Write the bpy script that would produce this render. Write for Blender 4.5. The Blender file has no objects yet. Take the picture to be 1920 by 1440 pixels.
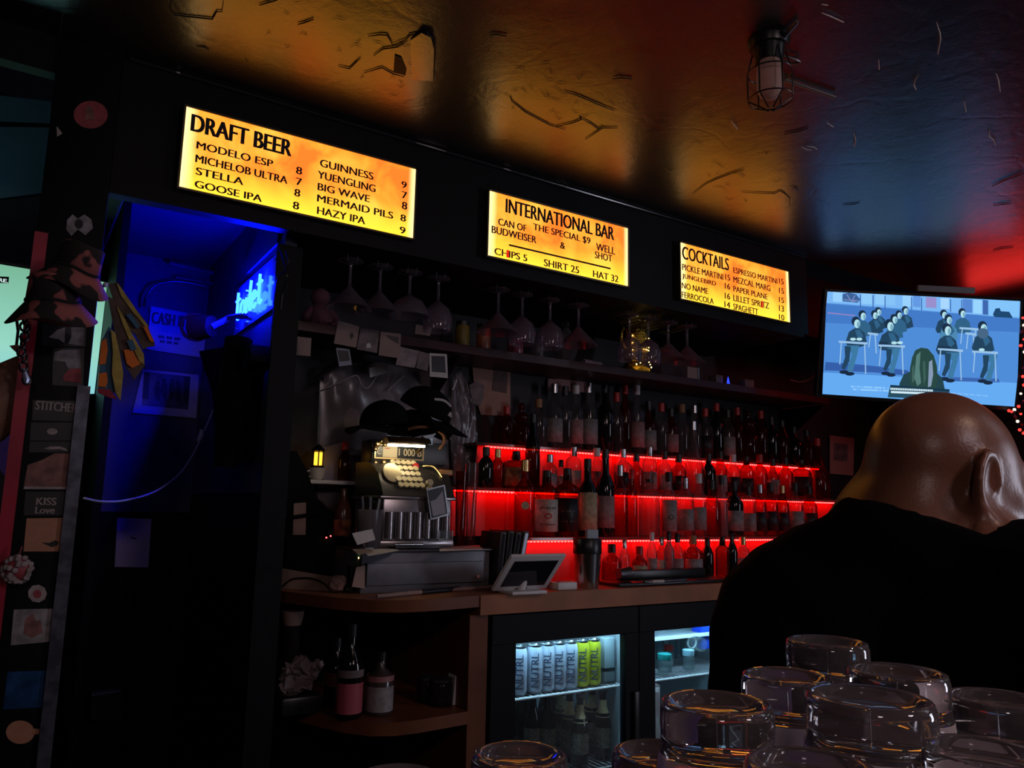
import bpy, bmesh, math, random
import numpy as np
from mathutils import Vector, Matrix

# ------------------------------------------------------------------ camera, world, exposure
scene = bpy.context.scene
COL = scene.collection
FPX = 1461.0                       # focal length in pixels of the 1920-wide frame
EYE = 1.27


def _n(v):
    v = np.array(v, float)
    return v / np.linalg.norm(v)


_X = _n((2305, 279, FPX))
_Z = _n((190, -9220, FPX))
_Z = _n(_Z - _X * np.dot(_X, _Z))
_Y = np.cross(_Z, _X)
ROT = np.array([_X, _Y, _Z])       # world = ROT @ (right, down, forward)

cam_data = bpy.data.cameras.new('camera')
cam_data.sensor_fit = 'HORIZONTAL'
cam_data.sensor_width = 36.0
cam_data.lens = FPX / 1920.0 * 36.0
cam_data.clip_start = 0.02
cam = bpy.data.objects.new('camera', cam_data)
COL.objects.link(cam)
_r, _u, _b = ROT @ np.array([1, 0, 0.]), ROT @ np.array([0, -1, 0.]), ROT @ np.array([0, 0, -1.])
cam.matrix_world = Matrix(((_r[0], _u[0], _b[0], 0), (_r[1], _u[1], _b[1], 0), (_r[2], _u[2], _b[2], EYE), (0, 0, 0, 1)))
scene.camera = cam

world = bpy.data.worlds.new('world')
scene.world = world
world.use_nodes = True
world.node_tree.nodes['Background'].inputs[0].default_value = (0.5, 0.5, 0.8, 1)
world.node_tree.nodes['Background'].inputs[1].default_value = 0.002

scene.view_settings.view_transform = 'Standard'
scene.view_settings.look = 'None'
scene.view_settings.gamma = 1.0
scene.view_settings.use_curve_mapping = False
scene.view_settings.exposure = 0.0
scene.cycles.max_bounces = 12
scene.cycles.transparent_max_bounces = 40
scene.cycles.transmission_bounces = 12
scene.cycles.caustics_refractive = False
scene.cycles.sample_clamp_indirect = 4.0


def lamp(name, kind, loc, energy, color, size=0.3, target=None, spot=None, blend=0.6):
    d = bpy.data.lights.new(name, kind)
    d.energy = energy
    d.color = color
    if kind == 'AREA':
        d.shape = 'DISK'
        d.size = size
    else:
        d.shadow_soft_size = size
    if spot:
        d.spot_size = math.radians(spot)
        d.spot_blend = blend
    o = bpy.data.objects.new(name, d)
    COL.objects.link(o)
    o.location = loc
    if target is not None:
        o.rotation_euler = (Vector(target) - Vector(loc)).to_track_quat('-Z', 'Y').to_euler()
    o['kind'] = 'helper'
    return o


# ceiling lamps put behind and above the drinkers (out of the frame)
lamp('ceiling_lamp', 'AREA', (-0.8, -1.3, 2.44), 4.5, (1.0, 0.78, 0.76), 0.35, (0.0, -0.2, 0.0))  # separate lamp added to light the post
lamp('ceiling_lamp', 'AREA', (1.3, -1.5, 2.44), 8.0, (1.0, 0.80, 0.88), 0.4, (1.3, 0.6, 0.4))
lamp('ceiling_lamp', 'AREA', (1.45, -0.55, 2.46), 2.8, (1.0, 0.66, 0.50), 0.10, (1.1, 0.1, 0.0))


# ------------------------------------------------------------------ from photo pixels to the places in the room
def ray(px, py):
    return ROT @ np.array([px - 960.0, py - 720.0, FPX])


def atY(px, py, y):
    r = ray(px, py); p = r * (y / r[1]); return Vector((p[0], p[1], p[2] + EYE))


def atX(px, py, x):
    r = ray(px, py); p = r * (x / r[0]); return Vector((p[0], p[1], p[2] + EYE))


def atZ(px, py, z):
    r = ray(px, py); p = r * ((z - EYE) / r[2]); return Vector((p[0], p[1], p[2] + EYE))


def atD(px, py, d):
    p = ray(px, py) * (d / FPX); return Vector((p[0], p[1], p[2] + EYE))


def depth(p):
    return float((ROT.T @ np.array([p[0], p[1], p[2] - EYE]))[2])


def ppm(p):
    """metres per photo pixel at a point"""
    return depth(p) / FPX


# ------------------------------------------------------------------ materials
def srgb(r, g, b):
    f = lambda c: (c / 255 / 12.92) if c / 255 <= 0.04045 else ((c / 255 + 0.055) / 1.055) ** 2.4
    return (f(r), f(g), f(b))


_mats = {}


def pbr(name, color, rough=0.5, metal=0.0, spec=0.5, noise=0.0, nscale=8.0, bump=0.0, bscale=40.0, color2=None, coat=0.0):
    if name in _mats:
        return _mats[name]
    m = bpy.data.materials.new(name)
    m.use_nodes = True
    nt = m.node_tree
    p = nt.nodes['Principled BSDF']
    p.inputs['Base Color'].default_value = (*color, 1)
    p.inputs['Roughness'].default_value = rough
    p.inputs['Metallic'].default_value = metal
    p.inputs['Specular IOR Level'].default_value = spec
    p.inputs['Coat Weight'].default_value = coat
    tc = None
    if noise or bump or color2:
        tc = nt.nodes.new('ShaderNodeTexCoord')
    if noise or color2:
        tx = nt.nodes.new('ShaderNodeTexNoise')
        tx.inputs['Scale'].default_value = nscale
        tx.inputs['Detail'].default_value = 5
        nt.links.new(tc.outputs['Object'], tx.inputs['Vector'])
        cr = nt.nodes.new('ShaderNodeValToRGB')
        cr.color_ramp.elements[0].position = 0.38
        cr.color_ramp.elements[1].position = 0.62
        c2 = color2 or tuple(c * (1 - noise) for c in color)
        cr.color_ramp.elements[0].color = (*c2, 1)
        cr.color_ramp.elements[1].color = (*color, 1)
        nt.links.new(tx.outputs['Fac'], cr.inputs['Fac'])
        nt.links.new(cr.outputs['Color'], p.inputs['Base Color'])
    if bump:
        bx = nt.nodes.new('ShaderNodeTexNoise')
        bx.inputs['Scale'].default_value = bscale
        bx.inputs['Detail'].default_value = 6
        nt.links.new(tc.outputs['Object'], bx.inputs['Vector'])
        bn = nt.nodes.new('ShaderNodeBump')
        bn.inputs['Strength'].default_value = bump
        bn.inputs['Distance'].default_value = 0.02
        nt.links.new(bx.outputs['Fac'], bn.inputs['Height'])
        nt.links.new(bn.outputs['Normal'], p.inputs['Normal'])
    _mats[name] = m
    return m


def glow(name, color, strength=1.0):
    if name in _mats:
        return _mats[name]
    m = bpy.data.materials.new(name)
    m.use_nodes = True
    nt = m.node_tree
    nt.nodes.remove(nt.nodes['Principled BSDF'])
    e = nt.nodes.new('ShaderNodeEmission')
    e.inputs[0].default_value = (*color, 1)
    e.inputs[1].default_value = strength
    nt.links.new(e.outputs[0], nt.nodes['Material Output'].inputs[0])
    _mats[name] = m
    return m


def thin_glass(name, tint, rough=0.03, haze=0.0, hazecol=(0.5, 0.5, 0.5), ior=1.45):
    """thin walled bottle glass: tinted see-through with a Fresnel reflection"""
    if name in _mats:
        return _mats[name]
    m = bpy.data.materials.new(name)
    m.use_nodes = True
    nt = m.node_tree
    nt.nodes.remove(nt.nodes['Principled BSDF'])
    t = nt.nodes.new('ShaderNodeBsdfTransparent'); t.inputs[0].default_value = (*tint, 1)
    lw = nt.nodes.new('ShaderNodeLayerWeight'); lw.inputs['Blend'].default_value = 0.35      # longer way through the wall at the edges
    tm = nt.nodes.new('ShaderNodeMixRGB'); tm.inputs[1].default_value = (*tint, 1); tm.inputs[2].default_value = (*[c ** 4 * 0.5 for c in tint], 1)
    nt.links.new(lw.outputs['Facing'], tm.inputs[0]); nt.links.new(tm.outputs[0], t.inputs[0])
    g = nt.nodes.new('ShaderNodeBsdfGlossy'); g.inputs['Roughness'].default_value = rough
    fr = nt.nodes.new('ShaderNodeFresnel'); fr.inputs['IOR'].default_value = ior
    mx = nt.nodes.new('ShaderNodeMixShader')
    ge = nt.nodes.new('ShaderNodeNewGeometry'); ml = nt.nodes.new('ShaderNodeMath'); ml.operation = 'MULTIPLY'
    iv = nt.nodes.new('ShaderNodeMath'); iv.operation = 'SUBTRACT'; iv.inputs[0].default_value = 1.0
    nt.links.new(ge.outputs['Backfacing'], iv.inputs[1]); nt.links.new(fr.outputs[0], ml.inputs[0]); nt.links.new(iv.outputs[0], ml.inputs[1])
    nt.links.new(ml.outputs[0], mx.inputs[0]); nt.links.new(t.outputs[0], mx.inputs[1]); nt.links.new(g.outputs[0], mx.inputs[2])
    last = mx
    if haze:
        d = nt.nodes.new('ShaderNodeBsdfTranslucent'); d.inputs[0].default_value = (*hazecol, 1)
        d2 = nt.nodes.new('ShaderNodeBsdfDiffuse'); d2.inputs[0].default_value = (*hazecol, 1)
        a = nt.nodes.new('ShaderNodeMixShader'); nt.links.new(d.outputs[0], a.inputs[1]); nt.links.new(d2.outputs[0], a.inputs[2])
        mm = nt.nodes.new('ShaderNodeMixShader'); mm.inputs[0].default_value = haze
        nt.links.new(mx.outputs[0], mm.inputs[1]); nt.links.new(a.outputs[0], mm.inputs[2])
        last = mm
    nt.links.new(last.outputs[0], nt.nodes['Material Output'].inputs[0])
    _mats[name] = m
    return m


# ------------------------------------------------------------------ mesh builder
_origin = {}


class MB:
    def __init__(self):
        self.v, self.f, self.k, self.mats = [], [], [], []

    def mi(self, m):
        if m not in self.mats:
            self.mats.append(m)
        return self.mats.index(m)

    def add(self, verts, faces, m):
        o = len(self.v); i = self.mi(m)
        self.v += [Vector(p) for p in verts]
        for fc in faces:
            self.f.append([o + q for q in fc]); self.k.append(i)
        return self

    def box(self, c, s, m, rot=None, bev=0.0):
        b = bmesh.new()
        bmesh.ops.create_cube(b, size=1.0)
        for v in b.verts:
            v.co = Vector((v.co.x * s[0], v.co.y * s[1], v.co.z * s[2]))
        if bev:
            bmesh.ops.bevel(b, geom=b.edges[:], offset=bev, segments=2, affect='EDGES', profile=0.5)
        b.verts.index_update()
        M = rot if rot is not None else Matrix.Identity(3)
        self.add([M @ v.co + Vector(c) for v in b.verts], [[v.index for v in fc.verts] for fc in b.faces], m)
        b.free()
        return self

    def bb(self, x0, x1, y0, y1, z0, z1, m, bev=0.0):
        return self.box(((x0 + x1) / 2, (y0 + y1) / 2, (z0 + z1) / 2), (x1 - x0, y1 - y0, z1 - z0), m, None, bev)

    def lathe(self, prof, o, m, n=24, M=None, p=None, sy=1.0, closed=True):
        """prof: (r, z) list from one end to the other; p: superellipse exponent for squarish sections"""
        M = M if M is not None else Matrix.Identity(3)
        o = Vector(o); V = []; F = []
        for r, z in prof:
            for i in range(n):
                a = 2 * math.pi * (i + 0.5) / n
                c, s = math.cos(a), math.sin(a)
                k = 1.0 if not p else (abs(c) ** p + abs(s) ** p) ** (-1.0 / p)
                V.append(M @ Vector((r * k * c, r * k * s * sy, z)) + o)
        L = len(prof)
        for j in range(L - 1):
            for i in range(n):
                i2 = (i + 1) % n
                F.append([j * n + i, j * n + i2, (j + 1) * n + i2, (j + 1) * n + i])
        if closed:
            F.append([i for i in range(n)][::-1])
            F.append([(L - 1) * n + i for i in range(n)])
        return self.add(V, F, m)

    def cyl(self, p0, p1, r0, m, r1=None, n=16):
        p0, p1 = Vector(p0), Vector(p1)
        d = p1 - p0
        M = d.to_track_quat('Z', 'Y').to_matrix()
        return self.lathe([(r0, 0), (r0 if r1 is None else r1, d.length)], p0, m, n, M)

    def tube(self, pts, r, m, n=8, closed=False):
        pts = [Vector(p) for p in pts]
        V = []; F = []; L = len(pts); up = None
        rr = r if isinstance(r, (list, tuple)) else [r] * L
        for i, p in enumerate(pts):
            t = (pts[min(i + 1, L - 1)] - pts[max(i - 1, 0)]) if not closed else (pts[(i + 1) % L] - pts[i - 1])
            t = t.normalized() if t.length else Vector((0, 0, 1))
            if up is None:
                up = Vector((0, 0, 1)) if abs(t.z) < 0.9 else Vector((1, 0, 0))
            a = t.cross(up).normalized(); b = a.cross(t).normalized(); up = b
            for q in range(n):
                w = 2 * math.pi * q / n
                V.append(p + (a * math.cos(w) + b * math.sin(w)) * rr[i])
        for i in range(L if closed else L - 1):
            j = (i + 1) % L
            for q in range(n):
                q2 = (q + 1) % n
                F.append([i * n + q, i * n + q2, j * n + q2, j * n + q])
        if not closed:
            F.append([q for q in range(n)][::-1]); F.append([(L - 1) * n + q for q in range(n)])
        return self.add(V, F, m)

    def ball(self, c, r, m, n=16, M=None):
        r = r if isinstance(r, (tuple, list)) else (r, r, r)
        h = max(4, n // 2); V = []; F = []
        M = M if M is not None else Matrix.Identity(3)
        for j in range(1, h):
            a = math.pi * j / h
            for i in range(n):
                b = 2 * math.pi * i / n
                V.append(M @ Vector((r[0] * math.sin(a) * math.cos(b), r[1] * math.sin(a) * math.sin(b), r[2] * math.cos(a))) + Vector(c))
        V.append(M @ Vector((0, 0, r[2])) + Vector(c)); V.append(M @ Vector((0, 0, -r[2])) + Vector(c))
        for j in range(h - 2):
            for i in range(n):
                i2 = (i + 1) % n
                F.append([j * n + i, (j + 1) * n + i, (j + 1) * n + i2, j * n + i2])
        t = (h - 1) * n
        for i in range(n):
            i2 = (i + 1) % n
            F.append([t, i, i2]); F.append([t + 1, (h - 2) * n + i2, (h - 2) * n + i])
        return self.add(V, F, m)

    def prism(self, poly, th, m, side=None):
        """poly: 3-D outline; th: thickness vector pushed behind it"""
        poly = [Vector(p) for p in poly]; th = Vector(th); n = len(poly)
        V = poly + [p + th for p in poly]
        self.add(V, [list(range(n)), list(range(n, 2 * n))[::-1]], m)
        self.add(V, [[i, i + n, (i + 1) % n + n, (i + 1) % n] for i in range(n)], side or m)
        return self

    def build(self, name, parent=None, smooth=40.0):
        o0 = _origin.get(parent.name, Vector()) if parent else Vector()
        me = bpy.data.meshes.new(name)
        me.from_pydata([tuple(p - o0) for p in self.v], [], self.f)
        for m in self.mats:
            me.materials.append(m)
        me.polygons.foreach_set('material_index', self.k)
        me.update()
        b = bmesh.new(); b.from_mesh(me)
        bmesh.ops.remove_doubles(b, verts=b.verts, dist=1e-6)
        bmesh.ops.recalc_face_normals(b, faces=b.faces)
        b.to_mesh(me); b.free()
        if smooth:
            me.polygons.foreach_set('use_smooth', [True] * len(me.polygons))
            me.set_sharp_from_angle(angle=math.radians(smooth))
        o = bpy.data.objects.new(name, me)
        COL.objects.link(o)
        if parent:
            o.parent = parent
            _origin[o.name] = o0
        else:
            _origin[o.name] = Vector()
        return o


def tag(o, label, cat, group=None):
    o['label'] = label
    o['category'] = cat
    if group:
        o['group'] = group
    return o


def thing(name, loc, label, cat, group=None):
    o = bpy.data.objects.new(name, None)
    o.empty_display_size = 0.03
    COL.objects.link(o)
    o.location = loc
    _origin[o.name] = Vector(loc)
    return tag(o, label, cat, group)


def struct(o):
    o['kind'] = 'structure'
    return o


def copy_thing(src, loc, label, group=None):
    """a copy of a thing with copies of its parts and sub-parts"""
    r = src.copy(); COL.objects.link(r); r.location = loc; r['label'] = label
    _origin[r.name] = Vector(loc)
    if group:
        r['group'] = group
    for ch in src.children:
        c = ch.copy(); COL.objects.link(c); c.parent = r
        for g in ch.children:
            d = g.copy(); COL.objects.link(d); d.parent = c
    return r


_dg = None


def text_geo(body, bold=0.0, extrude=0.0):
    """outline mesh of a line of writing: (verts, faces, width, cap height) with its lower left at 0,0"""
    cu = bpy.data.curves.new('writing', 'FONT')
    cu.body = body
    cu.offset = bold
    cu.extrude = extrude
    cu.resolution_u = 4
    ob = bpy.data.objects.new('writing', cu)
    COL.objects.link(ob)
    dg = bpy.context.evaluated_depsgraph_get()
    me = bpy.data.meshes.new_from_object(ob.evaluated_get(dg))
    V = [Vector(v.co) for v in me.vertices]; F = [list(p.vertices) for p in me.polygons]
    bpy.data.objects.remove(ob); bpy.data.curves.remove(cu); bpy.data.meshes.remove(me)
    if not V:
        return [], [], 1, 1
    x0 = min(v.x for v in V); x1 = max(v.x for v in V); y0 = min(v.y for v in V); y1 = max(v.y for v in V)
    return [Vector((v.x - x0, v.y - y0, v.z)) for v in V], F, x1 - x0, y1 - y0


def text_fine(body, mx):
    """the same writing cut into small faces, for wrapping round a curve"""
    V, F, tw, th = text_geo(body)
    b = bmesh.new()
    vs = [b.verts.new(v) for v in V]
    for f in F:
        try:
            b.faces.new([vs[i] for i in f])
        except ValueError:
            pass
    bmesh.ops.triangulate(b, faces=b.faces[:])
    for _ in range(5):
        es = [e for e in b.edges if e.calc_length() > th * mx]
        if not es:
            break
        bmesh.ops.subdivide_edges(b, edges=es, cuts=1)
        bmesh.ops.triangulate(b, faces=b.faces[:])
    b.verts.index_update()
    V = [v.co.copy() for v in b.verts]; F = [[v.index for v in f.verts] for f in b.faces]
    b.free()
    return V, F, tw, th


def write(mb, body, o, ux, uy, w, h, m, bold=0.0, strike=0.0):
    """write a line into a mesh: o lower left, ux/uy unit vectors, w/h its size"""
    V, F, tw, th = text_geo(body, bold)
    ux, uy = Vector(ux), Vector(uy)
    for sh in ((-strike, 0.0, strike) if strike else (0.0,)):
        mb.add([Vector(o) + ux * (v.x / tw * w + sh) + uy * (v.y / th * h) + ux.cross(uy) * (sh * 0.02) for v in V], F, m)
# ------------------------------------------------------------------ shared materials
M_BLACK = pbr('black_paint', (0.005, 0.005, 0.007), 0.55, spec=0.15, noise=0.3, nscale=3, bump=0.08, bscale=18)
M_HEADER = pbr('header_paint', (0.004, 0.0037, 0.005), 0.55, spec=0.2, bump=0.05, bscale=9)
M_WALL = pbr('dark_wall', (0.020, 0.017, 0.024), 0.65, noise=0.4, nscale=5, bump=0.1, bscale=25)
M_FLOOR = pbr('dark_floor', (0.02, 0.018, 0.018), 0.5, noise=0.4, nscale=6)
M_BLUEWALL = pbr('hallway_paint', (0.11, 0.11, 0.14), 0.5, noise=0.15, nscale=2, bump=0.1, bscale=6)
M_WOOD = pbr('red_brown_wood', (0.20, 0.065, 0.03), 0.45, spec=0.25, noise=0.35, nscale=4)
M_WOODLT = pbr('counter_wood', (0.40, 0.155, 0.07), 0.45, spec=0.25, noise=0.25, nscale=7)
M_STEEL = pbr('steel', (0.62, 0.62, 0.64), 0.24, 1.0)
M_DKSTEEL = pbr('dark_steel', (0.20, 0.21, 0.24), 0.35, 0.9)
M_BLKPL = pbr('black_plastic', (0.012, 0.012, 0.014), 0.35)
M_BLKCLOTH = pbr('black_cloth', (0.007, 0.007, 0.008), 0.95, spec=0.1, bump=0.2, bscale=60)
M_PAPER = pbr('paper', (0.62, 0.58, 0.56), 0.8)
M_WHITE = pbr('white_plastic', (0.72, 0.70, 0.70), 0.4)
M_INK = pbr('ink', (0.015, 0.012, 0.015), 0.7)
M_BRASS = pbr('brass', (0.75, 0.52, 0.24), 0.3, 1.0)

YH = 2.31         # front of the header
ZH = 2.10         # its underside
ZC = 2.505        # ceiling
YW = 2.93         # back-bar wall
ZT = 0.987        # back counter top
YC = 2.23         # back counter front


# ------------------------------------------------------------------ ceiling: glossy black paint, wrinkled and peeling
def ceiling_mat():
    m = bpy.data.materials.new('glossy_ceiling'); m.use_nodes = True
    nt = m.node_tree; p = nt.nodes['Principled BSDF']
    p.inputs['Base Color'].default_value = (0.012, 0.011, 0.012, 1)
    p.inputs['Roughness'].default_value = 0.31
    p.inputs['Specular IOR Level'].default_value = 1.0
    p.inputs['IOR'].default_value = 1.78
    tc = nt.nodes.new('ShaderNodeTexCoord')
    hs = None
    for sc, dist, st, kind in ((2.2, 0.05, 0.05, 'N'), (7.0, 0.02, 0.07, 'N'), (2.6, 0.003, 0.10, 'V'), (24.0, 0.006, 0.10, 'N'), (110.0, 0.003, 0.16, 'N')):
        if kind == 'N':
            t = nt.nodes.new('ShaderNodeTexNoise'); t.inputs['Scale'].default_value = sc; t.inputs['Detail'].default_value = 5
            t.inputs['Distortion'].default_value = 1.2
            out = t.outputs['Fac']
        else:
            t = nt.nodes.new('ShaderNodeTexVoronoi'); t.feature = 'DISTANCE_TO_EDGE'; t.inputs['Scale'].default_value = sc
            w = nt.nodes.new('ShaderNodeTexNoise'); w.inputs['Scale'].default_value = 4.0
            mx = nt.nodes.new('ShaderNodeMixRGB'); mx.inputs[0].default_value = 0.35
            nt.links.new(tc.outputs['Object'], w.inputs['Vector'])
            nt.links.new(tc.outputs['Object'], mx.inputs[1]); nt.links.new(w.outputs['Color'], mx.inputs[2])
            nt.links.new(mx.outputs[0], t.inputs['Vector'])
            cr = nt.nodes.new('ShaderNodeValToRGB'); cr.color_ramp.elements[1].position = 0.04
            nt.links.new(t.outputs['Distance'], cr.inputs['Fac']); out = cr.outputs['Color']
        if kind == 'N':
            nt.links.new(tc.outputs['Object'], t.inputs['Vector'])
        b = nt.nodes.new('ShaderNodeBump'); b.inputs['Strength'].default_value = st; b.inputs['Distance'].default_value = dist
        nt.links.new(out, b.inputs['Height'])
        if hs:
            nt.links.new(hs.outputs['Normal'], b.inputs['Normal'])
        hs = b
    nt.links.new(hs.outputs['Normal'], p.inputs['Normal'])
    return m


M_CEIL = ceiling_mat()
M_FLAKE_GLINT = pbr('flake_glint', (0.55, 0.5, 0.47), 0.6)  # pale colour carries the white glints on the peeling paint
ceil_o = struct(MB().bb(-2.5, 5.0, -3.0, YH + 0.02, ZC, ZC + 0.05, M_CEIL).build('ceiling', None, 0))


def cpt(px, py, dz=0.003):
    return atZ(px, py, ZC - dz)


cr = MB()
M_CRACK = pbr('crack', (0.004, 0.003, 0.003), 0.7)
cracks = [[(322, 0), (318, 16), (326, 28), (352, 31), (372, 33), (398, 36), (406, 22), (416, 22), (419, 2)], [(486, 10), (505, 4), (520, 0)],
          [(368, 87), (382, 88), (392, 94)], [(558, 46), (572, 42), (588, 36)], [(690, 68), (712, 65), (726, 66), (736, 84)],
          [(736, 84), (762, 74), (768, 66), (800, 60), (812, 72), (816, 100), (812, 150)], [(700, 105), (718, 92), (745, 88), (764, 76)],
          [(634, 124), (655, 129), (666, 118), (676, 109)], [(682, 137), (716, 127), (736, 138), (758, 144)],
          [(956, 180), (960, 190), (985, 210), (1030, 234), (1060, 243)], [(1058, 172), (1080, 178), (1120, 195), (1152, 208)],
          [(1040, 238), (1075, 230), (1090, 224), (1086, 220)], [(1086, 220), (1108, 232), (1122, 242), (1130, 236)], [(1097, 262), (1118, 248), (1130, 240), (1158, 240)],
          [(1300, 362), (1325, 344), (1345, 335), (1372, 325), (1396, 317)], [(1390, 360), (1420, 362), (1452, 363), (1462, 358), (1470, 362), (1481, 372), (1480, 388)],
          [(1470, 252), (1500, 246), (1516, 240)], [(1148, 148), (1165, 146), (1185, 148)], [(1860, 350), (1880, 340), (1920, 325)],
          [(918, 66), (930, 64), (950, 68)], [(1580, 384), (1600, 383), (1612, 380)], [(1862, 386), (1880, 383), (1896, 382)], [(1862, 470), (1880, 466), (1900, 464)]]
for c in cracks:
    P = [cpt(*q) for q in c]
    n = len(P)
    cr.tube(P, [0.0004 + 0.0017 * math.sin(math.pi * (i + 0.4) / n) for i in range(n)], M_CRACK, 5)
cr.prism([cpt(740, 104), cpt(752, 108), cpt(762, 132), cpt(760, 142), cpt(738, 134)], (0, 0, 0.002), M_CRACK)
random.seed(21)
for (cx_, cy_, sx_, sy_, n_) in ((1020, 170, 150, 60, 26), (640, 70, 170, 60, 14), (1400, 330, 110, 60, 16), (1250, 250, 120, 60, 10), (740, 130, 60, 50, 14)):
    for _ in range(n_):
        x_, y_ = cx_ + random.gauss(0, 0.5) * sx_, cy_ + random.gauss(0, 0.5) * sy_
        a_ = random.uniform(-0.3, 0.6); L_ = random.uniform(6, 30)
        P = [cpt(x_ + L_ * (i / 4 - .5) * math.cos(a_), max(2, y_ + L_ * (i / 4 - .5) * math.sin(a_) + 2.5 * math.sin(i * 1.7 + x_))) for i in range(5)]
        cr.tube(P, [0.0002, 0.0006, 0.0009, 0.0006, 0.0002], M_CRACK, 4)
o = cr.build('paint_crack', ceil_o); o['kind'] = 'structure'
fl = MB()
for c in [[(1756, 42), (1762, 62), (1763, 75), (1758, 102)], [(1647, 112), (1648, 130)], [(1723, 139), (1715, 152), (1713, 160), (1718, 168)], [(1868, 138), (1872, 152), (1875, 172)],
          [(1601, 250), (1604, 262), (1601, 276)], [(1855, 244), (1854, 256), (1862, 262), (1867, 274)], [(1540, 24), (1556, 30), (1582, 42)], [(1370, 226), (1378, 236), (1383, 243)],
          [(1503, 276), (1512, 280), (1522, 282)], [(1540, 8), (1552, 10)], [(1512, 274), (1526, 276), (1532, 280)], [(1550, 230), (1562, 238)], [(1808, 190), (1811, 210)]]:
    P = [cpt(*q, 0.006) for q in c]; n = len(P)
    fl.tube(P, [0.0005 + 0.0017 * math.sin(math.pi * (i + 0.3) / n) for i in range(n)], M_FLAKE_GLINT, 5)
for (xa_, xb_) in ((780, 836), (944, 958), (1044, 1062), (330, 338)):  # glints along the ceiling corner, put in as pale tubes
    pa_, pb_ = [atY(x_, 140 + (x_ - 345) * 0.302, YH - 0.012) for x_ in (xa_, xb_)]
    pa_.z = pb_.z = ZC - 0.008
    fl.tube([pa_, pa_.lerp(pb_, .5), pb_], [0.001, 0.003, 0.001], M_FLAKE_GLINT, 6)
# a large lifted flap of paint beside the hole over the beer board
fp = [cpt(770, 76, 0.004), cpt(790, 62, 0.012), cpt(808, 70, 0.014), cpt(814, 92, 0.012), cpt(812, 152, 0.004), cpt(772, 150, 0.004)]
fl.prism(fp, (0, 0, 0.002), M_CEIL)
o = fl.build('paint_flake_and_glint', ceil_o); o['kind'] = 'structure'

# ------------------------------------------------------------------ floor, walls, header
struct(MB().bb(-2.5, 5.0, -3.0, 4.3, -0.05, 0.0, M_FLOOR).build('floor', None, 0))
struct(MB().bb(0.72, 4.66, YW, YW + 0.08, 0, ZC, M_WALL).build('wall_back', None, 0))
struct(MB().bb(4.60, 4.68, -3.0, -1.75, 0, ZC, M_WALL).bb(4.60, 4.68, -0.95, YW, 0, ZC, M_WALL).bb(4.60, 4.68, -1.75, -0.95, 0, 0.6, M_WALL).bb(4.60, 4.68, -1.75, -0.95, 2.2, ZC, M_WALL).build('wall_right', None, 0))
# added lit window, unseen past the right edge: highlights on glass and fill light
wn = struct(MB().bb(4.61, 4.66, -1.75, -1.70, 0.6, 2.2, M_BLACK).bb(4.61, 4.66, -1.0, -0.95, 0.6, 2.2, M_BLACK).bb(4.61, 4.66, -1.75, -0.95, 0.6, 0.65, M_BLACK).bb(4.61, 4.66, -1.75, -0.95, 2.15, 2.2, M_BLACK).build('fill_window', None, 0))
wp = MB().bb(4.63, 4.635, -1.68, -1.0, 0.65, 2.15, glow('fill_glow', (0.80, 0.82, 1.0), 10.0)).build('fill_pane', wn, 0); wp['kind'] = 'structure'
struct(MB().bb(-2.5, 5.0, -3.06, -3.0, 0, ZC, M_WALL).build('wall_rear', None, 0))
struct(MB().bb(-2.56, -2.5, -3.0, 4.3, 0, ZC, M_WALL).build('wall_left', None, 0))
struct(MB().bb(-2.5, 0.06, 3.30, 3.36, 0, 2.75, M_WALL).build('wall_far_left', None, 0))
# hallway behind the opening on the left
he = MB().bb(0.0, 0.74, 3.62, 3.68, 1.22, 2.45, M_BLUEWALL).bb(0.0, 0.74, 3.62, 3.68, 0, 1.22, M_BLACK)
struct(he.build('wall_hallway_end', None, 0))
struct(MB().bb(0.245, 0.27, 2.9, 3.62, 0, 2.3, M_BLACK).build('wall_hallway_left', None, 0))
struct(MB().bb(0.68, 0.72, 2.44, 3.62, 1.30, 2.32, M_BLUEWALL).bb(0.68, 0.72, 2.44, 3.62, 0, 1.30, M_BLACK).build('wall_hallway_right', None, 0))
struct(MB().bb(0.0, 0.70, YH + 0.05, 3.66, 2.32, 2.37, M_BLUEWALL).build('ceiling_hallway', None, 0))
# header over the back bar: carries the boards, hides the glass rack
hd = MB().bb(0.157, 3.13, YH, YH + 0.045, ZH, ZC, M_HEADER).bb(0.74, 3.13, YH + 0.045, YW, ZH, ZH + 0.03, M_HEADER)
hd.bb(3.13, 3.17, YH + 0.005, YW, ZH + 0.02, ZC, M_HEADER)
struct(hd.build('trim_1', None, 0))
cv = MB()
cv.tube([(0.17, YH - 0.006, ZC - 0.006), (3.16, YH - 0.006, ZC - 0.006)], 0.006, pbr('glossy_caulk', (0.02, 0.02, 0.024), 0.15), 8)
struct(cv.build('trim_2', None))
struct(MB().bb(0.655, 0.735, 2.425, 2.44, 0, 2.09, M_BLACK).build('trim_5', None, 0))
struct(MB().bb(-2.5, -0.001, YH, YH + 0.045, 2.40, ZC, M_HEADER).build('light_block_beam', None, 0))  # dark beam added to block the screen-lit ceiling from view
# beam past the end of the header, behind the television
struct(MB().bb(3.17, 4.60, 2.50, YW, 2.18, ZC, M_HEADER).build('trim_3', None, 0))

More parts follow.
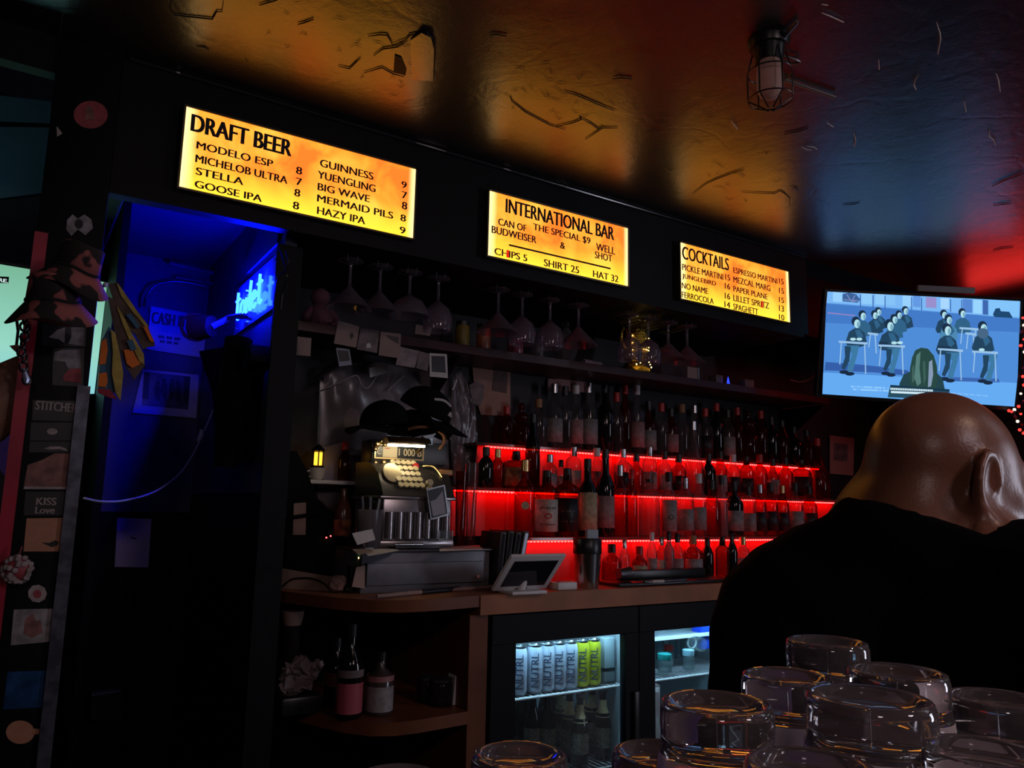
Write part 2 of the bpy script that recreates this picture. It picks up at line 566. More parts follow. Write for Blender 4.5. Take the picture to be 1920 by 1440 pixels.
# post at the passage with an edge strip coloured as lit red and a silver corner strip
M_REDLITSTRIP = pbr('red_lit_edge', (0.42, 0.02, 0.045), 0.35, noise=0.25, nscale=12)  # red light on the corner trim put into its colour
M_SILVER = pbr('silver_corner', (0.15, 0.155, 0.20), 0.38, 0.7, noise=0.5, nscale=30)
post = struct(MB().bb(0.0, 0.155, 2.30, 2.42, 0, ZC, M_BLACK, 0.003).build('column', None))
post['kind'] = 'structure'
MB().bb(-0.004, 0.026, 2.292, 2.30, 0.0, 1.95, M_REDLITSTRIP).build('red_lit_strip', post)
MB().bb(0.130, 0.160, 2.290, 2.30, 0.0, 1.56, M_SILVER).bb(0.155, 0.160, 2.30, 2.34, 0, 1.56, M_SILVER).build('silver_edge_strip', post)

# upper wall panel and blind at the far left
M_TEAL = pbr('teal_blind', (0.10, 0.22, 0.27), 0.7, noise=0.25, nscale=3)
w1 = MB()
w1.prism([atY(-60, 172, 3.28), atY(96, 190, 3.28), atY(92, 360, 3.28), atY(-60, 380, 3.28)], (0, 0.02, 0), M_TEAL)
w1.prism([atY(-60, 225, 3.275), atY(96, 232, 3.275), atY(96, 238, 3.275), atY(-60, 236, 3.275)], (0, 0.005, 0), M_BLACK)
struct(w1.build('window_1', None, 0))
lamp('panel_fill_light', 'SPOT', (-0.9, 2.5, 2.1), 3.0, (0.55, 0.85, 1.0), 0.1, (-0.12, 3.28, 2.52), 34)  # unseen spot added to brighten the teal panel
# ------------------------------------------------------------------ three backlit menu boards on the header
def sign_mat():
    m = bpy.data.materials.new('backlit_parchment'); m.use_nodes = True
    nt = m.node_tree; nt.nodes.remove(nt.nodes['Principled BSDF'])
    tc = nt.nodes.new('ShaderNodeTexCoord')
    a = nt.nodes.new('ShaderNodeTexNoise'); a.inputs['Scale'].default_value = 7.0; a.inputs['Detail'].default_value = 4; a.inputs['Distortion'].default_value = 0.6
    nt.links.new(tc.outputs['Object'], a.inputs['Vector'])
    cr = nt.nodes.new('ShaderNodeValToRGB')
    e = cr.color_ramp.elements
    e[0].position = 0.36; e[0].color = (1.15, 0.185, 0.020, 1)
    e[1].position = 0.66; e[1].color = (1.25, 0.50, 0.06, 1)
    k = cr.color_ramp.elements.new(0.5); k.color = (1.2, 0.32, 0.028, 1)
    nt.links.new(a.outputs['Fac'], cr.inputs['Fac'])
    # the tubes inside sit along the bottom and the ends of each box
    sx = nt.nodes.new('ShaderNodeSeparateXYZ'); nt.links.new(tc.outputs['Generated'], sx.inputs[0])
    rz = nt.nodes.new('ShaderNodeValToRGB'); nt.links.new(sx.outputs['Z'], rz.inputs['Fac'])
    q = rz.color_ramp.elements; q[0].position = 0.0; q[0].color = (1, 1, 1, 1); q[1].position = 0.42; q[1].color = (0, 0, 0, 1)
    mx = nt.nodes.new('ShaderNodeMixRGB'); mx.blend_type = 'MIX'
    nt.links.new(rz.outputs['Color'], mx.inputs[0]); nt.links.new(cr.outputs['Color'], mx.inputs[1]); mx.inputs[2].default_value = (1.35, 0.72, 0.045, 1)
    rx = nt.nodes.new('ShaderNodeValToRGB'); nt.links.new(sx.outputs['X'], rx.inputs['Fac'])
    q = rx.color_ramp.elements; q[0].position = 0.0; q[0].color = (1, 1, 1, 1); q[1].position = 0.05; q[1].color = (0, 0, 0, 1)
    w = rx.color_ramp.elements.new(0.965); w.color = (0, 0, 0, 1); w = rx.color_ramp.elements.new(1.0); w.color = (1, 1, 1, 1)
    m2 = nt.nodes.new('ShaderNodeMixRGB')
    nt.links.new(rx.outputs['Color'], m2.inputs[0]); nt.links.new(mx.outputs[0], m2.inputs[1]); m2.inputs[2].default_value = (1.5, 1.05, 0.42, 1)
    em = nt.nodes.new('ShaderNodeEmission'); em.inputs[1].default_value = 1.4
    nt.links.new(m2.outputs[0], em.inputs[0]); nt.links.new(em.outputs[0], nt.nodes['Material Output'].inputs[0])
    return m


M_SIGN = sign_mat()
M_CASE = pbr('sign_case', (0.10, 0.085, 0.06), 0.3, 0.6)
M_REDINK = glow('red_lit_letter', (1.0, 0.03, 0.01), 0.9)
YS = YH - 0.030
LIFT = 0.0012


def menu_sign(corners, label, lines, origin, k, rules=()):
    tl, br = atY(*corners[0], YS), atY(*corners[1], YS)
    x0, x1, z1, z0 = tl.x, br.x, tl.z, br.z
    t = thing('menu_sign', ((x0 + x1) / 2, YH, z0), label, 'sign')
    c = MB()
    f = 0.006
    c.bb(x0 - f, x1 + f, YS + 0.002, YH, z0 - f, z1 + f, M_CASE)
    c.bb(x0 - f, x1 + f, YS - 0.004, YS + 0.004, z1, z1 + f, M_CASE).bb(x1, x1 + f, YS - 0.004, YS + 0.004, z0 - f, z1 + f, M_CASE)
    c.build('case', t, 0)
    MB().bb(x0, x1, YS, YS + 0.004, z0, z1, M_SIGN).build('lit_face', t, 0)
    names = ['heading'] + ['lettering'] * (len(lines) - 1)
    head = MB(); body = MB()
    for i, (s, (lx, lb), lt, (rx, rb), bold) in enumerate(lines):
        q = lambda x, y: atY(origin[0] + x / k, origin[1] + y / k, YS - LIFT)
        a, b, top = q(lx, lb), q(rx, rb), q(lx, lt)
        z = (a.z + b.z) / 2
        mb = head if i == 0 else body
        red = '|' in s
        if red:                                         # one letter of the line is a red strip
            s1 = s.replace('|', ' '); pos = s.index('|')
            write(mb, s.replace('|', 'I'), (a.x, YS - LIFT, z), (1, 0, 0), (0, 0, 1), b.x - a.x, top.z - a.z, M_INK, 0.0, bold)
            xi = a.x + (b.x - a.x) * red_at[s]
            mb.bb(xi - 0.0045, xi + 0.0045, YS - LIFT - 0.0008, YS - LIFT - 0.0002, z - 0.001, z + top.z - a.z + 0.001, M_REDINK)
        else:
            write(mb, s, (a.x, YS - LIFT, z), (1, 0, 0), (0, 0, 1), b.x - a.x, top.z - a.z, M_INK, 0.0, bold)
    for (p0, p1, th) in rules:
        a = atY(origin[0] + p0[0] / k, origin[1] + p0[1] / k, YS); b = atY(origin[0] + p1[0] / k, origin[1] + p1[1] / k, YS)
        z = (a.z + b.z) / 2
        body.bb(a.x, b.x, YS - LIFT - 0.0005, YS - LIFT, z - th / 2, z + th / 2, M_INK)
    head.build('heading', t, 0)
    body.build('lettering', t, 0)
    return t


red_at = {'CH|PS 5': 0.40, 'LILLET SPR|TZ': 0.805}
B1, B2 = 0.0028, 0.0012
menu_sign(((350, 200), (774, 446)), 'widest backlit yellow menu board, listing draft beers, nearest the hallway opening', [
    ('DRAFT BEER', (215, 322), 202, (905, 485), B1),
    ('MODELO ESP', (252, 446), 393, (780, 560), B2), ('MICHELOB ULTRA', (245, 537), 482, (880, 678), B2), ('STELLA', (248, 620), 567, (575, 690), B2), ('GOOSE IPA', (240, 707), 656, (703, 808), B2),
    ('8', (942, 615), 563, (981, 617), B2), ('7', (942, 691), 640, (980, 694), B2), ('8', (930, 768), 716, (968, 771), B2), ('8', (920, 857), 804, (960, 860), B2),
    ('GUINNESS', (1108, 562), 509, (1475, 655), B2), ('YUENGLING', (1092, 645), 592, (1490, 738), B2), ('BIG WAVE', (1092, 727), 676, (1450, 808), B2), ('MERMAID PILS', (1088, 808), 757, (1612, 922), B2), ('HAZY IPA', (1088, 887), 835, (1418, 965), B2),
    ('9', (1672, 710), 664, (1706, 712), B2), ('7', (1675, 783), 735, (1709, 785), B2), ('8', (1675, 858), 806, (1709, 860), B2), ('8', (1665, 941), 893, (1700, 943), B2), ('9', (1660, 1026), 978, (1697, 1028), B2)],
    (300, 160), 1920 / 520)
menu_sign(((919, 358), (1177, 536)), 'middle backlit yellow menu board with a ruled line and the bar special', [
    ('INTERNATIONAL BAR', (250, 225), 150, (822, 366), 0.0022),
    ('CAN OF', (210, 290), 253, (358, 321), B2), ('BUDWEISER', (175, 335), 296, (411, 380), B2), ('THE SPECIAL $9', (395, 325), 284, (697, 388), B2),
    ('&', (538, 413), 378, (563, 415), B2), ('WELL', (728, 425), 386, (828, 442), B2), ('SHOT', (722, 465), 428, (812, 482), B2),
    ('CH|PS 5', (190, 447), 410, (362, 478), B2), ('SHIRT 25', (452, 508), 470, (637, 542), B2), ('HAT 32', (712, 565), 529, (845, 590), B2)],
    (860, 320), 1920 / 680, [((265, 396), (803, 517), 0.0065)])
menu_sign(((1277, 455), (1481, 604)), 'smallest backlit yellow menu board, listing cocktails, nearest the television', [
    ('COCKTAILS', (1185, 470), 402, (1430, 527), 0.0022),
    ('PICKLE MARTINI', (1184, 530), 496, (1400, 576), B2), ('JUNGLEBIRD', (1184, 578), 546, (1362, 615), B2), ('NO NAME', (1182, 625), 593, (1320, 652), B2), ('FERROCOLA', (1182, 673), 641, (1350, 706), B2),
    ('15', (1412, 579), 548, (1437, 582), B2), ('16', (1410, 626), 595, (1437, 629), B2), ('16', (1410, 679), 646, (1437, 682), B2), ('14', (1408, 724), 692, (1437, 727), B2),
    ('ESPRESSO MARTINI', (1455, 541), 511, (1687, 600), B2), ('MEZCAL MARG', (1455, 592), 560, (1650, 638), B2), ('PAPER PLANE', (1455, 640), 610, (1635, 682), B2), ('LILLET SPR|TZ', (1455, 690), 656, (1643, 732), B2), ('SPAGHETT', (1455, 736), 703, (1585, 764), B2),
    ('15', (1697, 599), 570, (1720, 602), B2), ('15', (1697, 649), 620, (1722, 652), B2), ('15', (1697, 698), 669, (1722, 701), B2), ('13', (1697, 744), 712, (1722, 747), B2), ('10', (1697, 790), 760, (1724, 793), B2)],
    (860, 320), 1920 / 680)
# ------------------------------------------------------------------ back counter with a rounded end, corner cabinet, coolers
BX1 = 3.9


def arc_pts(shrink=0.0, z=0.0):
    """rounded left end of the counter, from the wall side round to the straight front"""
    base = [(0.735, 2.93), (0.738, 2.74), (0.775, 2.63), (0.815, 2.53), (0.855, 2.43), (0.900, 2.33), (0.962, 2.25), (1.04, 2.212), (1.12, 2.205), (1.20, 2.212), (1.325, 2.235)]
    P = []
    for i, (x, y) in enumerate(base):
        a = Vector(base[max(i - 1, 0)]); b = Vector(base[min(i + 1, len(base) - 1)])
        t = (b - a).normalized(); nrm = Vector((-t.y, t.x))      # inward
        P.append(Vector((x + nrm.x * shrink, y + nrm.y * shrink, z)))
    return P


ctr = thing('back_counter', (2.3, 2.6, 0.93), 'reddish wooden back counter with a rounded left end', 'counter')
c = MB()
c.prism([Vector((1.325, YC, ZT)), Vector((BX1, YC, ZT)), Vector((BX1, YW, ZT)), Vector((1.325, YW, ZT))], (0, 0, -0.062), M_WOODLT)
c.build('worktop', ctr, 0)
c = MB()
pts = arc_pts(0, ZT)
c.prism(pts + [Vector((1.325, YW, ZT))], (0, 0, -0.036), M_WOODLT, M_WOOD)
c.build('rounded_worktop', ctr, 30)
ctr_b = MB().box((0.724, 2.80, 0.942), (0.022, 0.05, 0.088), M_WOODLT, None, 0.003)
ctr_b.build('end_block', ctr, 0)

cab = thing('corner_cabinet', (1.05, 2.5, 0.0), 'dark red-brown corner cabinet with a curved open shelf under the counter', 'cabinet')
ZS = 0.60
MB().prism(arc_pts(0.03, ZS + 0.03)[:-1] + [Vector((1.30, 2.25, ZS + 0.03)), Vector((1.30, 2.86, ZS + 0.03)), Vector((0.77, 2.86, ZS + 0.03))], (0, 0, -0.038), M_WOOD).build('shelf', cab, 30)
MB().prism(arc_pts(0.03, 0.16)[:-1] + [Vector((1.30, 2.25, 0.16)), Vector((1.30, 2.86, 0.16)), Vector((0.77, 2.86, 0.16))], (0, 0, -0.04), M_WOOD).build('shelf', cab, 30)
MB().bb(1.305, 1.375, 2.262, 2.88, 0.0, ZT - 0.064, M_WOOD, 0.002).build('side_panel', cab, 0)
MB().bb(0.742, 0.768, 2.72, 2.88, 0.0, ZT - 0.04, M_WOOD, 0.002).build('side_panel', cab, 0)
MB().bb(0.768, 1.305, 2.87, 2.89, 0.0, ZT - 0.064, M_BLACK).build('back_panel', cab, 0)

# two-door bottle cooler
YF = 2.27
Z1, Z0 = 0.918, 0.13
FX = [(1.385, 2.02), (2.025, 2.66), (2.665, 3.30)]
M_FRAME = pbr('cooler_black', (0.005, 0.006, 0.009), 0.5, spec=0.15)
M_LINER = pbr('cooler_liner', (0.34, 0.37, 0.40), 0.5)
M_COOLGLASS = thin_glass('cooler_glass', (0.93, 0.97, 0.98), 0.02)
M_TUBE = glow('cooler_tube', (0.42, 0.78, 1.0), 75.0)
fr = thing('bar_cooler', (2.34, YF, 0.0), 'black under-counter bottle cooler with lit glass doors', 'cooler')
b = MB()
x0, x1 = FX[0][0], FX[2][1]
b.bb(x0, x1, YF + 0.02, 2.88, Z1, Z1 + 0.004, M_FRAME).bb(x0, x1, YF + 0.02, 2.88, 0.0, Z0, M_FRAME)
b.bb(x0, x0 + 0.02, YF + 0.02, 2.88, Z0, Z1, M_FRAME).bb(x1 - 0.02, x1, YF + 0.02, 2.88, Z0, Z1, M_FRAME)
b.bb(x0 + 0.02, x1 - 0.02, 2.84, 2.88, Z0, Z1, M_LINER)
for a in FX[:2]:
    b.bb(a[1] - 0.012, a[1] + 0.017, YF + 0.025, 2.84, Z0, Z1, M_LINER)
b.bb(x0 + 0.02, x1 - 0.02, YF + 0.03, 2.84, Z0, Z0 + 0.02, M_LINER).bb(x0 + 0.02, x1 - 0.02, YF + 0.03, 2.84, Z1 - 0.03, Z1, M_LINER)
b.build('body', fr, 0)
MB().bb(x0 + 0.03, x1, YF - 0.012, YF + 0.012, Z1 + 0.003, Z1 + 0.006, M_DKSTEEL).build('top_trim', fr, 0)
GL = [(atY(962, 1218, YF).x, atY(1167, 1200, YF).x), None, None]
for i, (a, e) in enumerate(FX):
    g0, g1 = (GL[0] if i == 0 else (a + 0.075, e - 0.09))
    zt, zb = 0.823, 0.23
    d = MB()
    d.bb(a, e, YF - 0.018, YF + 0.02, zt, Z1, M_FRAME, 0.002).bb(a, e, YF - 0.018, YF + 0.014, Z0, zb, M_FRAME, 0.002)
    d.bb(a, g0, YF - 0.018, YF + 0.014, zb, zt, M_FRAME).bb(g1, e, YF - 0.018, YF + 0.014, zb, zt, M_FRAME)
    do = d.build('door', fr, 0)
    MB().bb(g0, g1, YF - 0.004, YF, zb, zt, M_COOLGLASS).build('glass', do, 0)
    MB().bb(g1 + 0.03, g1 + 0.055, YF - 0.034, YF - 0.019, 0.40, 0.62, M_BLKPL, 0.003).build('handle', do)
    MB().cyl((a + 0.03, YF + 0.032, Z1 - 0.045), (e - 0.03, YF + 0.032, Z1 - 0.045), 0.008, M_TUBE, n=10).build('light_tube', fr)
    r = MB(); zr = 0.628
    r.tube([(a + 0.025, YF + 0.045, zr), (e - 0.02, YF + 0.045, zr)], 0.005, M_WHITE, 6)
    r.tube([(a + 0.025, 2.78, zr), (e - 0.02, 2.78, zr)], 0.004, M_WHITE, 6)
    for q in range(26):
        x = a + 0.03 + q * (e - a - 0.055) / 25
        r.tube([(x, YF + 0.045, zr), (x, 2.78, zr)], 0.0018, M_WHITE, 5)
    r.build('wire_shelf', fr)

# slim cans on the cooler shelf
M_CANLID = pbr('can_lid', (0.75, 0.77, 0.8), 0.25, 1.0)


def can(px, colour, cname, label, body_text=True):
    w = 0.0285
    p = atY(px, 1308, YF + 0.085)
    zb = 0.634
    t = thing('drink_can', (p.x, YF + 0.085, zb), label, 'can', 'slim cans on the cooler shelf')
    m = pbr('can_' + cname, colour, 0.32, 0.25)
    h = 0.160
    o = (p.x, YF + 0.085, zb)
    MB().lathe([(0.0215, 0), (0.024, 0.002), (w, 0.012), (w, h - 0.022), (0.0245, h - 0.006)], o, m, 24).build('body', t, 50)
    MB().lathe([(0.0245, h - 0.006), (0.026, h - 0.003), (0.026, h), (0.023, h), (0.022, h - 0.004)], o, M_CANLID, 24).build('lid', t, 50)
    V, F, tw, th = text_fine('NUTRL', 0.2)
    L = 0.112; H = 0.027
    P = []
    for v in V:
        u = v.x / tw * L; s = (v.y / th - 0.5) * H
        a = -math.pi / 2 - 0.50 - s / w
        r = w + 0.0009
        P.append(Vector((p.x + r * math.cos(a), YF + 0.085 + r * math.sin(a), zb + 0.022 + u)))
    k = MB(); [k.add([q_ + Vector((0, 0, d_)) for q_ in P], F, pbr('can_print', (0.05, 0.07, 0.12), 0.5)) for d_ in (-0.0004, 0.0004)]; k.add(P, F, pbr('can_print', (0.05, 0.07, 0.12), 0.5)); k.build('print', t, 0)
    return t


cw = ['first', 'second', 'third', 'fourth', 'fifth']
silver, yellow = (0.52, 0.58, 0.70), (0.55, 0.58, 0.03)
for i, px in enumerate((972, 1001, 1024, 1046, 1068)):
    can(px, silver, 'silver', f'silver slim can, {cw[i]} from the left on the upper cooler shelf')
can(1090, yellow, 'yellow', 'yellow-green slim can beside the last silver can in the cooler')
can(1112, yellow, 'yellow', 'yellow-green slim can at the right end of the can row in the cooler')

# bottles standing in the bottom of the cooler
M_STOUT = pbr('stout_glass', (0.006, 0.005, 0.004), 0.12)
M_TANLABEL = pbr('tan_label', (0.42, 0.33, 0.17), 0.7, noise=0.3, nscale=60)
M_DIMLABEL = pbr('grey_label', (0.16, 0.15, 0.11), 0.7, noise=0.6, nscale=90)
cw8 = cw + ['sixth', 'seventh', 'eighth']
for px, y, on in ((998, 2.50, 'leftmost, without a neck label'), (1025, 2.47, 'second from the left, without a neck label'), (1052, 2.50, 'third from the left'), (1067, 2.42, 'fourth from the left'), (1087, 2.36, 'nearest the glass'), (1090, 2.50, 'at the back behind the others'), (1110, 2.46, 'second from the right'), (1130, 2.38, 'rightmost')):
    p = atY(px, 1400, y)
    zb = Z0 + 0.022
    zb = 0.36
    o = (p.x, y, zb)
    t = thing('beer_bottle', o, f'dark beer bottle in the cooler bottom, {on}', 'bottle', 'beer bottles in the cooler')
    MB().lathe([(0.028, 0), (0.031, 0.004), (0.031, 0.13), (0.026, 0.155), (0.014, 0.185), (0.0125, 0.225), (0.0145, 0.228), (0.0145, 0.238)], o, M_STOUT, 20).build('body', t, 50)
    MB().lathe([(0.0155, 0.234), (0.0155, 0.243), (0.012, 0.246)], o, M_BLKPL, 16).build('cap', t, 50)
    MB().lathe([(0.0316, 0.045), (0.0316, 0.115)], o, M_DIMLABEL, 20, closed=False).build('label', t, 50)
    if 'without' not in on:
        MB().lathe([(0.0275, 0.150), (0.0155, 0.183), (0.0136, 0.21)], o, M_TANLABEL, 20, closed=False).build('neck_label', t, 50)
for i in range(8):
    x_ = 1.50 + 0.0655 * i; y_ = 2.66 + 0.02 * (i % 2)
    o = (x_, y_, 0.36)
    t = thing('beer_bottle', o, f'dark beer bottle in the back row of the cooler bottom, {cw8[i]} from the left', 'bottle', 'beer bottles in the cooler')
    MB().lathe([(0.028, 0), (0.031, 0.004), (0.031, 0.13), (0.026, 0.155), (0.014, 0.185), (0.0125, 0.225), (0.0145, 0.228), (0.0145, 0.238)], o, M_STOUT, 20).build('body', t, 50)
    MB().lathe([(0.0155, 0.234), (0.0155, 0.243), (0.012, 0.246)], o, M_BLKPL, 16).build('cap', t, 50)
lw = thing('bottle_rack', (1.7, 2.5, 0.34), 'wire rack under the dark beer bottles in the cooler', 'rack')
r = MB()
for q in range(24):
    x = 1.43 + q * 0.024
    r.tube([(x, YF + 0.05, 0.355), (x, 2.78, 0.355)], 0.002, M_WHITE, 5)
r.build('wires', lw)
MB().tube([(1.42, YF + 0.05, 0.352), (2.0, YF + 0.05, 0.352)], 0.004, M_WHITE, 6).build('front_bar', lw)
# things beside the cans and behind the second door
o = Vector((atY(1139, 1260, 2.36).x, 2.36, 0.634))
t = thing('tall_carton', o, 'tall grey-white carton with a black band beside the slim cans', 'carton')
MB().box(o + Vector((0.006, 0.02, 0.08)), (0.05, 0.05, 0.158), pbr('carton', (0.30, 0.36, 0.38), 0.6), None, 0.003).build('body', t)
MB().box(o + Vector((0.006, 0.02, 0.045)), (0.0512, 0.0512, 0.012), M_BLKPL).build('band', t)


def jar(px, y, zb, r, h, body, lid, label, name='jar', cat='jar', lidh=0.022, group=None):
    o = atY(px, 1250, y); o = Vector((o.x, y, zb))
    t = thing(name, o, label, cat, group)
    MB().lathe([(r * 0.92, 0), (r, 0.004), (r, h * 0.8), (r * 0.9, h)], o, body, 20).build('body', t, 50)
    MB().lathe([(r * 0.93, h), (r * 0.97, h + 0.002), (r * 0.97, h + lidh), (r * 0.8, h + lidh + 0.002)], o, lid, 20).build('lid', t, 50)
    return t


M_CLEAR = thin_glass('clear_plastic', (0.86, 0.92, 0.93), 0.08, 0.18, (0.6, 0.7, 0.72))
jar(1246, 2.36, 0.645, 0.028, 0.045, M_CLEAR, pbr('teal_lid', (0.02, 0.32, 0.30), 0.4), 'short clear tub with a teal lid behind the second cooler door')
jar(1254, 2.46, 0.645, 0.020, 0.055, M_CLEAR, pbr('red_lid', (0.45, 0.03, 0.02), 0.4), 'small jar with a red lid behind the teal-lidded tub')
jar(1291, 2.36, 0.645, 0.024, 0.05, M_CLEAR, pbr('pale_blue_lid', (0.35, 0.6, 0.72), 0.4), 'clear tub with a pale blue lid right of the teal-lidded tub')
for i, px in enumerate((1238, 1262, 1284, 1300)):
    jar(px, 2.56, 0.645, 0.018, 0.085, M_CLEAR, M_WHITE, f'small clear bottle in the back row behind the second cooler door, {cw[i]} from the left', 'small_bottle', 'bottle', 0.014, 'clear bottles behind the second cooler door')
o = atY(1290, 1203, 2.42)
t = thing('glass_pitcher', o, 'round clear pitcher lying on its side in the second cooler', 'pitcher')
MB().lathe([(0.024, -0.02), (0.028, -0.018), (0.028, 0.08)], o, M_CLEAR, 24, Matrix.Rotation(math.radians(90), 3, 'X'), closed=False).build('body', t, 50)
MB().tube([o + Vector((0.024 * math.cos(a), -0.021, 0.024 * math.sin(a))) for a in [2 * math.pi * i / 20 for i in range(20)]], 0.004, M_WHITE, 6, True).build('rim', t)
o = Vector((atY(1318, 1200, 2.40).x, 2.40, 0.70))
t = thing('blue_box', o, 'bright blue box at the edge of the black-clothed shoulder in the second cooler', 'box')
MB().box(o + Vector((0.02, 0.03, 0.07)), (0.05, 0.06, 0.135), pbr('bright_blue', (0.01, 0.06, 0.65), 0.4), None, 0.003).build('body', t)
MB().box(o + Vector((0.02, 0.03, 0.139)), (0.052, 0.062, 0.006), M_WHITE).build('top_flap', t)
t = thing('inner_shelf', (2.34, 2.5, 0.70), 'small sloping shelf under the pitcher in the second cooler', 'shelf')
MB().box((2.34, 2.52, 0.765), (0.52, 0.26, 0.006), M_LINER, Matrix.Rotation(math.radians(0), 3, 'Y')).build('board', t, 0)
MB().box((2.34, 2.39, 0.765), (0.52, 0.008, 0.014), M_WHITE).build('front_lip', t, 0)
t = thing('milk_carton', (2.155, 2.36, 0.355), 'white carton low in the second cooler, left of the near glasses', 'carton')
MB().box((2.16, 2.36, 0.48), (0.07, 0.07, 0.25), M_WHITE, None, 0.004).build('body', t)
MB().prism([Vector((2.125, 2.325, 0.605)), Vector((2.195, 2.325, 0.605)), Vector((2.16, 2.325, 0.622))], (0, 0.07, 0), M_WHITE).build('gable_top', t, 0)

# ------------------------------------------------------------------ stepped liquor display lit by red strips under each step
LX0, LX1 = 1.60, 3.85
STEP = [dict(z=1.157, yb=2.575, y0=2.53, y1=2.66), dict(z=1.345, yb=2.69, y0=2.645, y1=2.775), dict(z=1.532, yb=2.805, y0=2.76, y1=2.925)]
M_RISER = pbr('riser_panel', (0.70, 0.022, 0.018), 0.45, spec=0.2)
M_BOARD = thin_glass('step_acrylic', (0.45, 0.40, 0.40), 0.08, 0.35, (0.35, 0.25, 0.25))
M_LED = glow('red_led', (1.0, 0.010, 0.008), 14.0)
M_LEDBEAD = glow('red_led_bead', (1.0, 0.05, 0.05), 12.0)
zprev = ZT
for s, nm in zip(STEP, ('lowest', 'middle', 'top')):
    dsp = thing('liquor_step', (2.6, s['y0'], zprev), f'{nm} of the three red-lit liquor steps along the back wall', 'shelf', 'red-lit liquor steps')
    LX0 = {'lowest': 1.60, 'middle': 1.40, 'top': 1.60}[nm]
    MB().bb(LX0, LX1, s['y0'], s['y1'], s['z'] - 0.012, s['z'], M_BOARD, 0.001).build('step', dsp, 0)
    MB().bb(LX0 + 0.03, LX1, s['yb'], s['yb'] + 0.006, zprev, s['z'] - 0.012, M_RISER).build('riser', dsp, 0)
    q = MB().bb(LX0 + 0.05, LX1 - 0.02, s['y0'] + 0.006, s['y0'] + 0.014, s['z'] - 0.018, s['z'] - 0.0125, M_LED)
    so = q.build('led_strip', dsp, 0)
    q = MB(); xx = LX0 + 0.06
    while xx < LX1 - 0.03:
        q.ball((xx, s['y0'] + 0.006, s['z'] - 0.0165), 0.0032, M_LEDBEAD, 6); xx += 0.0165
    bo = q.build('led_bead', so, 0); bo['kind'] = 'stuff'
    zprev = s['z']

# long wall shelf above the bottles, with its front edge
shf = thing('wall_shelf', (2.1, 2.75, 1.872), 'long dark wall shelf above the bottles under the hanging glasses', 'shelf')
ZSH = 1.892
MB().bb(0.74, 3.75, 2.63, YW, ZSH - 0.022, ZSH, pbr('shelf_paint', (0.035, 0.025, 0.03), 0.45, spec=0.3), 0.001).build('board', shf, 0)
MB().bb(0.74, 3.75, 2.622, 2.63, ZSH - 0.03, ZSH + 0.004, pbr('shelf_edge', (0.05, 0.012, 0.014), 0.35, spec=0.3), 0.001).build('front_edge', shf, 0)
for x in (1.45, 3.74):
    MB().prism([Vector((x, 2.66, ZSH - 0.03)), Vector((x, YW, ZSH - 0.03)), Vector((x, YW, ZSH - 0.22))], (0.015, 0, 0), M_BLACK).build('bracket', shf, 0)
# ------------------------------------------------------------------ liquor bottles: each one a thing with body, cap and label
ORD = ['first', 'second', 'third', 'fourth', 'fifth', 'sixth', 'seventh', 'eighth', 'ninth', 'tenth', 'eleventh', 'twelfth', 'thirteenth', 'fourteenth', 'fifteenth',
       'sixteenth', 'seventeenth', 'eighteenth', 'nineteenth', 'twentieth', 'twenty-first', 'twenty-second', 'twenty-third', 'twenty-fourth', 'twenty-fifth', 'twenty-sixth',
       'twenty-seventh', 'twenty-eighth', 'twenty-ninth', 'thirtieth', 'thirty-first', 'thirty-second', 'thirty-third', 'thirty-fourth', 'thirty-fifth', 'thirty-sixth']
GLASS = {
    'clear': thin_glass('clear_bottle_glass', (0.90, 0.90, 0.90), 0.10, 0.06, (0.7, 0.6, 0.6)),
    'amber': thin_glass('amber_bottle_glass', (0.62, 0.20, 0.06), 0.10, 0.04, (0.5, 0.2, 0.1)),
    'red': thin_glass('red_lit_bottle_glass', (0.75, 0.10, 0.06), 0.10, 0.06, (0.6, 0.1, 0.08)),  # red light of the strips put into the glass tint
    'dark': pbr('dark_bottle_glass', (0.010, 0.008, 0.008), 0.10),
    'green': thin_glass('green_bottle_glass', (0.16, 0.14, 0.07), 0.06, 0.06, (0.10, 0.12, 0.05)),
    'grey': thin_glass('frosted_bottle_glass', (0.55, 0.50, 0.52), 0.25, 0.30, (0.5, 0.46, 0.5)),
}
LAB = {
    'white': pbr('label_white', (0.62, 0.55, 0.50), 0.65, noise=0.25, nscale=70), 'cream': pbr('label_cream', (0.55, 0.42, 0.26), 0.65, noise=0.3, nscale=60),
    'black': pbr('label_black', (0.015, 0.013, 0.016), 0.5), 'grey': pbr('label_grey', (0.30, 0.27, 0.27), 0.6, noise=0.3, nscale=60),
    'pink': pbr('label_pink', (0.42, 0.22, 0.22), 0.6, noise=0.3, nscale=60), 'mottled': pbr('label_mottled', (0.5, 0.22, 0.10), 0.6, nscale=45, color2=(0.12, 0.03, 0.02)),
}
CAP = {'black': M_BLKPL, 'silver': M_STEEL, 'gold': M_BRASS, 'red': pbr('red_cap', (0.5, 0.02, 0.02), 0.35), 'white': M_WHITE, 'cork': pbr('cork', (0.35, 0.2, 0.1), 0.8)}


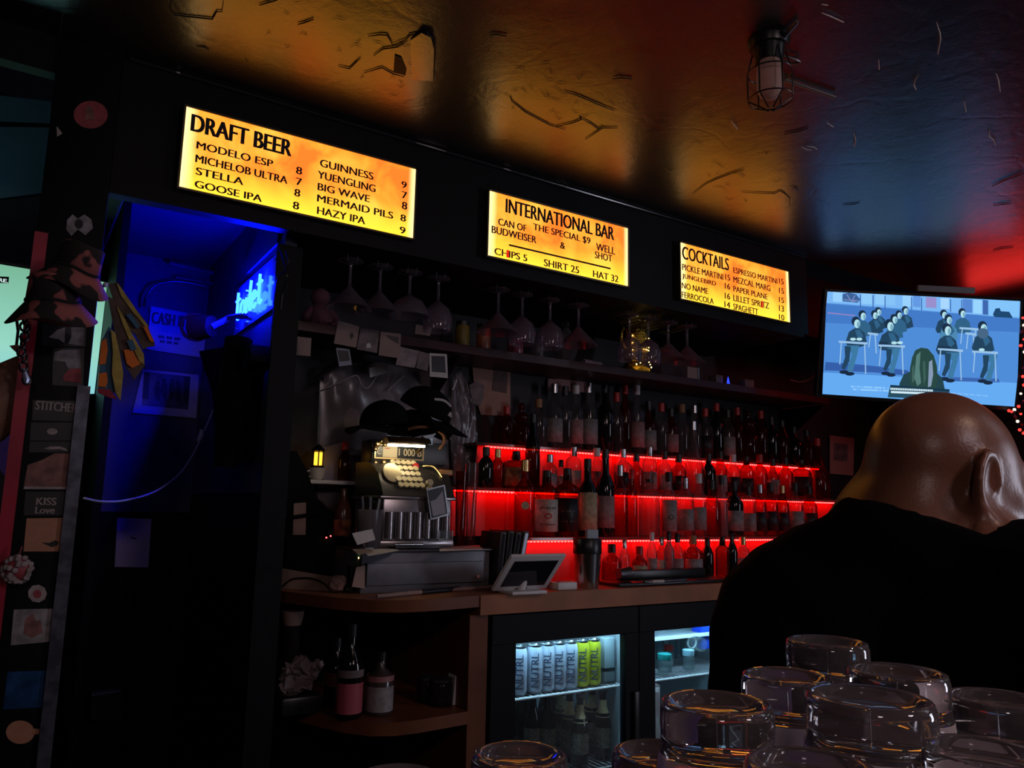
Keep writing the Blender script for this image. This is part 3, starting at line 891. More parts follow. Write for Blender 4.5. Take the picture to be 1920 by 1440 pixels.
def profile(style, r, h):
    n = min(0.0145, r * 0.42)
    if style == 'wine':
        return [(r * .9, 0), (r, .004), (r, h * .55), (r * .85, h * .62), (n * 1.15, h * .72), (n, h * .95)], (n, h * .95)
    if style == 'square':
        return [(r * .92, 0), (r, .004), (r, h * .66), (r * .9, h * .72), (n * 1.2, h * .78), (n, h * .9)], (n, h * .9)
    if style == 'slim':
        return [(r * .9, 0), (r, .004), (r, h * .6), (r * .8, h * .68), (n, h * .8), (n, h * .93)], (n, h * .93)
    if style == 'cone':
        return [(r * .75, 0), (r * .95, .01), (r, h * .22), (r * .9, h * .40), (r * .5, h * .62), (n * 1.1, h * .74), (n, h * .94)], (n, h * .94)
    if style == 'decanter':
        return [(r * .8, 0), (r, .01), (r, h * .42), (r * .75, h * .52), (r * .5, h * .56), (r * .78, h * .64), (r * .72, h * .72), (n, h * .80)], (n, h * .80)
    if style == 'jug':
        return [(r * .9, 0), (r, .006), (r, h * .5), (r * .92, h * .58), (r * .6, h * .66), (n, h * .72), (n, h * .92)], (n, h * .92)
    return [(r * .92, 0), (r, .004), (r, h * .58), (r * .93, h * .63), (n * 1.5, h * .71), (n, h * .75), (n, h * .92)], (n, h * .92)      # round shouldered spirit bottle


WIDE = 1.10


def bottle(px, top, wpx, y, zb, style, glass, lab, cap, label, group, opts=''):
    a = atY(px, top, y)
    o = Vector((a.x, y, zb))
    sc = depth(o) / FPX
    h = max(0.07, a.z - zb)
    r = wpx * sc / 2 * WIDE
    sq = 5.0 if style == 'square' or 'q' in opts else None
    if sq:
        r *= 0.86
    t = thing('liquor_bottle', o, label, 'bottle', group)
    rot = Matrix.Rotation(math.radians(random.uniform(20, 45)) if sq else 0, 3, 'Z')
    P, (nr, nz) = profile(style, r, h)
    MB().lathe(P, o, GLASS[glass], 20, rot, sq).build('body', t, 50)
    if cap == 'pourer':
        k = MB().cyl(o + Vector((0, 0, nz)), o + Vector((0, 0, nz + 0.014)), nr * 1.15, M_BLKPL, n=12)
        k.tube([o + Vector((0, 0, nz + 0.012)), o + Vector((0.004, 0, nz + 0.03)), o + Vector((0.016, 0, nz + 0.05))], 0.0042, M_STEEL, 8)
        k.build('pourer', t)
    elif cap == 'stopper':
        MB().ball(o + Vector((0, 0, nz + 0.022)), (nr * 1.3, nr * 1.3, 0.02), GLASS[glass], 12).lathe([(nr * .9, nz), (nr * .9, nz + 0.006)], o, GLASS[glass], 12).build('stopper', t)
    else:
        MB().lathe([(nr * 1.12, nz - 0.022), (nr * 1.12, h - 0.002), (nr * 0.9, h)], o, CAP[cap], 14).build('cap', t, 50)
    if lab:
        z0, z1 = (0.10, 0.46) if 'L' not in opts else (0.08, 0.56)
        rr = r * 1.02
        V = []; F = []; N = 13
        for i in range(N):
            ang = -math.pi / 2 - 0.55 + (-1.25 + 2.5 * i / (N - 1))
            c, s = math.cos(ang), math.sin(ang)
            if sq:
                v = rot.inverted() @ Vector((c, s, 0)); kk = (abs(v.x) ** sq + abs(v.y) ** sq) ** (-1 / sq)
            else:
                kk = 1.0
            for z in (z0, z1):
                V.append(o + Vector((rr * kk * c, rr * kk * s, z * h)))
        for i in range(N - 1):
            F.append([2 * i, 2 * i + 2, 2 * i + 3, 2 * i + 1])
        k = MB(); k.add(V, F, LAB[lab]); lo = k.build('label', t, 50)
        lm = lo.modifiers.new('thick', 'SOLIDIFY'); lm.thickness = 0.0006; lm.offset = -1
        if 'T' in opts:                                  # curved printed lines
            tk = MB()
            for (s_, zz, hh, ww, mm) in TXT.get(opts[opts.index('T') + 1], []):
                Vt, Ft, tw, th = text_fine(s_, 0.3)
                Pn = []
                for v in Vt:
                    ang = -math.pi / 2 - 0.50 + (v.x / tw - 0.5) * ww
                    c, s = math.cos(ang), math.sin(ang)
                    if sq:
                        vv = rot.inverted() @ Vector((c, s, 0)); kk = (abs(vv.x) ** sq + abs(vv.y) ** sq) ** (-1 / sq)
                    else:
                        kk = 1.0
                    Pn.append(o + Vector(((rr + .0012) * kk * c, (rr + .0012) * kk * s, zz * h + v.y / th * hh)))
                tk.add(Pn, Ft, mm)
            tk.build('print', lo, 0)
    return t


TXT = {'1': [('JIM BEAM', 0.40, 0.013, 1.5, M_INK), ('BOURBON', 0.17, 0.008, 1.3, M_INK), ('o', 0.27, 0.022, 0.6, pbr('label_red', (0.5, 0.04, 0.02), 0.5))],
       '2': [("JACK'S", 0.36, 0.010, 1.3, LAB['grey']), ('TENNESSEE', 0.22, 0.005, 1.2, LAB['grey'])],
       '3': [('O', 0.26, 0.022, 0.7, M_INK)]}
TXT['2'] = [('o o o', 0.36, 0.006, 1.3, LAB['grey']), ('- - - -', 0.22, 0.003, 1.2, LAB['grey'])]

# rows as measured in the photograph: x, top y, width, style, glass, label, cap, options
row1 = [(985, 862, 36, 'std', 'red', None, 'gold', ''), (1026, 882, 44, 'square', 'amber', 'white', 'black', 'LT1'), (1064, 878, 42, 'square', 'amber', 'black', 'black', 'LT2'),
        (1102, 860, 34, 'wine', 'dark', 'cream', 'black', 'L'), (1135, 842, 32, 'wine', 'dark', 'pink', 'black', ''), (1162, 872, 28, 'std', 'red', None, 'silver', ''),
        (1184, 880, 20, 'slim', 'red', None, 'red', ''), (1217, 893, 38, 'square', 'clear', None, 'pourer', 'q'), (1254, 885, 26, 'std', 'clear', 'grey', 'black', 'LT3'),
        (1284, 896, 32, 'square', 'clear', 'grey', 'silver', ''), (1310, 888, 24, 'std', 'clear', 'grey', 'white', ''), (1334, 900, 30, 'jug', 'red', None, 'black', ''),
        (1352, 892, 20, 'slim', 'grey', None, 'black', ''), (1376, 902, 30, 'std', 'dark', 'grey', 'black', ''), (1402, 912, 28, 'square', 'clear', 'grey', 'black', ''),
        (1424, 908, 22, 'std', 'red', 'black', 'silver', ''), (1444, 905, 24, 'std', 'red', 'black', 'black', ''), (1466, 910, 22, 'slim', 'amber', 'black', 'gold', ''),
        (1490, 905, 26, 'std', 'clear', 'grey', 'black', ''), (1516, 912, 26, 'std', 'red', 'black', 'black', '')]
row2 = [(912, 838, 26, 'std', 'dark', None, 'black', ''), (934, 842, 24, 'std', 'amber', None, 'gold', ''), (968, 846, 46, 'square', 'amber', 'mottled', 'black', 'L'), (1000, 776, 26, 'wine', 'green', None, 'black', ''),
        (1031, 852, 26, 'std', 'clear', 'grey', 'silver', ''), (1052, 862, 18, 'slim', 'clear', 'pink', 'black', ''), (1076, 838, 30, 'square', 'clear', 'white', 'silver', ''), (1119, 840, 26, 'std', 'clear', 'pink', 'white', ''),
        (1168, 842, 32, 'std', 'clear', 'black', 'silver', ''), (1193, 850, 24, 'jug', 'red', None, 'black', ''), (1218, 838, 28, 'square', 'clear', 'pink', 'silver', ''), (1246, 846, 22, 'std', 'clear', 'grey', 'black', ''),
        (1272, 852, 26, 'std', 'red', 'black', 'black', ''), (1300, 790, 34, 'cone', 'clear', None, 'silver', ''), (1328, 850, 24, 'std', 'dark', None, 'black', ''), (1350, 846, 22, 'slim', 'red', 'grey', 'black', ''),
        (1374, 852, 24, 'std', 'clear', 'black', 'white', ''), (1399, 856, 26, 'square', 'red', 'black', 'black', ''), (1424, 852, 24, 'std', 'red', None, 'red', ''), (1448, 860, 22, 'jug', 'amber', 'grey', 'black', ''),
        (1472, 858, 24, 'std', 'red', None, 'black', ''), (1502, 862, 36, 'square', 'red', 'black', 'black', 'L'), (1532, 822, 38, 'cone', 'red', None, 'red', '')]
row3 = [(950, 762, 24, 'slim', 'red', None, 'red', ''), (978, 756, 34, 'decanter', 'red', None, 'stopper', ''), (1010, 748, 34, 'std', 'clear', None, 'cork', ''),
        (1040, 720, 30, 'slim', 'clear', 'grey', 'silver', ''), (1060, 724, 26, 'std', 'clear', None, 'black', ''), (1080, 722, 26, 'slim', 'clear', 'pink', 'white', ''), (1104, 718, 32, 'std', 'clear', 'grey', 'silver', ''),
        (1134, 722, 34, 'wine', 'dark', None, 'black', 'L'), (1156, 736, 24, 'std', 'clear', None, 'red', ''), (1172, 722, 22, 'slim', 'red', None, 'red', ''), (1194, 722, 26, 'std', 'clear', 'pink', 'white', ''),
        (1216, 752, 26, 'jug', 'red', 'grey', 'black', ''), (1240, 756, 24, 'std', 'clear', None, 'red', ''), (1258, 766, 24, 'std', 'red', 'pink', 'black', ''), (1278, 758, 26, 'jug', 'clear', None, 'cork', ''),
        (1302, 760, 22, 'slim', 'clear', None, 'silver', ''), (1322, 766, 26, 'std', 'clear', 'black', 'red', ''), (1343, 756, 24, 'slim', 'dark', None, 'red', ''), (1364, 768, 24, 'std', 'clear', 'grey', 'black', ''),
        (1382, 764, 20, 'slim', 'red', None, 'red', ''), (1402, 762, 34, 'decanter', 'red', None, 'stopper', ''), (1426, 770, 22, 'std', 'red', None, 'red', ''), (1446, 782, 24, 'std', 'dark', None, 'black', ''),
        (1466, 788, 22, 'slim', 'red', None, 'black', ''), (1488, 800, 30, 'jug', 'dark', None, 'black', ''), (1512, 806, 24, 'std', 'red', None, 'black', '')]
random.seed(4)
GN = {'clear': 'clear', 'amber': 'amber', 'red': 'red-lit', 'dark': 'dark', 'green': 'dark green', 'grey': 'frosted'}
SN = {'wine': 'long-shouldered', 'square': 'square', 'slim': 'slim', 'cone': 'tapering', 'decanter': 'bulbous', 'jug': 'round', 'std': 'plain'}
LN = {None: 'without label', 'white': 'with white label', 'cream': 'with cream label', 'black': 'with black label', 'grey': 'with grey label', 'pink': 'with pinkish label', 'mottled': 'with mottled label'}
for row, y, zb, nm in ((row1, 2.592, STEP[0]['z'], 'lowest'), (row2, 2.710, STEP[1]['z'], 'middle'), (row3, 2.842, STEP[2]['z'], 'top')):
    for i, (px, top, w, st, gl, lb, cp, op) in enumerate(row):
        bottle(px, top, w, y + 0.006 * math.sin(i * 2.4), zb, st, gl, lb, cp, f'{GN[gl]} {SN[st]} bottle {LN[lb]}, {ORD[i]} from the left on the {nm} step', f'bottles on the {nm} step', op)
# round seal on the first bottle of the lowest step
t = [o for o in scene.objects if o.get('label', '').endswith('first from the left on the lowest step') and 'red-lit' in o['label']]
q = atY(985, 948, 2.592 - 0.046)
MB().cyl(q, q + Vector((0.002, 0.004, 0)), 0.0155, LAB['cream'], n=20).build('round_label', t[0])

# short row standing on the counter in front of the lowest step
row0 = [(1147, 1020, 34, 'jug', 'red', None, 'black', ''), (1171, 1012, 17, 'slim', 'clear', None, 'silver', ''), (1199, 1024, 26, 'jug', 'amber', 'cream', 'red', ''), (1222, 998, 18, 'slim', 'clear', 'grey', 'white', ''),
        (1240, 1006, 18, 'std', 'clear', 'white', 'silver', ''), (1254, 996, 18, 'std', 'grey', None, 'black', ''), (1270, 1000, 20, 'std', 'clear', 'pink', 'black', ''), (1299, 1004, 32, 'std', 'amber', 'grey', 'cork', ''),
        (1326, 1008, 20, 'slim', 'dark', None, 'black', ''), (1354, 1006, 26, 'square', 'amber', None, 'black', ''), (1372, 1000, 18, 'slim', 'dark', None, 'black', ''), (1392, 1006, 24, 'std', 'clear', 'grey', 'gold', '')]
for i, (px, top, w, st, gl, lb, cp, op) in enumerate(row0):
    bottle(px, top, w, 2.44 + 0.02 * math.cos(i * 1.7), ZT, st, gl, lb, cp, f'small {GN[gl]} {SN[st]} bottle {LN[lb]}, {ORD[i]} from the left along the counter', 'small bottles on the counter', op)
# ------------------------------------------------------------------ hallway: neon sign, notices, cable
M_NEONPANEL = pbr('neon_backing', (0.35, 0.38, 0.55), 0.18, coat=0.6)
M_NEON = glow('blue_neon', (0.0006, 0.0035, 1.0), 260.0)
M_NEONCORE = M_NEON
XN = 0.672
nz0, nz1, ny0, ny1 = 1.895, 2.078, 2.47, 3.02
nt_ = thing('neon_sign', (XN, (ny0 + ny1) / 2, nz0), 'glowing blue neon sign on the side wall of the hallway', 'sign')
MB().bb(XN, XN + 0.008, ny0, ny1, nz0, nz1, M_NEONPANEL).build('backing_panel', nt_, 0)


def bez(pts, n=10):
    P = [Vector(p) for p in pts]; out = []
    for i in range(len(P) - 1):
        p0, p1, p2, p3 = P[max(i - 1, 0)], P[i], P[i + 1], P[min(i + 2, len(P) - 1)]
        for k in range(n):
            t = k / n
            out.append(0.5 * ((2 * p1) + (p2 - p0) * t + (2 * p0 - 5 * p1 + 4 * p2 - p3) * t * t + (3 * p1 - p0 - 3 * p2 + p3) * t ** 3))
    out.append(P[-1])
    return out


# letters of "toilet" as bent tubes; u runs along the wall towards the viewer, v up
LET = [[(0.04, .95), (0.04, .25), (.08, .05), (.15, .10)], [(-.02, .68), (.13, .70)], [(.27, .55), (.20, .45), (.20, .15), (.28, .05), (.35, .15), (.35, .45), (.28, .55), (.25, .52)],
       [(.43, .55), (.43, .12), (.48, .05)], [(.43, .75), (.435, .79)], [(.58, 1.0), (.56, .5), (.57, .12), (.63, .06)], [(.68, .32), (.80, .36), (.80, .50), (.73, .56), (.67, .42), (.68, .15), (.75, .05), (.83, .14)],
       [(.93, .95), (.93, .25), (.97, .05), (1.04, .10)], [(.86, .68), (1.02, .70)]]
tb = MB()
uy0, uy1 = 2.93, 2.60
for L in LET:
    P = [Vector((XN - 0.018, uy0 + (uy1 - uy0) * u, nz0 + 0.032 + 0.115 * v)) for u, v in L]
    tb.tube(bez(P, 6) if len(P) > 2 else P, 0.0052, M_NEON, 8)
tb.build('neon_tube', nt_)
q = MB()
for yy in (2.50, 2.99):
    for zz in (nz0 + 0.02, nz1 - 0.02):
        q.cyl((XN - 0.004, yy, zz), (XN + 0.004, yy, zz), 0.006, M_STEEL, n=10)
q.build('mounting_screw', nt_)
cb = thing('sign_cable', (XN, 2.46, 2.05), 'black cables drooping at the near end of the neon sign', 'cable')
MB().tube(bez([atX(522, 462, XN - 0.02), atX(533, 492, XN - 0.03), atX(538, 520, XN - 0.03), atX(530, 545, XN - 0.02), atX(526, 580, XN - 0.02)], 8), 0.004, M_BLKPL, 6).build('power_lead', cb)
MB().tube(bez([atX(536, 470, XN - 0.02), atX(541, 500, XN - 0.03), atX(522, 520, XN - 0.03), atX(517, 550, XN - 0.02)], 8), 0.003, M_BLKPL, 6).build('thin_lead', cb)
bm_ = struct(MB().prism([atX(487, 427, 0.668), atX(522, 432, 0.668), atX(519, 456, 0.668), atX(462, 512, 0.668), atX(455, 500, 0.668)], (0.01, 0, 0), M_BLUEWALL).build('trim_4', None, 0))

YHW = 3.615
M_NOTICE = pbr('notice_paper', (0.80, 0.78, 0.85), 0.5, noise=0.08, nscale=10)
M_NINK = pbr('notice_ink', (0.02, 0.02, 0.05), 0.5)


def quad(px, y, th, m, mb=None):
    mb = mb or MB()
    return mb.prism([atY(a, b, y) for a, b in px], (0, th, 0), m)


cs = thing('cash_notice', atY(330, 665, YHW), 'larger blue-lit notice about cash, pinned above the framed photo in the hallway', 'sign')
quad([(283, 574), (390, 594), (389, 672), (275, 655)], YHW - 0.008, 0.008, M_NOTICE).build('sheet', cs, 0)
w = MB()
a, b, tp = atY(284, 606, YHW - 0.009), atY(344, 617, YHW - 0.009), atY(286, 588, YHW - 0.009)
write(w, 'CASH IS', (a.x, YHW - 0.0095, a.z), (1, 0, 0), (0, 0, 1), b.x - a.x, 0.052, M_NINK, 0, 0.0025)
w.build('lettering', cs, 0)
w = MB()
for k, (x0_, x1_) in enumerate(((297, 342), (300, 338))):
    a, b = atY(x0_, 631 + k * 9, YHW - 0.009), atY(x1_, 637 + k * 9, YHW - 0.009)
    n_ = 12
    for i in range(n_):
        if i % 4 != 3:
            xx = a.x + (b.x - a.x) * i / n_
            w.bb(xx, xx + (b.x - a.x) / n_ * 0.8, YHW - 0.0095, YHW - 0.009, a.z - 0.006, a.z + 0.006, M_NINK)
w.build('small_print', cs, 0)
MB().cyl(atY(283, 580, YHW - 0.012), atY(283, 580, YHW - 0.008), 0.006, M_STEEL, n=10).build('pin', cs)

ph = thing('framed_photo', atY(310, 775, YHW), 'blue-lit landscape print of four standing figures with a wide pale border', 'picture')
quad([(268, 692), (373, 703), (368, 784), (248, 774)], YHW - 0.006, 0.006, M_NOTICE).build('mount', ph, 0)
im = MB(); quad([(270, 697), (357, 706), (353, 768), (266, 760)], YHW - 0.0068, 0.0008, pbr('print_grey', (0.16, 0.16, 0.22), 0.4, noise=0.5, nscale=25), im)
quad([(270, 697), (281, 698), (278, 748), (267, 746)], YHW - 0.0074, 0.0005, M_NINK, im); quad([(346, 705), (357, 706), (354, 752), (343, 752)], YHW - 0.0074, 0.0005, M_NINK, im)
im.build('print', ph, 0)
fg = MB()
for x_, h_ in ((296, 716), (308, 711), (322, 712), (334, 717)):
    quad([(x_ - 5, h_ + 6), (x_ + 5, h_ + 6), (x_ + 6, h_ + 20), (x_ + 4, h_ + 36), (x_ - 4, h_ + 35), (x_ - 6, h_ + 20)], YHW - 0.008, 0.0005, M_NINK, fg)
    p = atY(x_, h_ + 2, YHW - 0.0078); fg.lathe([(0.009, 0), (0.009, 0.0006)], p, M_NINK, 12, Matrix.Rotation(math.radians(90), 3, 'X'))
fg.build('printed_figures', ph, 0)

pp = thing('paper_sheet', atY(250, 1063, YHW), 'plain violet-lit upright sheet low on the hallway wall', 'paper')
pp_m = pbr('plain_sheet', (0.80, 0.68, 0.80), 0.7)
quad([(220, 971), (284, 973), (278, 1064), (215, 1063)], YHW - 0.003, 0.003, pp_m).build('sheet', pp, 0)
k = MB(); quad([(246, 1006), (257, 1009), (256, 1012), (244, 1010)], YHW - 0.0036, 0.0006, pbr('faint_mark', (0.2, 0.17, 0.25), 0.7), k)
k.build('faint_mark', pp, 0)
pb = thing('hallway_box', atY(200, 1330, YHW - 0.05), 'dark box at the foot of the hallway wall with a faint blue top edge', 'box')
quad([(172, 1303), (226, 1295), (228, 1350), (170, 1350)], YHW - 0.05, 0.05, M_WALL).build('body', pb, 0)
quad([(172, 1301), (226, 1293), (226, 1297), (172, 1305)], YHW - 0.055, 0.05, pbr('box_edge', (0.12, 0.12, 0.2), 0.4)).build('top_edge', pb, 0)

# white lamp lead with an inline switch
M_LEAD = pbr('white_lead', (0.6, 0.6, 0.65), 0.4)
ld = thing('switch_cable', atY(300, 920, 3.0), 'thin pale cable with an inline switch swooping down to the silver-edged post', 'cable')
cpts = [(421, 690, 3.30), (412, 735, 3.30), (395, 780, 3.3), (378, 818, 3.25), (360, 855, 3.2), (335, 890, 3.1), (290, 922, 2.9), (235, 938, 2.7), (190, 940, 2.5), (158, 934, 2.34)]
MB().tube(bez([atY(*p) for p in cpts], 6), 0.0032, M_LEAD, 6).build('lead', ld)
p = atY(376, 818, 3.24); p2 = atY(379, 806, 3.24); p1 = atY(371, 828, 3.24)
MB().tube([p1, p, p2], [0.007, 0.011, 0.008], M_LEAD, 8).build('inline_switch', ld)
wr = thing('ceiling_cable', atY(330, 530, 3.55), 'dark cable arching over the cash notice and pipes under the hallway ceiling', 'cable')
MB().tube(bez([atY(270, 575, 3.58), atY(275, 555, 3.56), atY(292, 535, 3.55), (atY(320, 528, 3.55)), atY(352, 530, 3.55), atY(388, 538, 3.55)], 8), 0.005, M_BLKPL, 6).build('arching_cable', wr)
MB().tube([atY(318, 493, 3.55), atY(350, 501, 3.55), atY(400, 512, 3.55)], 0.010, M_BLUEWALL, 8).build('upper_pipe', wr)
MB().tube([atY(330, 520, 3.55), atY(365, 525, 3.55), atY(400, 533, 3.55)], 0.006, M_BLUEWALL, 8).build('lower_pipe', wr)

# dark round spot lamp hanging at the mouth of the hallway, and the black jacket under it
sp = thing('spot_lamp', atY(372, 615, 3.1), 'dark reddish round lamp head in front of the cash notice', 'lamp')
M_DKRED = pbr('dark_red_enamel', (0.10, 0.022, 0.018), 0.35)
c0 = atY(366, 614, 3.08); c1 = atY(398, 612, 3.02)
MB().cyl(c0, c1, 0.052, M_DKRED, 0.040, 24).build('lamp_head', sp)
MB().tube([c0 + (c1 - c0) * -0.02 + Vector((0.050 * math.cos(a), -0.01, 0.050 * math.sin(a))) for a in [2 * math.pi * i / 24 for i in range(24)]], 0.006, M_DKRED, 8, True).build('rim', sp)
MB().tube([c1, atY(430, 596, 3.0), atX(470, 590, 0.665)], 0.012, pbr('lamp_arm', (0.25, 0.2, 0.3), 0.4), 8).build('arm', sp)
jk = thing('hanging_jacket', atX(450, 620, 0.66), 'black jacket hanging on the hallway side wall below the neon sign', 'jacket')
J = MB()
jp = [(402, 662, 3.2), (450, 655, 2.9), (505, 650, 2.55), (508, 680, 2.53), (490, 700, 2.6), (478, 790, 2.66), (470, 860, 2.7), (440, 870, 2.88), (430, 740, 2.95), (412, 690, 3.06)]
J.prism([Vector((0.60, atX(a, b, 0.66).y, atX(a, b, 0.66).z)) for a, b, _ in jp], (0.07, 0, 0), M_BLKCLOTH)
J.build('body', jk, 60)
J = MB(); J.tube([Vector((0.60, 2.62, 1.80)), Vector((0.585, 2.60, 1.6)), Vector((0.59, 2.62, 1.38))], [0.045, 0.05, 0.038], M_BLKCLOTH, 12); J.build('sleeve', jk)

# ------------------------------------------------------------------ post: stickers, hats, scarves, the lit screen behind it
YP = 2.2885
STK = {'red': pbr('sticker_red', (0.36, 0.05, 0.06), 0.6, noise=0.3, nscale=60), 'pale': pbr('sticker_pale', (0.42, 0.33, 0.32), 0.6, noise=0.35, nscale=50), 'orange': pbr('sticker_orange', (0.46, 0.20, 0.11), 0.6, noise=0.15, nscale=40),
       'brown': pbr('sticker_brown', (0.30, 0.12, 0.10), 0.6, noise=0.5, nscale=30), 'blue': pbr('sticker_foil', (0.05, 0.16, 0.42), 0.2, 0.6, noise=0.5, nscale=25), 'ink': M_INK,
       'grey': pbr('sticker_grey', (0.34, 0.30, 0.31), 0.6, noise=0.55, nscale=35), 'dark': pbr('sticker_dark', (0.02, 0.018, 0.02), 0.4)}


def sticker(label, parts, at_, name='sticker', texts=()):
    """parts: (part name, material, outline pixels) laid one on another"""
    t = thing(name, atY(*at_, YP + 0.0115), label, 'sticker', 'stickers on the post')
    for i, (pn, m, px) in enumerate(parts):
        mb = MB()
        quad(px, YP + 0.0105 - i * 0.0008, 0.0009, STK[m], mb)
        mb.build(pn, t, 0)
    for (s, lx, by, ty, rx, m) in texts:
        a, b, tp = atY(lx, by, YP), atY(rx, by, YP), atY(lx, ty, YP)
        mb = MB(); write(mb, s, (a.x, YP + 0.0105 - 0.0008 * len(parts), (a.z + b.z) / 2), (1, 0, 0), (0, 0, 1), b.x - a.x, tp.z - a.z, STK[m], 0, 0.0008)
        mb.build('lettering', t, 0)


def ring(cx, cy, rx, ry, n=20):
    return [(cx + rx * math.cos(2 * math.pi * i / n), cy + ry * math.sin(2 * math.pi * i / n)) for i in range(n)]


sticker('round red sticker high on the black post', [('disc', 'red', ring(170, 215, 32, 26)), ('inner_mark', 'brown', [(158, 225), (163, 200), (172, 198), (178, 226), (168, 222)])], (170, 240))
sticker('small pale torn sticker at the upper left edge of the post', [('scrap', 'pale', [(106, 236), (117, 250), (107, 256)])], (108, 256))
sticker('pale heart-like sticker just above the camouflage hats', [('blob', 'grey', [(126, 412), (136, 402), (146, 410), (158, 402), (172, 412), (174, 428), (160, 441), (146, 430), (134, 442), (124, 430)]), ('blob_mark', 'ink', ring(148, 420, 8, 9, 12))], (148, 442))
sticker('dark square sticker with two pale shapes below the hats', [('backing', 'dark', [(80, 608), (162, 606), (160, 650), (78, 648)]), ('pale_shape', 'pale', [(92, 632), (108, 618), (122, 614), (121, 643), (110, 636), (98, 634)]), ('white_panel', 'grey', [(133, 614), (158, 613), (156, 648), (128, 645), (134, 630)])], (120, 650))
sticker('red and white portrait sticker above the gothic lettering', [('backing', 'dark', [(100, 652), (158, 653), (156, 725), (98, 722)]), ('portrait', 'grey', [(118, 656), (150, 656), (152, 690), (128, 692), (122, 678), (101, 676), (103, 660)]), ('red_ground', 'red', [(118, 705), (130, 692), (152, 690), (152, 718), (120, 714)])], (126, 724))
sticker('long black sticker with pale gothic lettering across the post', [('backing', 'dark', [(62, 750), (148, 752), (146, 790), (60, 788)])], (105, 790), texts=[('STITCHER', 66, 770, 753, 145, 'pale')])
sticker('black sticker with a small pale oval', [('backing', 'dark', [(58, 792), (146, 792), (144, 826), (56, 826)]), ('oval', 'pale', ring(98, 809, 10, 6))], (100, 826))
sticker('black sticker with a thin pale arc', [('backing', 'dark', [(56, 828), (144, 828), (142, 848), (54, 848)]), ('arc', 'pale', [(82, 841), (95, 837), (112, 837), (124, 841), (127, 846), (112, 842), (96, 843)])], (100, 848))
sticker('brown painted sticker with a pale base line', [('picture', 'brown', [(52, 872), (80, 862), (102, 850), (144, 850), (137, 918), (44, 916)]), ('base_line', 'pale', [(46, 912), (137, 913), (136, 917), (44, 917)])], (92, 918))
sticker('black sticker with two short words in white hand lettering', [('backing', 'dark', [(48, 922), (134, 922), (130, 966), (44, 966)])], (90, 966), texts=[('KISS', 68, 947, 933, 105, 'pale'), ('Love', 66, 963, 950, 102, 'pale')])
sticker('plain orange square sticker with a dark bird in its corner', [('square', 'orange', [(50, 972), (122, 971), (116, 1034), (44, 1034)]), ('bird', 'ink', [(78, 1017), (92, 1018), (104, 1013), (110, 1016), (108, 1022), (98, 1026), (88, 1022)])], (84, 1034))
sticker('small pale flower-shaped sticker under the round tassel', [('flower', 'pale', ring(70, 1113, 18, 17, 9)), ('centre', 'red', ring(70, 1114, 8, 8, 10))], (70, 1130))
sticker('grey portrait sticker with a printed face', [('square', 'grey', [(26, 1143), (103, 1141), (96, 1203), (20, 1210)]), ('face_mark', 'brown', [(48, 1160), (62, 1150), (68, 1165), (76, 1162), (80, 1186), (60, 1196), (44, 1188)])], (62, 1208))
sticker('shiny blue foil sticker low on the post', [('square', 'blue', [(14, 1260), (90, 1257), (82, 1326), (6, 1330)])], (48, 1330))
sticker('round orange sticker with a small wing, lowest on the post', [('disc', 'orange', ring(38, 1373, 27, 22)), ('wing', 'orange', [(62, 1366), (84, 1368), (74, 1376), (62, 1378)])], (38, 1395))

# pale round tassel hanging at the post's left edge
tl_ = thing('tassel', atY(30, 1098, 2.26), 'round pale lacy tassel at the left edge of the post', 'ornament')
ce = atY(32, 1068, 2.265)
g = MB()
random.seed(2)
for i in range(46):
    u, v = random.random() * 2 * math.pi, math.acos(random.uniform(-1, 1))
    d_ = Vector((math.sin(v) * math.cos(u), math.sin(v) * math.sin(u) * 0.6, math.cos(v)))
    g.ball(ce + d_ * 0.030, 0.0075, STK['pale'], 6)
g.ball(ce, (0.028, 0.017, 0.028), STK['red'], 12)
g.build('pompom', tl_)
MB().tube([ce + Vector((0, 0, 0.03)), ce + Vector((0.004, 0.004, 0.055))], 0.002, STK['red'], 6).build('string', tl_)

# two camouflage bucket hats on the post
M_CAMO = pbr('camouflage', (0.36, 0.10, 0.09), 0.9, nscale=16, color2=(0.02, 0.014, 0.014))
for el_, ps_ in zip(M_CAMO.node_tree.nodes['Color Ramp'].color_ramp.elements, (0.485, 0.515)):
    el_.position = ps_
M_CAMO.node_tree.nodes['Noise Texture'].inputs['Detail'].default_value = 1.5
M_HATIN = pbr('hat_lining', (0.012, 0.01, 0.01), 0.95)


def bucket_hat(px, bot, wpx, hpx, tilt, roll, label):
    p = atY(px, bot, 2.15); s = ppm(p)
    R = wpx * s / 2; H = hpx * s
    t = thing('bucket_hat', p, label, 'hat', 'bucket hats on the post')
    M = Matrix.Rotation(math.radians(roll), 3, 'Y') @ Matrix.Rotation(math.radians(tilt), 3, 'X')
    r0 = R * 0.60
    def wob(prof):
        mb = MB(); mb.lathe(prof, (0, 0, 0), M_CAMO, 36, None, None, 0.82, closed=False)
        mb.v = [M @ Vector((v.x, v.y, v.z + 0.010 * math.sin(3 * math.atan2(v.y, v.x) + 1) * (v.xy.length / R) ** 2)) + p for v in mb.v]
        return mb
    k = wob([(0.001, H), (r0 * 0.72, H), (r0 * 0.86, H * 0.96), (r0, H * 0.40)]); o = k.build('crown', t, 50)
    k = wob([(r0, H * 0.40), (r0 * 1.12, H * 0.33), (R, 0.0)]); o2 = k.build('brim', t, 50)
    k = wob([(r0 * 1.02, H * 0.47), (r0 * 1.035, H * 0.41)]); k.mats = [M_HATIN]; o3 = k.build('hat_band', t, 50)
    for q in (o, o2, o3):
        md = q.modifiers.new('thick', 'SOLIDIFY'); md.thickness = 0.0025
    return t


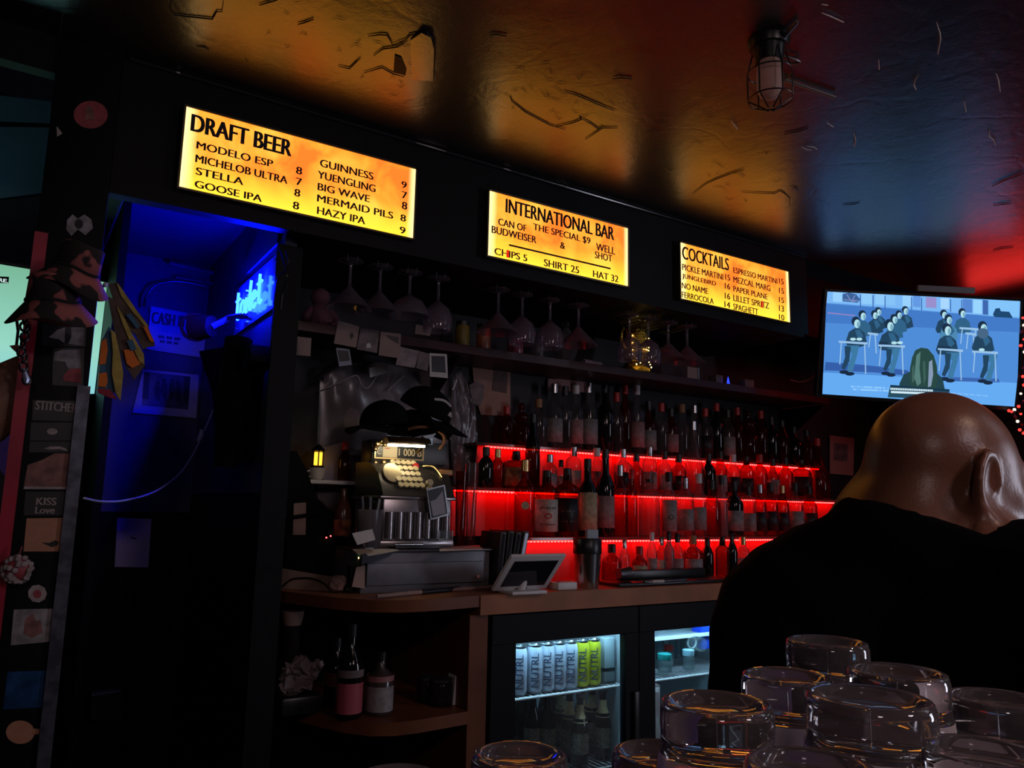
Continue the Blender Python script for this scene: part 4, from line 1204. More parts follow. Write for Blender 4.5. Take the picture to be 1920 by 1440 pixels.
bucket_hat(128, 541, 138, 88, 12, 13, 'upper camouflage bucket hat, tilted, hung on the black post')
bucket_hat(98, 604, 152, 92, 10, -4, 'lower camouflage bucket hat with a drooping brim, hung under the other hat')
hk = thing('coat_hook', (0.075, 2.27, 1.80), 'black hook on the post holding the bucket hats', 'hook')
MB().tube([Vector((0.075, 2.292, 1.84)), Vector((0.075, 2.24, 1.83)), Vector((0.075, 2.20, 1.86))], 0.006, M_BLKPL, 8).build('peg', hk)

# dangling black key chain and brown leather bag at the very left
ch = thing('key_chain', atY(45, 600, 2.24), 'black dangling chain with clips left of the post', 'chain')
g = MB()
for i, (x, y) in enumerate([(47, 600), (45, 612), (52, 617), (46, 632), (43, 645), (40, 660), (46, 672), (44, 688), (48, 700), (50, 712)]):
    p = atY(x, y, 2.25)
    g.tube([p + Vector((0.0085 * math.cos(a) * (1 if i % 2 else .5), 0.003 * math.sin(a * 1), 0.012 * math.sin(a))) for a in [2 * math.pi * q / 10 for q in range(10)]], 0.0032, M_BLKPL, 6, True)
g.build('links', ch)
MB().tube([atY(40, 640, 2.25), atY(38, 632, 2.25), atY(36, 630, 2.25)], 0.0028, M_BLKPL, 6).build('clip', ch)
MB().tube([atY(44, 690, 2.25), atY(50, 712, 2.25), atY(49, 722, 2.25)], [0.004, 0.009, 0.004], pbr('chain_tag', (0.4, 0.42, 0.6), 0.3, 0.6), 8).build('tag', ch)
bg = thing('leather_bag', atY(8, 840, 2.35), 'brown leather bag hanging at the left edge in front of the lit screen', 'bag')
M_LEATHER = pbr('brown_leather', (0.48, 0.23, 0.15), 0.5, noise=0.4, nscale=8, bump=0.3, bscale=30)
g = MB()
o_ = atY(4, 752, 2.36); s = ppm(o_)
pr = [(-90, 0), (-62, 26), (-20, 34), (20, 35), (45, 30), (70, 20), (92, 0.5)]
Mx = Matrix.Rotation(math.radians(10), 3, 'Y')
g.lathe([(max(r, 0.3) * s * 1.15, -z * s) for z, r in pr][::-1], o_, M_LEATHER, 20, Mx, None, 0.6)
g.build('body', bg, 60)
quad([(18, 648), (34, 646), (46, 656), (40, 668), (26, 656)], 2.33, 0.01, M_LEATHER).build('flap', bg, 30)
MB().tube([atY(30, 655, 2.345), atY(34, 620, 2.36), atY(30, 590, 2.40)], 0.004, M_BLKCLOTH, 6).build('strap', bg)
vb = thing('violet_glow_sheet', atY(-10, 1000, 2.6), 'violet glow put in as a coloured sheet below the leather bag at the left edge', 'cloth')
quad([(-60, 850), (0, 822), (32, 778), (30, 860), (22, 870), (18, 905), (0, 880), (-60, 900)], 2.62, 0.012, pbr('violet_glow_sheet', (0.22, 0.10, 0.45), 0.8, noise=0.3, nscale=9)).build('fold', vb, 30)  # purple glow given as a coloured sheet

# three bright scarves hanging on the right of the post
M_SC = {'yellow': pbr('scarf_yellow', (0.50, 0.36, 0.08), 0.85, noise=0.3, nscale=30), 'orange': pbr('scarf_orange', (0.75, 0.17, 0.02), 0.8), 'blue': pbr('scarf_blue', (0.05, 0.13, 0.22), 0.85),
        'brown': pbr('scarf_brown', (0.13, 0.08, 0.06), 0.9, noise=0.4, nscale=20), 'red': pbr('scarf_red', (0.30, 0.02, 0.04), 0.85)}


def scarf(label, y, strips):
    t = thing('hanging_scarf', atY(*strips[0][2][0], y), label, 'scarf', 'bright scarves on the post')
    for i, (pn, m, px) in enumerate(strips):
        mb = quad(px, y - 0.004 * i, 0.007, M_SC[m]); mb.build(pn, t, 0)


scarf('brown scarf with yellow edge, outermost of the three on the post', 2.31, [('cloth', 'brown', [(203, 532), (222, 530), (232, 548), (258, 586), (277, 612), (291, 648), (278, 650), (268, 655), (255, 628), (235, 610), (218, 575)]), ('yellow_edge', 'yellow', [(218, 530), (226, 538), (258, 584), (279, 612), (274, 614), (250, 586), (228, 556)]), ('orange_patch', 'orange', [(268, 612), (277, 614), (290, 642), (282, 640)]), ('blue_patch', 'blue', [(236, 590), (246, 588), (262, 612), (256, 616)])])
scarf('yellow and brown scarf with orange patch, middle of the three', 2.285, [('cloth', 'brown', [(203, 556), (212, 560), (240, 612), (262, 655), (272, 685), (252, 712), (238, 690), (218, 640)]), ('yellow_edge', 'yellow', [(218, 572), (230, 590), (250, 630), (270, 664), (271, 684), (262, 678), (246, 645), (232, 612)]), ('orange_patch', 'orange', [(232, 656), (248, 655), (256, 672), (264, 682), (248, 690), (238, 682)]), ('blue_patch', 'blue', [(238, 640), (248, 636), (256, 654), (246, 658)])])
scarf('orange, blue and yellow scarf, innermost of the three beside the lit slit', 2.262, [('cloth', 'blue', [(190, 640), (204, 612), (212, 620), (224, 660), (232, 700), (226, 750), (216, 735), (184, 734)]), ('orange_patch', 'orange', [(190, 640), (199, 634), (202, 655), (198, 682), (186, 684)]), ('lower_orange_patch', 'orange', [(186, 700), (200, 698), (202, 716), (198, 726), (184, 724)]), ('yellow_edge', 'yellow', [(208, 618), (216, 624), (226, 668), (231, 700), (226, 752), (217, 736), (210, 700), (212, 660)]), ('red_hem', 'red', [(183, 728), (206, 730), (220, 748), (206, 746), (184, 736)])])
kn = thing('scarf_peg', (0.165, 2.30, 1.83), 'small round bright-tipped peg on the post holding the scarves', 'hook')
p = atY(198, 534, 2.27)
MB().ball(p, 0.007, M_WHITE, 10).build('tip', kn); MB().cyl(p, Vector((0.156, 2.33, p.z)), 0.004, M_BLKPL).build('rod', kn)

# large lit screen in the room beyond
sc_ = thing('wall_screen', (0.05, 3.24, 1.65), 'large pale green lit screen behind the post', 'screen')
M_LITSCREEN = bpy.data.materials.new('lit_screen'); M_LITSCREEN.use_nodes = True
nt = M_LITSCREEN.node_tree; nt.nodes.remove(nt.nodes['Principled BSDF'])
tc = nt.nodes.new('ShaderNodeTexCoord'); sx = nt.nodes.new('ShaderNodeSeparateXYZ'); nt.links.new(tc.outputs['Generated'], sx.inputs[0])
rp = nt.nodes.new('ShaderNodeValToRGB'); q = rp.color_ramp.elements
q[0].position = 0.0; q[0].color = (0.26, 0.72, 0.90, 1); q[1].position = 1.0; q[1].color = (0.22, 0.55, 0.36, 1)
k = q.new(0.45); k.color = (0.36, 0.80, 0.66, 1)
nt.links.new(sx.outputs['Z'], rp.inputs['Fac'])
em = nt.nodes.new('ShaderNodeEmission'); em.inputs[1].default_value = 0.85
nt.links.new(rp.outputs[0], em.inputs[0]); nt.links.new(em.outputs[0], nt.nodes['Material Output'].inputs[0])
ys = 3.24
quad([(-260, 452), (45, 503), (201, 530), (177, 738), (60, 742), (-260, 755)], ys, 0.004, M_LITSCREEN).build('lit_panel', sc_, 0)
x0_, x1_ = atY(-260, 452, ys).x, atY(201, 530, ys).x
MB().bb(x0_ - 0.02, x1_ + 0.012, ys + 0.005, ys + 0.04, 1.62, 2.10, M_BLKPL).build('housing', sc_, 0)
g = quad([(-60, 516), (17, 519), (16, 531), (-60, 528)], ys - 0.003, 0.002, pbr('caption_strip', (0.01, 0.03, 0.03), 0.6)); g.build('caption_strip', sc_, 0)
g = MB(); a = atY(-3, 528, ys - 0.004); b = atY(15, 529, ys - 0.004)
write(g, 'RE.', (a.x, ys - 0.0045, a.z), (1, 0, 0), (0, 0, 1), b.x - a.x, 0.013, glow('caption_white', (0.8, 1, 0.95), 1.0), 0, 0.0005); g.build('caption', sc_, 0)
# ------------------------------------------------------------------ wall behind the register: shirts in bags, cards, polaroids
M_SHIRT = pbr('grey_shirt', (0.26, 0.215, 0.235), 0.85, noise=0.12, nscale=9)
M_BAGFILM = thin_glass('bag_film', (0.95, 0.95, 0.95), 0.22, 0.04, (0.6, 0.55, 0.6))


def wavy(px, y, amp, mb, m, n=14, th=0.012, seed=0):
    """a soft sheet filling an outline given in photo pixels, with folds standing out of the plane"""
    P = [atY(a, b, y) for a, b in px]
    x0, x1 = min(p.x for p in P), max(p.x for p in P); z0, z1 = min(p.z for p in P), max(p.z for p in P)

    def inside(x, z):
        c = False
        for i in range(len(P)):
            a, b = P[i], P[i - 1]
            if (a.z > z) != (b.z > z) and x < (b.x - a.x) * (z - a.z) / (b.z - a.z) + a.x:
                c = not c
        return c
    b = bmesh.new()
    vs = [b.verts.new((p.x, 0, p.z)) for p in P]
    b.faces.new(vs)
    bmesh.ops.triangulate(b, faces=b.faces[:])
    for _ in range(4):
        es = [e for e in b.edges if e.calc_length() > (x1 - x0) / n]
        if not es:
            break
        bmesh.ops.subdivide_edges(b, edges=es, cuts=1)
        bmesh.ops.triangulate(b, faces=b.faces[:])
    b.verts.index_update()
    V = []
    for v in b.verts:
        u, w = (v.co.x - x0) / (x1 - x0), (v.co.z - z0) / (z1 - z0)
        d = amp * (math.sin(9 * u + 5 * w + seed) * 0.5 + math.sin(17 * u - 8 * w + 2 * seed) * 0.3 + math.sin(4 * w + 13 * w * u + seed) * 0.4)
        edge = min(1, 6 * min(u, 1 - u, w, 1 - w))
        V.append(Vector((v.co.x, y - 0.004 - abs(d) * edge, v.co.z)))
    mb.add(V, [[v.index for v in f.verts] for f in b.faces], m)
    b.free()
    return mb


def solid(o, th):
    md = o.modifiers.new('thick', 'SOLIDIFY'); md.thickness = th; md.offset = 0
    return o


YB = YW - 0.012
sh = thing('bagged_shirt', atY(690, 960, YB), 'large grey shirt in a clear bag on the wall behind the cash register', 'shirt', 'bagged shirts on the wall')
solid(wavy([(606, 706), (640, 682), (700, 678), (770, 690), (830, 700), (846, 730), (842, 800), (838, 960), (594, 960), (598, 840)], YB - 0.01, 0.03, MB(), M_SHIRT, 12).build('shirt', sh, 60), 0.004)
solid(wavy([(600, 700), (642, 674), (700, 672), (780, 684), (838, 694), (852, 730), (846, 965), (588, 965), (592, 840)], YB - 0.03, 0.02, MB(), M_BAGFILM, 10, seed=2).build('clear_bag', sh, 60), 0.001)
nk = MB()
nk.tube(bez([atY(606, 730, YB - 0.06), atY(640, 716, YB - 0.065), (atY(668, 704, YB - 0.065)), atY(678, 722, YB - 0.068), atY(690, 727, YB - 0.068), atY(706, 706, YB - 0.065)], 6), 0.003, pbr('seam', (0.36, 0.31, 0.33), 0.7), 6)
nk.tube(bez([atY(726, 734, YB - 0.06), atY(744, 716, YB - 0.06), atY(758, 704, YB - 0.06)], 6), 0.003, pbr('seam', (0.36, 0.31, 0.33), 0.7), 6)
nk.build('neckline', sh)
tg = quad([(692, 690), (726, 682), (730, 698), (694, 708)], YB - 0.075, 0.001, M_PAPER).build('price_tag', sh, 0)
s2 = thing('bagged_shirt', atY(875, 960, YB), 'smaller grey shirt in a clear bag right of the black caps', 'shirt', 'bagged shirts on the wall')
solid(wavy([(850, 700), (862, 690), (868, 720), (878, 745), (884, 760), (890, 800), (892, 850), (890, 900), (850, 910), (842, 780), (846, 730)], YB - 0.04, 0.02, MB(), M_SHIRT, 8, seed=1).build('shirt', s2, 60), 0.004)
solid(wavy([(846, 694), (864, 684), (872, 720), (882, 742), (889, 760), (894, 800), (896, 855), (894, 905), (846, 915), (838, 780), (842, 730)], YB - 0.055, 0.016, MB(), M_BAGFILM, 8, seed=3).build('clear_bag', s2, 60), 0.001)
MB().tube(bez([atY(848, 731, YB - 0.075), atY(853, 722, YB - 0.077), atY(856, 712, YB - 0.075)], 5), 0.003, pbr('bag_glint', (0.85, 0.82, 0.9), 0.1), 6).build('bag_fold_glint', s2)  # glint on the bag put in as a pale tube

M_CARD = pbr('card', (0.34, 0.225, 0.20), 0.75, noise=0.12, nscale=14)
M_CARD2 = pbr('printed_card', (0.22, 0.155, 0.16), 0.6, noise=0.5, nscale=20)
M_DARKPRINT = pbr('dark_print', (0.02, 0.018, 0.022), 0.35)
YE = 2.621


def card(label, px, m, prints=(), y=None, name='card', cat='card', group='cards pinned along the shelf edge'):
    y = YE - 0.002 if y is None else y
    t = thing(name, atY(*px[-1], y), label, cat, group)
    quad(px, y, 0.0015, m).build('card', t, 0)
    for i, (pn, mm, pp_) in enumerate(prints):
        quad(pp_, y - 0.0012 - i * 0.0007, 0.0008, mm).build(pn, t, 0)


card('tan card with a dark spade-like spot, first along the shelf edge', [(634, 601), (674, 612), (668, 652), (626, 644)], M_CARD, [('spot', M_DARKPRINT, [(660, 622), (664, 630), (659, 637), (655, 630)])])
card('tan photo card with a small pale pair at its foot, second along the shelf edge', [(676, 615), (711, 620), (707, 662), (669, 655)], M_CARD2, [('pale_pair', M_PAPER, [(688, 644), (694, 643), (696, 652), (686, 652)])], YE - 0.004)
card('tan card with a dark smear and pale frame, third along the shelf edge', [(714, 622), (752, 626), (750, 672), (710, 666)], M_CARD, [('dark_smear', pbr('smear', (0.08, 0.06, 0.055), 0.7), [(722, 628), (748, 632), (747, 645), (732, 636)])])
card('pale mottled card hanging lower, right of the framed tan card', [(750, 650), (786, 658), (778, 690), (742, 684)], pbr('mottled_card', (0.36, 0.28, 0.29), 0.7, noise=0.4, nscale=30), (), YE + 0.02)
card('dark plum card between the mottled card and the instant photo', [(786, 658), (806, 664), (802, 696), (780, 690)], M_CARD2, (), YE + 0.03)
card('instant photo with a bluish dark picture under the spade card', [(630, 652), (655, 654), (660, 684), (636, 687)], pbr('blue_white', (0.28, 0.30, 0.36), 0.5), [('picture', M_DARKPRINT, [(633, 656), (653, 658), (656, 676), (637, 678)])], YE + 0.03, 'instant_photo', 'photo', 'instant photos below the shelf')
card('upright instant photo with a black picture and white frame, under the shelf', [(805, 662), (838, 664), (840, 709), (806, 706)], M_PAPER, [('picture', M_DARKPRINT, [(809, 667), (834, 668), (836, 699), (810, 697)])], YE + 0.03, 'instant_photo', 'photo', 'instant photos below the shelf')
card('small pale label card at the end of the row by the hanging glasses', [(780, 608), (810, 614), (806, 630), (778, 626)], M_CARD, (), YE - 0.001)
card('pinkish scrap of paper at the far left of the shelf edge', [(534, 628), (584, 634), (582, 668), (538, 664)], M_CARD, [('crease', M_CARD2, [(556, 632), (559, 632), (560, 666), (556, 666)])], YE - 0.002)
card('large tan poster with a dark portrait beside the red-lit bottles', [(886, 684), (957, 686), (957, 780), (902, 778), (890, 740)], pbr('poster', (0.40, 0.21, 0.16), 0.7, noise=0.2, nscale=10), [('portrait', pbr('poster_print', (0.14, 0.075, 0.07), 0.7, noise=0.3, nscale=30), [(926, 692), (952, 696), (950, 738), (922, 732)])], YB - 0.004, 'poster', 'poster', 'posters on the bar wall')
card('pinkish face-shaped cutout beside the tan poster', [(880, 722), (896, 714), (908, 724), (906, 748), (900, 762), (886, 756)], M_CARD2, (), YB - 0.02, 'cutout', 'card')
card('pale red-lit strip of paper high behind the tallest bottles', [(1028, 710), (1108, 712), (1106, 736), (1026, 732)], pbr('strip', (0.5, 0.25, 0.24), 0.7), (), YB - 0.002, 'paper_strip', 'paper', 'posters on the bar wall')
card('dim red-lit sheet of paper at the right end of the bottles', [(1556, 816), (1602, 822), (1600, 892), (1556, 888)], pbr('sheet', (0.45, 0.22, 0.2), 0.7), [('print', M_CARD2, [(1564, 830), (1590, 834), (1589, 866), (1563, 862)])], YB - 0.002, 'paper_sheet', 'paper', 'posters on the bar wall')

# ------------------------------------------------------------------ antique cash register with lamp and black caps
YR = 2.46
M_REG = pbr('old_nickel', (0.34, 0.31, 0.32), 0.28, 0.85, noise=0.25, nscale=12)
M_REGDK = pbr('register_dark', (0.05, 0.045, 0.045), 0.4, 0.3)
M_KEY = pbr('ivory_key', (0.62, 0.52, 0.30), 0.35)
M_DISPLAY = pbr('display_card', (0.70, 0.58, 0.36), 0.5)
M_DISPBK = pbr('display_black', (0.02, 0.018, 0.014), 0.3)
rl, rr = atY(712, 1010, YR).x, atY(852, 1015, YR).x
rz0 = 1.128


def rz(px, py, y=YR):
    return atY(px, py, y).z


reg = thing('cash_register', ((rl + rr) / 2, YR, rz0), 'antique metal cash register with raised number display and rows of keys', 'register')
zk0, zk1, zt0, zt1 = rz(720, 920), rz(720, 880), rz(716, 862), rz(710, 828)
b = MB()
b.bb(rl, rr, YR, YR + 0.22, rz0, rz0 + 0.025, M_REG, 0.006).bb(rl + 0.012, rr - 0.012, YR + 0.010, YR + 0.26, rz0 + 0.025, zk0 - 0.02, M_REG, 0.004)
for q in range(7):                                         # fluted lower front
    x = rl + 0.035 + q * (rr - rl - 0.07) / 6
    b.cyl((x, YR + 0.010, rz0 + 0.03), (x, YR + 0.010, zk0 - 0.07), 0.016, M_REG, n=12)
b.build('body', reg)
MB().bb(rl - 0.003, rr + 0.003, YR + 0.004, YR + 0.26, zk0 - 0.028, zk0 - 0.016, M_REG, 0.003).build('ledge', reg)
k = MB()
prof = [(0.0, zk0 - 0.016), (0.02, zk0 + 0.02), (0.05, zk1 - 0.01), (0.10, zk1 + 0.015), (0.15, zt0), (0.26, zt0), (0.26, zk0 - 0.016)]
k.prism([Vector((rl + 0.005, YR + a, z)) for a, z in prof], (rr - rl - 0.01, 0, 0), M_REGDK)
k.build('key_bank', reg, 30)
MB().lathe([(0.034, 0), (0.034, 0.006), (0.026, 0.008)], (atY(738, 884, YR + 0.03).x, YR + 0.045, rz(738, 886)), pbr('register_plate', (0.6, 0.5, 0.3), 0.4, 0.5), 24, Matrix.Rotation(math.radians(62), 3, 'X'), None, 1.1).build('crest_plate', reg)
x_k0, x_k1 = atY(752, 870, YR).x, atY(792, 870, YR).x
for r_ in range(5):
    for c_ in range(5):
        x = x_k0 + (x_k1 - x_k0) * c_ / 4 + r_ * 0.004
        f_ = r_ / 4
        y = YR + 0.012 + f_ * 0.11; z = zk0 + 0.016 + f_ * (zt0 - zk0 - 0.022)
        ko = MB().cyl((x, y + 0.02, z - 0.012), (x, y - 0.014, z + 0.004), 0.003, M_STEEL, n=8)
        ko.cyl((x, y - 0.014, z + 0.004), (x, y - 0.019, z + 0.008), 0.0105, M_KEY, n=14)
        ko.build('key', reg)
ko = MB().cyl((x_k1 + 0.018, YR + 0.10, zt0 - 0.016), (x_k1 + 0.018, YR + 0.085, zt0 - 0.010), 0.012, CAP['red'], n=14); ko.build('red_key', reg)
for zz in (zk0 + 0.03, zk0 + 0.008):
    MB().cyl((x_k1 + 0.036, YR + 0.02, zz), (x_k1 + 0.036, YR + 0.004, zz + 0.004), 0.012, M_KEY, n=14).build('side_key', reg)
MB().tube(bez([Vector((x_k1 + 0.05, YR + 0.10, zt0 - 0.01)), Vector((x_k1 + 0.085, YR + 0.08, zt0 - 0.012)), Vector((x_k1 + 0.10, YR + 0.04, zt0 - 0.05))], 6), 0.004, M_BRASS, 8).build('crank_guard', reg)
MB().bb(x_k1 + 0.10, x_k1 + 0.155, YR + 0.06, YR + 0.085, zk1 - 0.008, zk1 + 0.012, pbr('wood_handle', (0.55, 0.25, 0.06), 0.4), 0.004).build('crank_handle', reg)
# number display
YDp = YR + 0.155
d0, d1 = atY(703, 850, YDp).x, atY(791, 850, YDp).x
dz0, dz1 = rz(720, 858, YDp), rz(720, 835, YDp)
ds = MB().bb(d0 - 0.012, atY(838, 850, YDp).x, YDp, YDp + 0.10, zt0, dz1 + 0.02, M_REGDK, 0.004)
dso = ds.build('display_housing', reg)
fm = MB(); th_ = 0.005
fm.bb(d0 - th_, d1 + th_, YDp - 0.008, YDp, dz1, dz1 + th_, M_BRASS).bb(d0 - th_, d1 + th_, YDp - 0.008, YDp, dz0 - th_, dz0, M_BRASS).bb(d0 - th_, d0, YDp - 0.008, YDp, dz0, dz1, M_BRASS).bb(d1, d1 + th_, YDp - 0.008, YDp, dz0, dz1, M_BRASS)
fm.build('display_frame', dso, 0)
xa, xb = atY(717, 850, YDp).x, atY(744, 850, YDp).x
MB().bb(xa, xb, YDp - 0.004, YDp, dz0 + 0.002, dz1 - 0.002, M_DISPLAY).bb(xa + 0.006, xa + 0.026, YDp - 0.005, YDp, dz1 - 0.012, dz1 - 0.009, CAP['red']).build('display_card', dso, 0)
MB().bb(xb, d1, YDp - 0.003, YDp, dz0, dz1, M_DISPBK).build('display_window', dso, 0)
MB().bb(d0, xa, YDp - 0.003, YDp, dz0, dz1, M_DISPBK).build('display_window', dso, 0)
g = MB(); write(g, '1 000 B', (xb + 0.006, YDp - 0.0045, dz0 + 0.010), (1, 0, 0), (0, 0, 1), d1 - xb - 0.010, dz1 - dz0 - 0.018, M_DISPLAY, 0, 0.0006); write(g, 'C', (d0 + 0.006, YDp - 0.0045, dz0 + 0.010), (1, 0, 0), (0, 0, 1), xa - d0 - 0.012, dz1 - dz0 - 0.018, M_DISPLAY, 0, 0.0006)
g.build('digits', dso, 0)
sc = MB()
for (x_, y_, r_) in ((708, 832, 0.012), (704, 842, 0.009), (716, 828, 0.010), (722, 834, 0.007), (712, 872, 0.010), (720, 868, 0.012), (728, 876, 0.009), (704, 868, 0.009)):
    sc.ball(atY(x_, y_, YDp - 0.012), (r_, r_ * 0.6, r_), M_BRASS, 10)
sc.build('scrollwork', reg)
fr_ = thing('photo_frame', atY(825, 975, YR - 0.02), 'tilted little picture frame leaning on the front of the cash register', 'frame')
YPF = YR - 0.02
quad([(800, 917), (834, 909), (842, 966), (808, 975)], YPF, 0.008, M_STEEL).build('frame', fr_, 0)
quad([(802, 920), (832, 912), (839, 963), (810, 972)], YPF - 0.001, 0.001, M_DARKPRINT).build('mat', fr_, 0)
quad([(807, 940), (818, 936), (830, 920), (836, 962), (812, 968)], YPF - 0.002, 0.001, pbr('frame_print', (0.36, 0.34, 0.40), 0.5)).build('print', fr_, 0)
so = thing('card_holder', atY(840, 1015, YR - 0.03), 'small clear stand at the right foot of the cash register', 'stand')
g = MB(); a = atY(823, 1014, YR - 0.03); e = atY(848, 1014, YR - 0.03); z_ = rz(823, 995, YR - 0.03)
g.tube([Vector((a.x, a.y, z_)), a, e, Vector((e.x, e.y, z_))], 0.002, M_WHITE, 6); g.build('wire', so)
MB().bb(a.x, e.x, YR - 0.028, YR - 0.024, a.z, z_, M_CLEAR).build('pane', so, 0)

# strip lamp over the display, black caps heaped above
lm_ = thing('register_lamp', atY(765, 826, YR + 0.02), 'small brass strip lamp lighting the cash register display', 'lamp')
M_WARM = glow('warm_tube', (1.0, 0.86, 0.58), 45.0)
p0, p1 = atY(728, 833, YR + 0.03), atY(796, 836, YR + 0.03)
MB().cyl(p0 + Vector((0, 0, -0.002)), p1 + Vector((0, 0, -0.002)), 0.0042, M_WARM, n=12).build('tube', lm_)
g = MB()
N = 10
V = []; F = []
for q in range(N + 1):
    a = math.radians(10 + 160 * q / N)
    for pp_ in (p0 + Vector((-0.012, 0, 0)), p1 + Vector((0.012, 0, 0))):
        V.append(pp_ + Vector((0, 0.028 * math.cos(a), 0.026 * math.sin(a))))
for q in range(N):
    F.append([2 * q, 2 * q + 1, 2 * q + 3, 2 * q + 2])
g.add(V, F, pbr('lamp_shade', (0.10, 0.06, 0.03), 0.35, 0.6))
solid(g.build('shade', lm_, 60), 0.003)
MB().tube(bez([p1 + Vector((0, 0.02, 0.03)), p1 + Vector((0.03, 0.06, 0.02)), p1 + Vector((0.03, 0.13, -0.02)), Vector((p1.x + 0.03, YR + 0.19, dz1 + 0.015))], 6), 0.005, M_BRASS, 8).build('arm', lm_)


def cap(c, R, rotz, tilt, label, logo=False):
    t = thing('baseball_cap', c, label, 'cap', 'black caps over the cash register')
    M = Matrix.Rotation(math.radians(rotz), 3, 'Z') @ Matrix.Rotation(math.radians(tilt), 3, 'X')
    mb = MB(); V = []; F = []; n, h = 24, 8
    for j in range(h + 1):
        a = math.pi / 2 * j / h
        for i in range(n):
            b_ = 2 * math.pi * i / n
            V.append(Vector(c) + M @ Vector((R * 0.92 * math.cos(a) * math.cos(b_), R * 1.05 * math.cos(a) * math.sin(b_), R * 0.95 * math.sin(a) ** 0.9)))
    for j in range(h):
        for i in range(n):
            i2 = (i + 1) % n
            F.append([j * n + i, j * n + i2, (j + 1) * n + i2, (j + 1) * n + i])
    mb.add(V, F, M_BLKCLOTH); solid(mb.build('crown', t, 60), 0.003)
    mb = MB(); V = []; F = []
    for i in range(13):
        a = -math.pi / 2 - 1.15 + 2.3 * i / 12
        cx, sy_ = math.cos(a), math.sin(a)
        bulge = max(0.0, math.cos(a + math.pi / 2)) ** 0.7
        dz = -0.35 * R * (cx ** 2)
        V.append(Vector(c) + M @ Vector((R * 0.92 * cx, R * 1.05 * sy_, dz * 0.4)))
        V.append(Vector(c) + M @ Vector((R * 1.02 * cx, R * 1.05 * sy_ - R * 0.95 * bulge, dz - 0.10 * R * bulge)))
    for i in range(12):
        F.append([2 * i, 2 * i + 1, 2 * i + 3, 2 * i + 2])
    mb.add(V, F, M_BLKCLOTH); solid(mb.build('visor', t, 60), 0.004)
    MB().ball(Vector(c) + M @ Vector((0, 0, R * 0.95)), (0.007, 0.007, 0.004), M_BLKCLOTH, 10).build('button', t)
    if logo:
        mb = MB()
        for (a0, a1, el, m) in ((-150, -88, 38, M_PAPER), (-100, -88, 14, M_PAPER)):
            P = []
            for i in range(7):
                a = math.radians(a0 + (a1 - a0) * i / 6); e_ = math.radians(el + 8 * math.sin(math.pi * i / 6))
                P.append(Vector(c) + M @ Vector((R * 0.95 * math.cos(e_) * math.cos(a), R * 1.08 * math.cos(e_) * math.sin(a), R * 0.97 * math.sin(e_) ** 0.9)))
            mb.tube(P, 0.005, m, 6)
        mb.build('embroidery', t)
    return t


cap(atY(796, 772, YR + 0.12), 0.097, 40, 26, 'black cap with a white embroidered mark, rightmost over the cash register', True)
cap(atY(722, 796, YR + 0.14), 0.092, -62, 6, 'plain black cap with its visor pointing left over the cash register')
cap(atY(772, 812, YR + 0.16), 0.090, 20, -4, 'plain black cap heaped lowest, just above the strip lamp')
ro = thing('lit_cap_edge', atY(800, 815, YR + 0.06), 'lamp-lit cap edge put in as a curved brown band right of the strip lamp', 'strap')
MB().tube(bez([atY(766, 805, YR + 0.08), atY(785, 801, YR + 0.05), atY(812, 803, YR + 0.04), atY(830, 814, YR + 0.04), atY(833, 828, YR + 0.05), atY(824, 842, YR + 0.07)], 6), 0.006, pbr('lit_edge_brown', (0.34, 0.16, 0.08), 0.6), 8).build('band', ro)  # lamp light on a black cap's edge, put in as a brown tube
MB().bb(atY(804, 828, YR + 0.05).x, atY(811, 828, YR + 0.05).x, YR + 0.048, YR + 0.056, rz(806, 834, YR + .05), rz(806, 822, YR + .05), pbr('band_clip', (0.4, 0.5, 0.62), 0.3, 0.5)).build('buckle', ro, 0)

# ------------------------------------------------------------------ drawer unit under the register, papers and gadgets on the counter
cdx0, cdx1 = 0.985, 1.465
YD = 2.40
dr = thing('till_box', ((cdx0 + cdx1) / 2, YD, ZT), 'wide grey metal cash drawer under the antique register', 'drawer')
zd = 1.118
M_DRAWER = pbr('drawer_grey', (0.20, 0.205, 0.24), 0.45, 0.3, noise=0.12, nscale=20)
MB().bb(cdx0, cdx1, YD + 0.012, YD + 0.34, ZT, zd, M_DRAWER, 0.003).build('body', dr)
MB().bb(cdx0 + 0.015, cdx1 - 0.03, YD, YD + 0.012, ZT + 0.025, zd - 0.035, M_DRAWER, 0.003).build('front_panel', dr)
MB().bb(cdx0 - 0.004, cdx1 + 0.004, YD - 0.004, YD + 0.34, zd, zd + 0.007, pbr('drawer_lid', (0.12, 0.12, 0.14), 0.3, 0.4), 0.002).build('lid', dr)
MB().cyl((cdx1 - 0.055, YD + 0.001, ZT + 0.045), (cdx1 - 0.055, YD - 0.006, ZT + 0.045), 0.006, M_STEEL, n=12).build('lock', dr)
i = 0
for lb, px, m, z in (('white bill flat on the cash drawer, left end', [(678, 1030), (738, 1022), (748, 1032), (690, 1042)], M_PAPER, zd + 0.0075), ('pinkish receipt on the cash drawer beside the white bill', [(660, 1030), (690, 1026), (700, 1034), (672, 1040)], M_CARD, zd + 0.009), ('white bill flat at the right end of the cash drawer', [(824, 1026), (900, 1022), (905, 1030), (824, 1033)], M_PAPER, zd + 0.0075)):
    t = thing('paper_slip', atZ(*px[0], z), lb, 'paper', 'papers on the cash drawer')
    MB().prism([atZ(a, b, z + 0.001) for a, b in px], (0, 0, -0.001), m).build('sheet', t, 0)
t = thing('pen_tray', atY(790, 1030, YD + 0.01), 'dark flat tray of pens on the cash drawer in front of the register', 'tray')
MB().bb(atY(735, 1030, YD + .03).x, atY(822, 1030, YD + .03).x, YD + 0.004, YD + 0.06, zd + 0.0075, zd + 0.018, M_BLKPL, 0.003).build('tray', t)
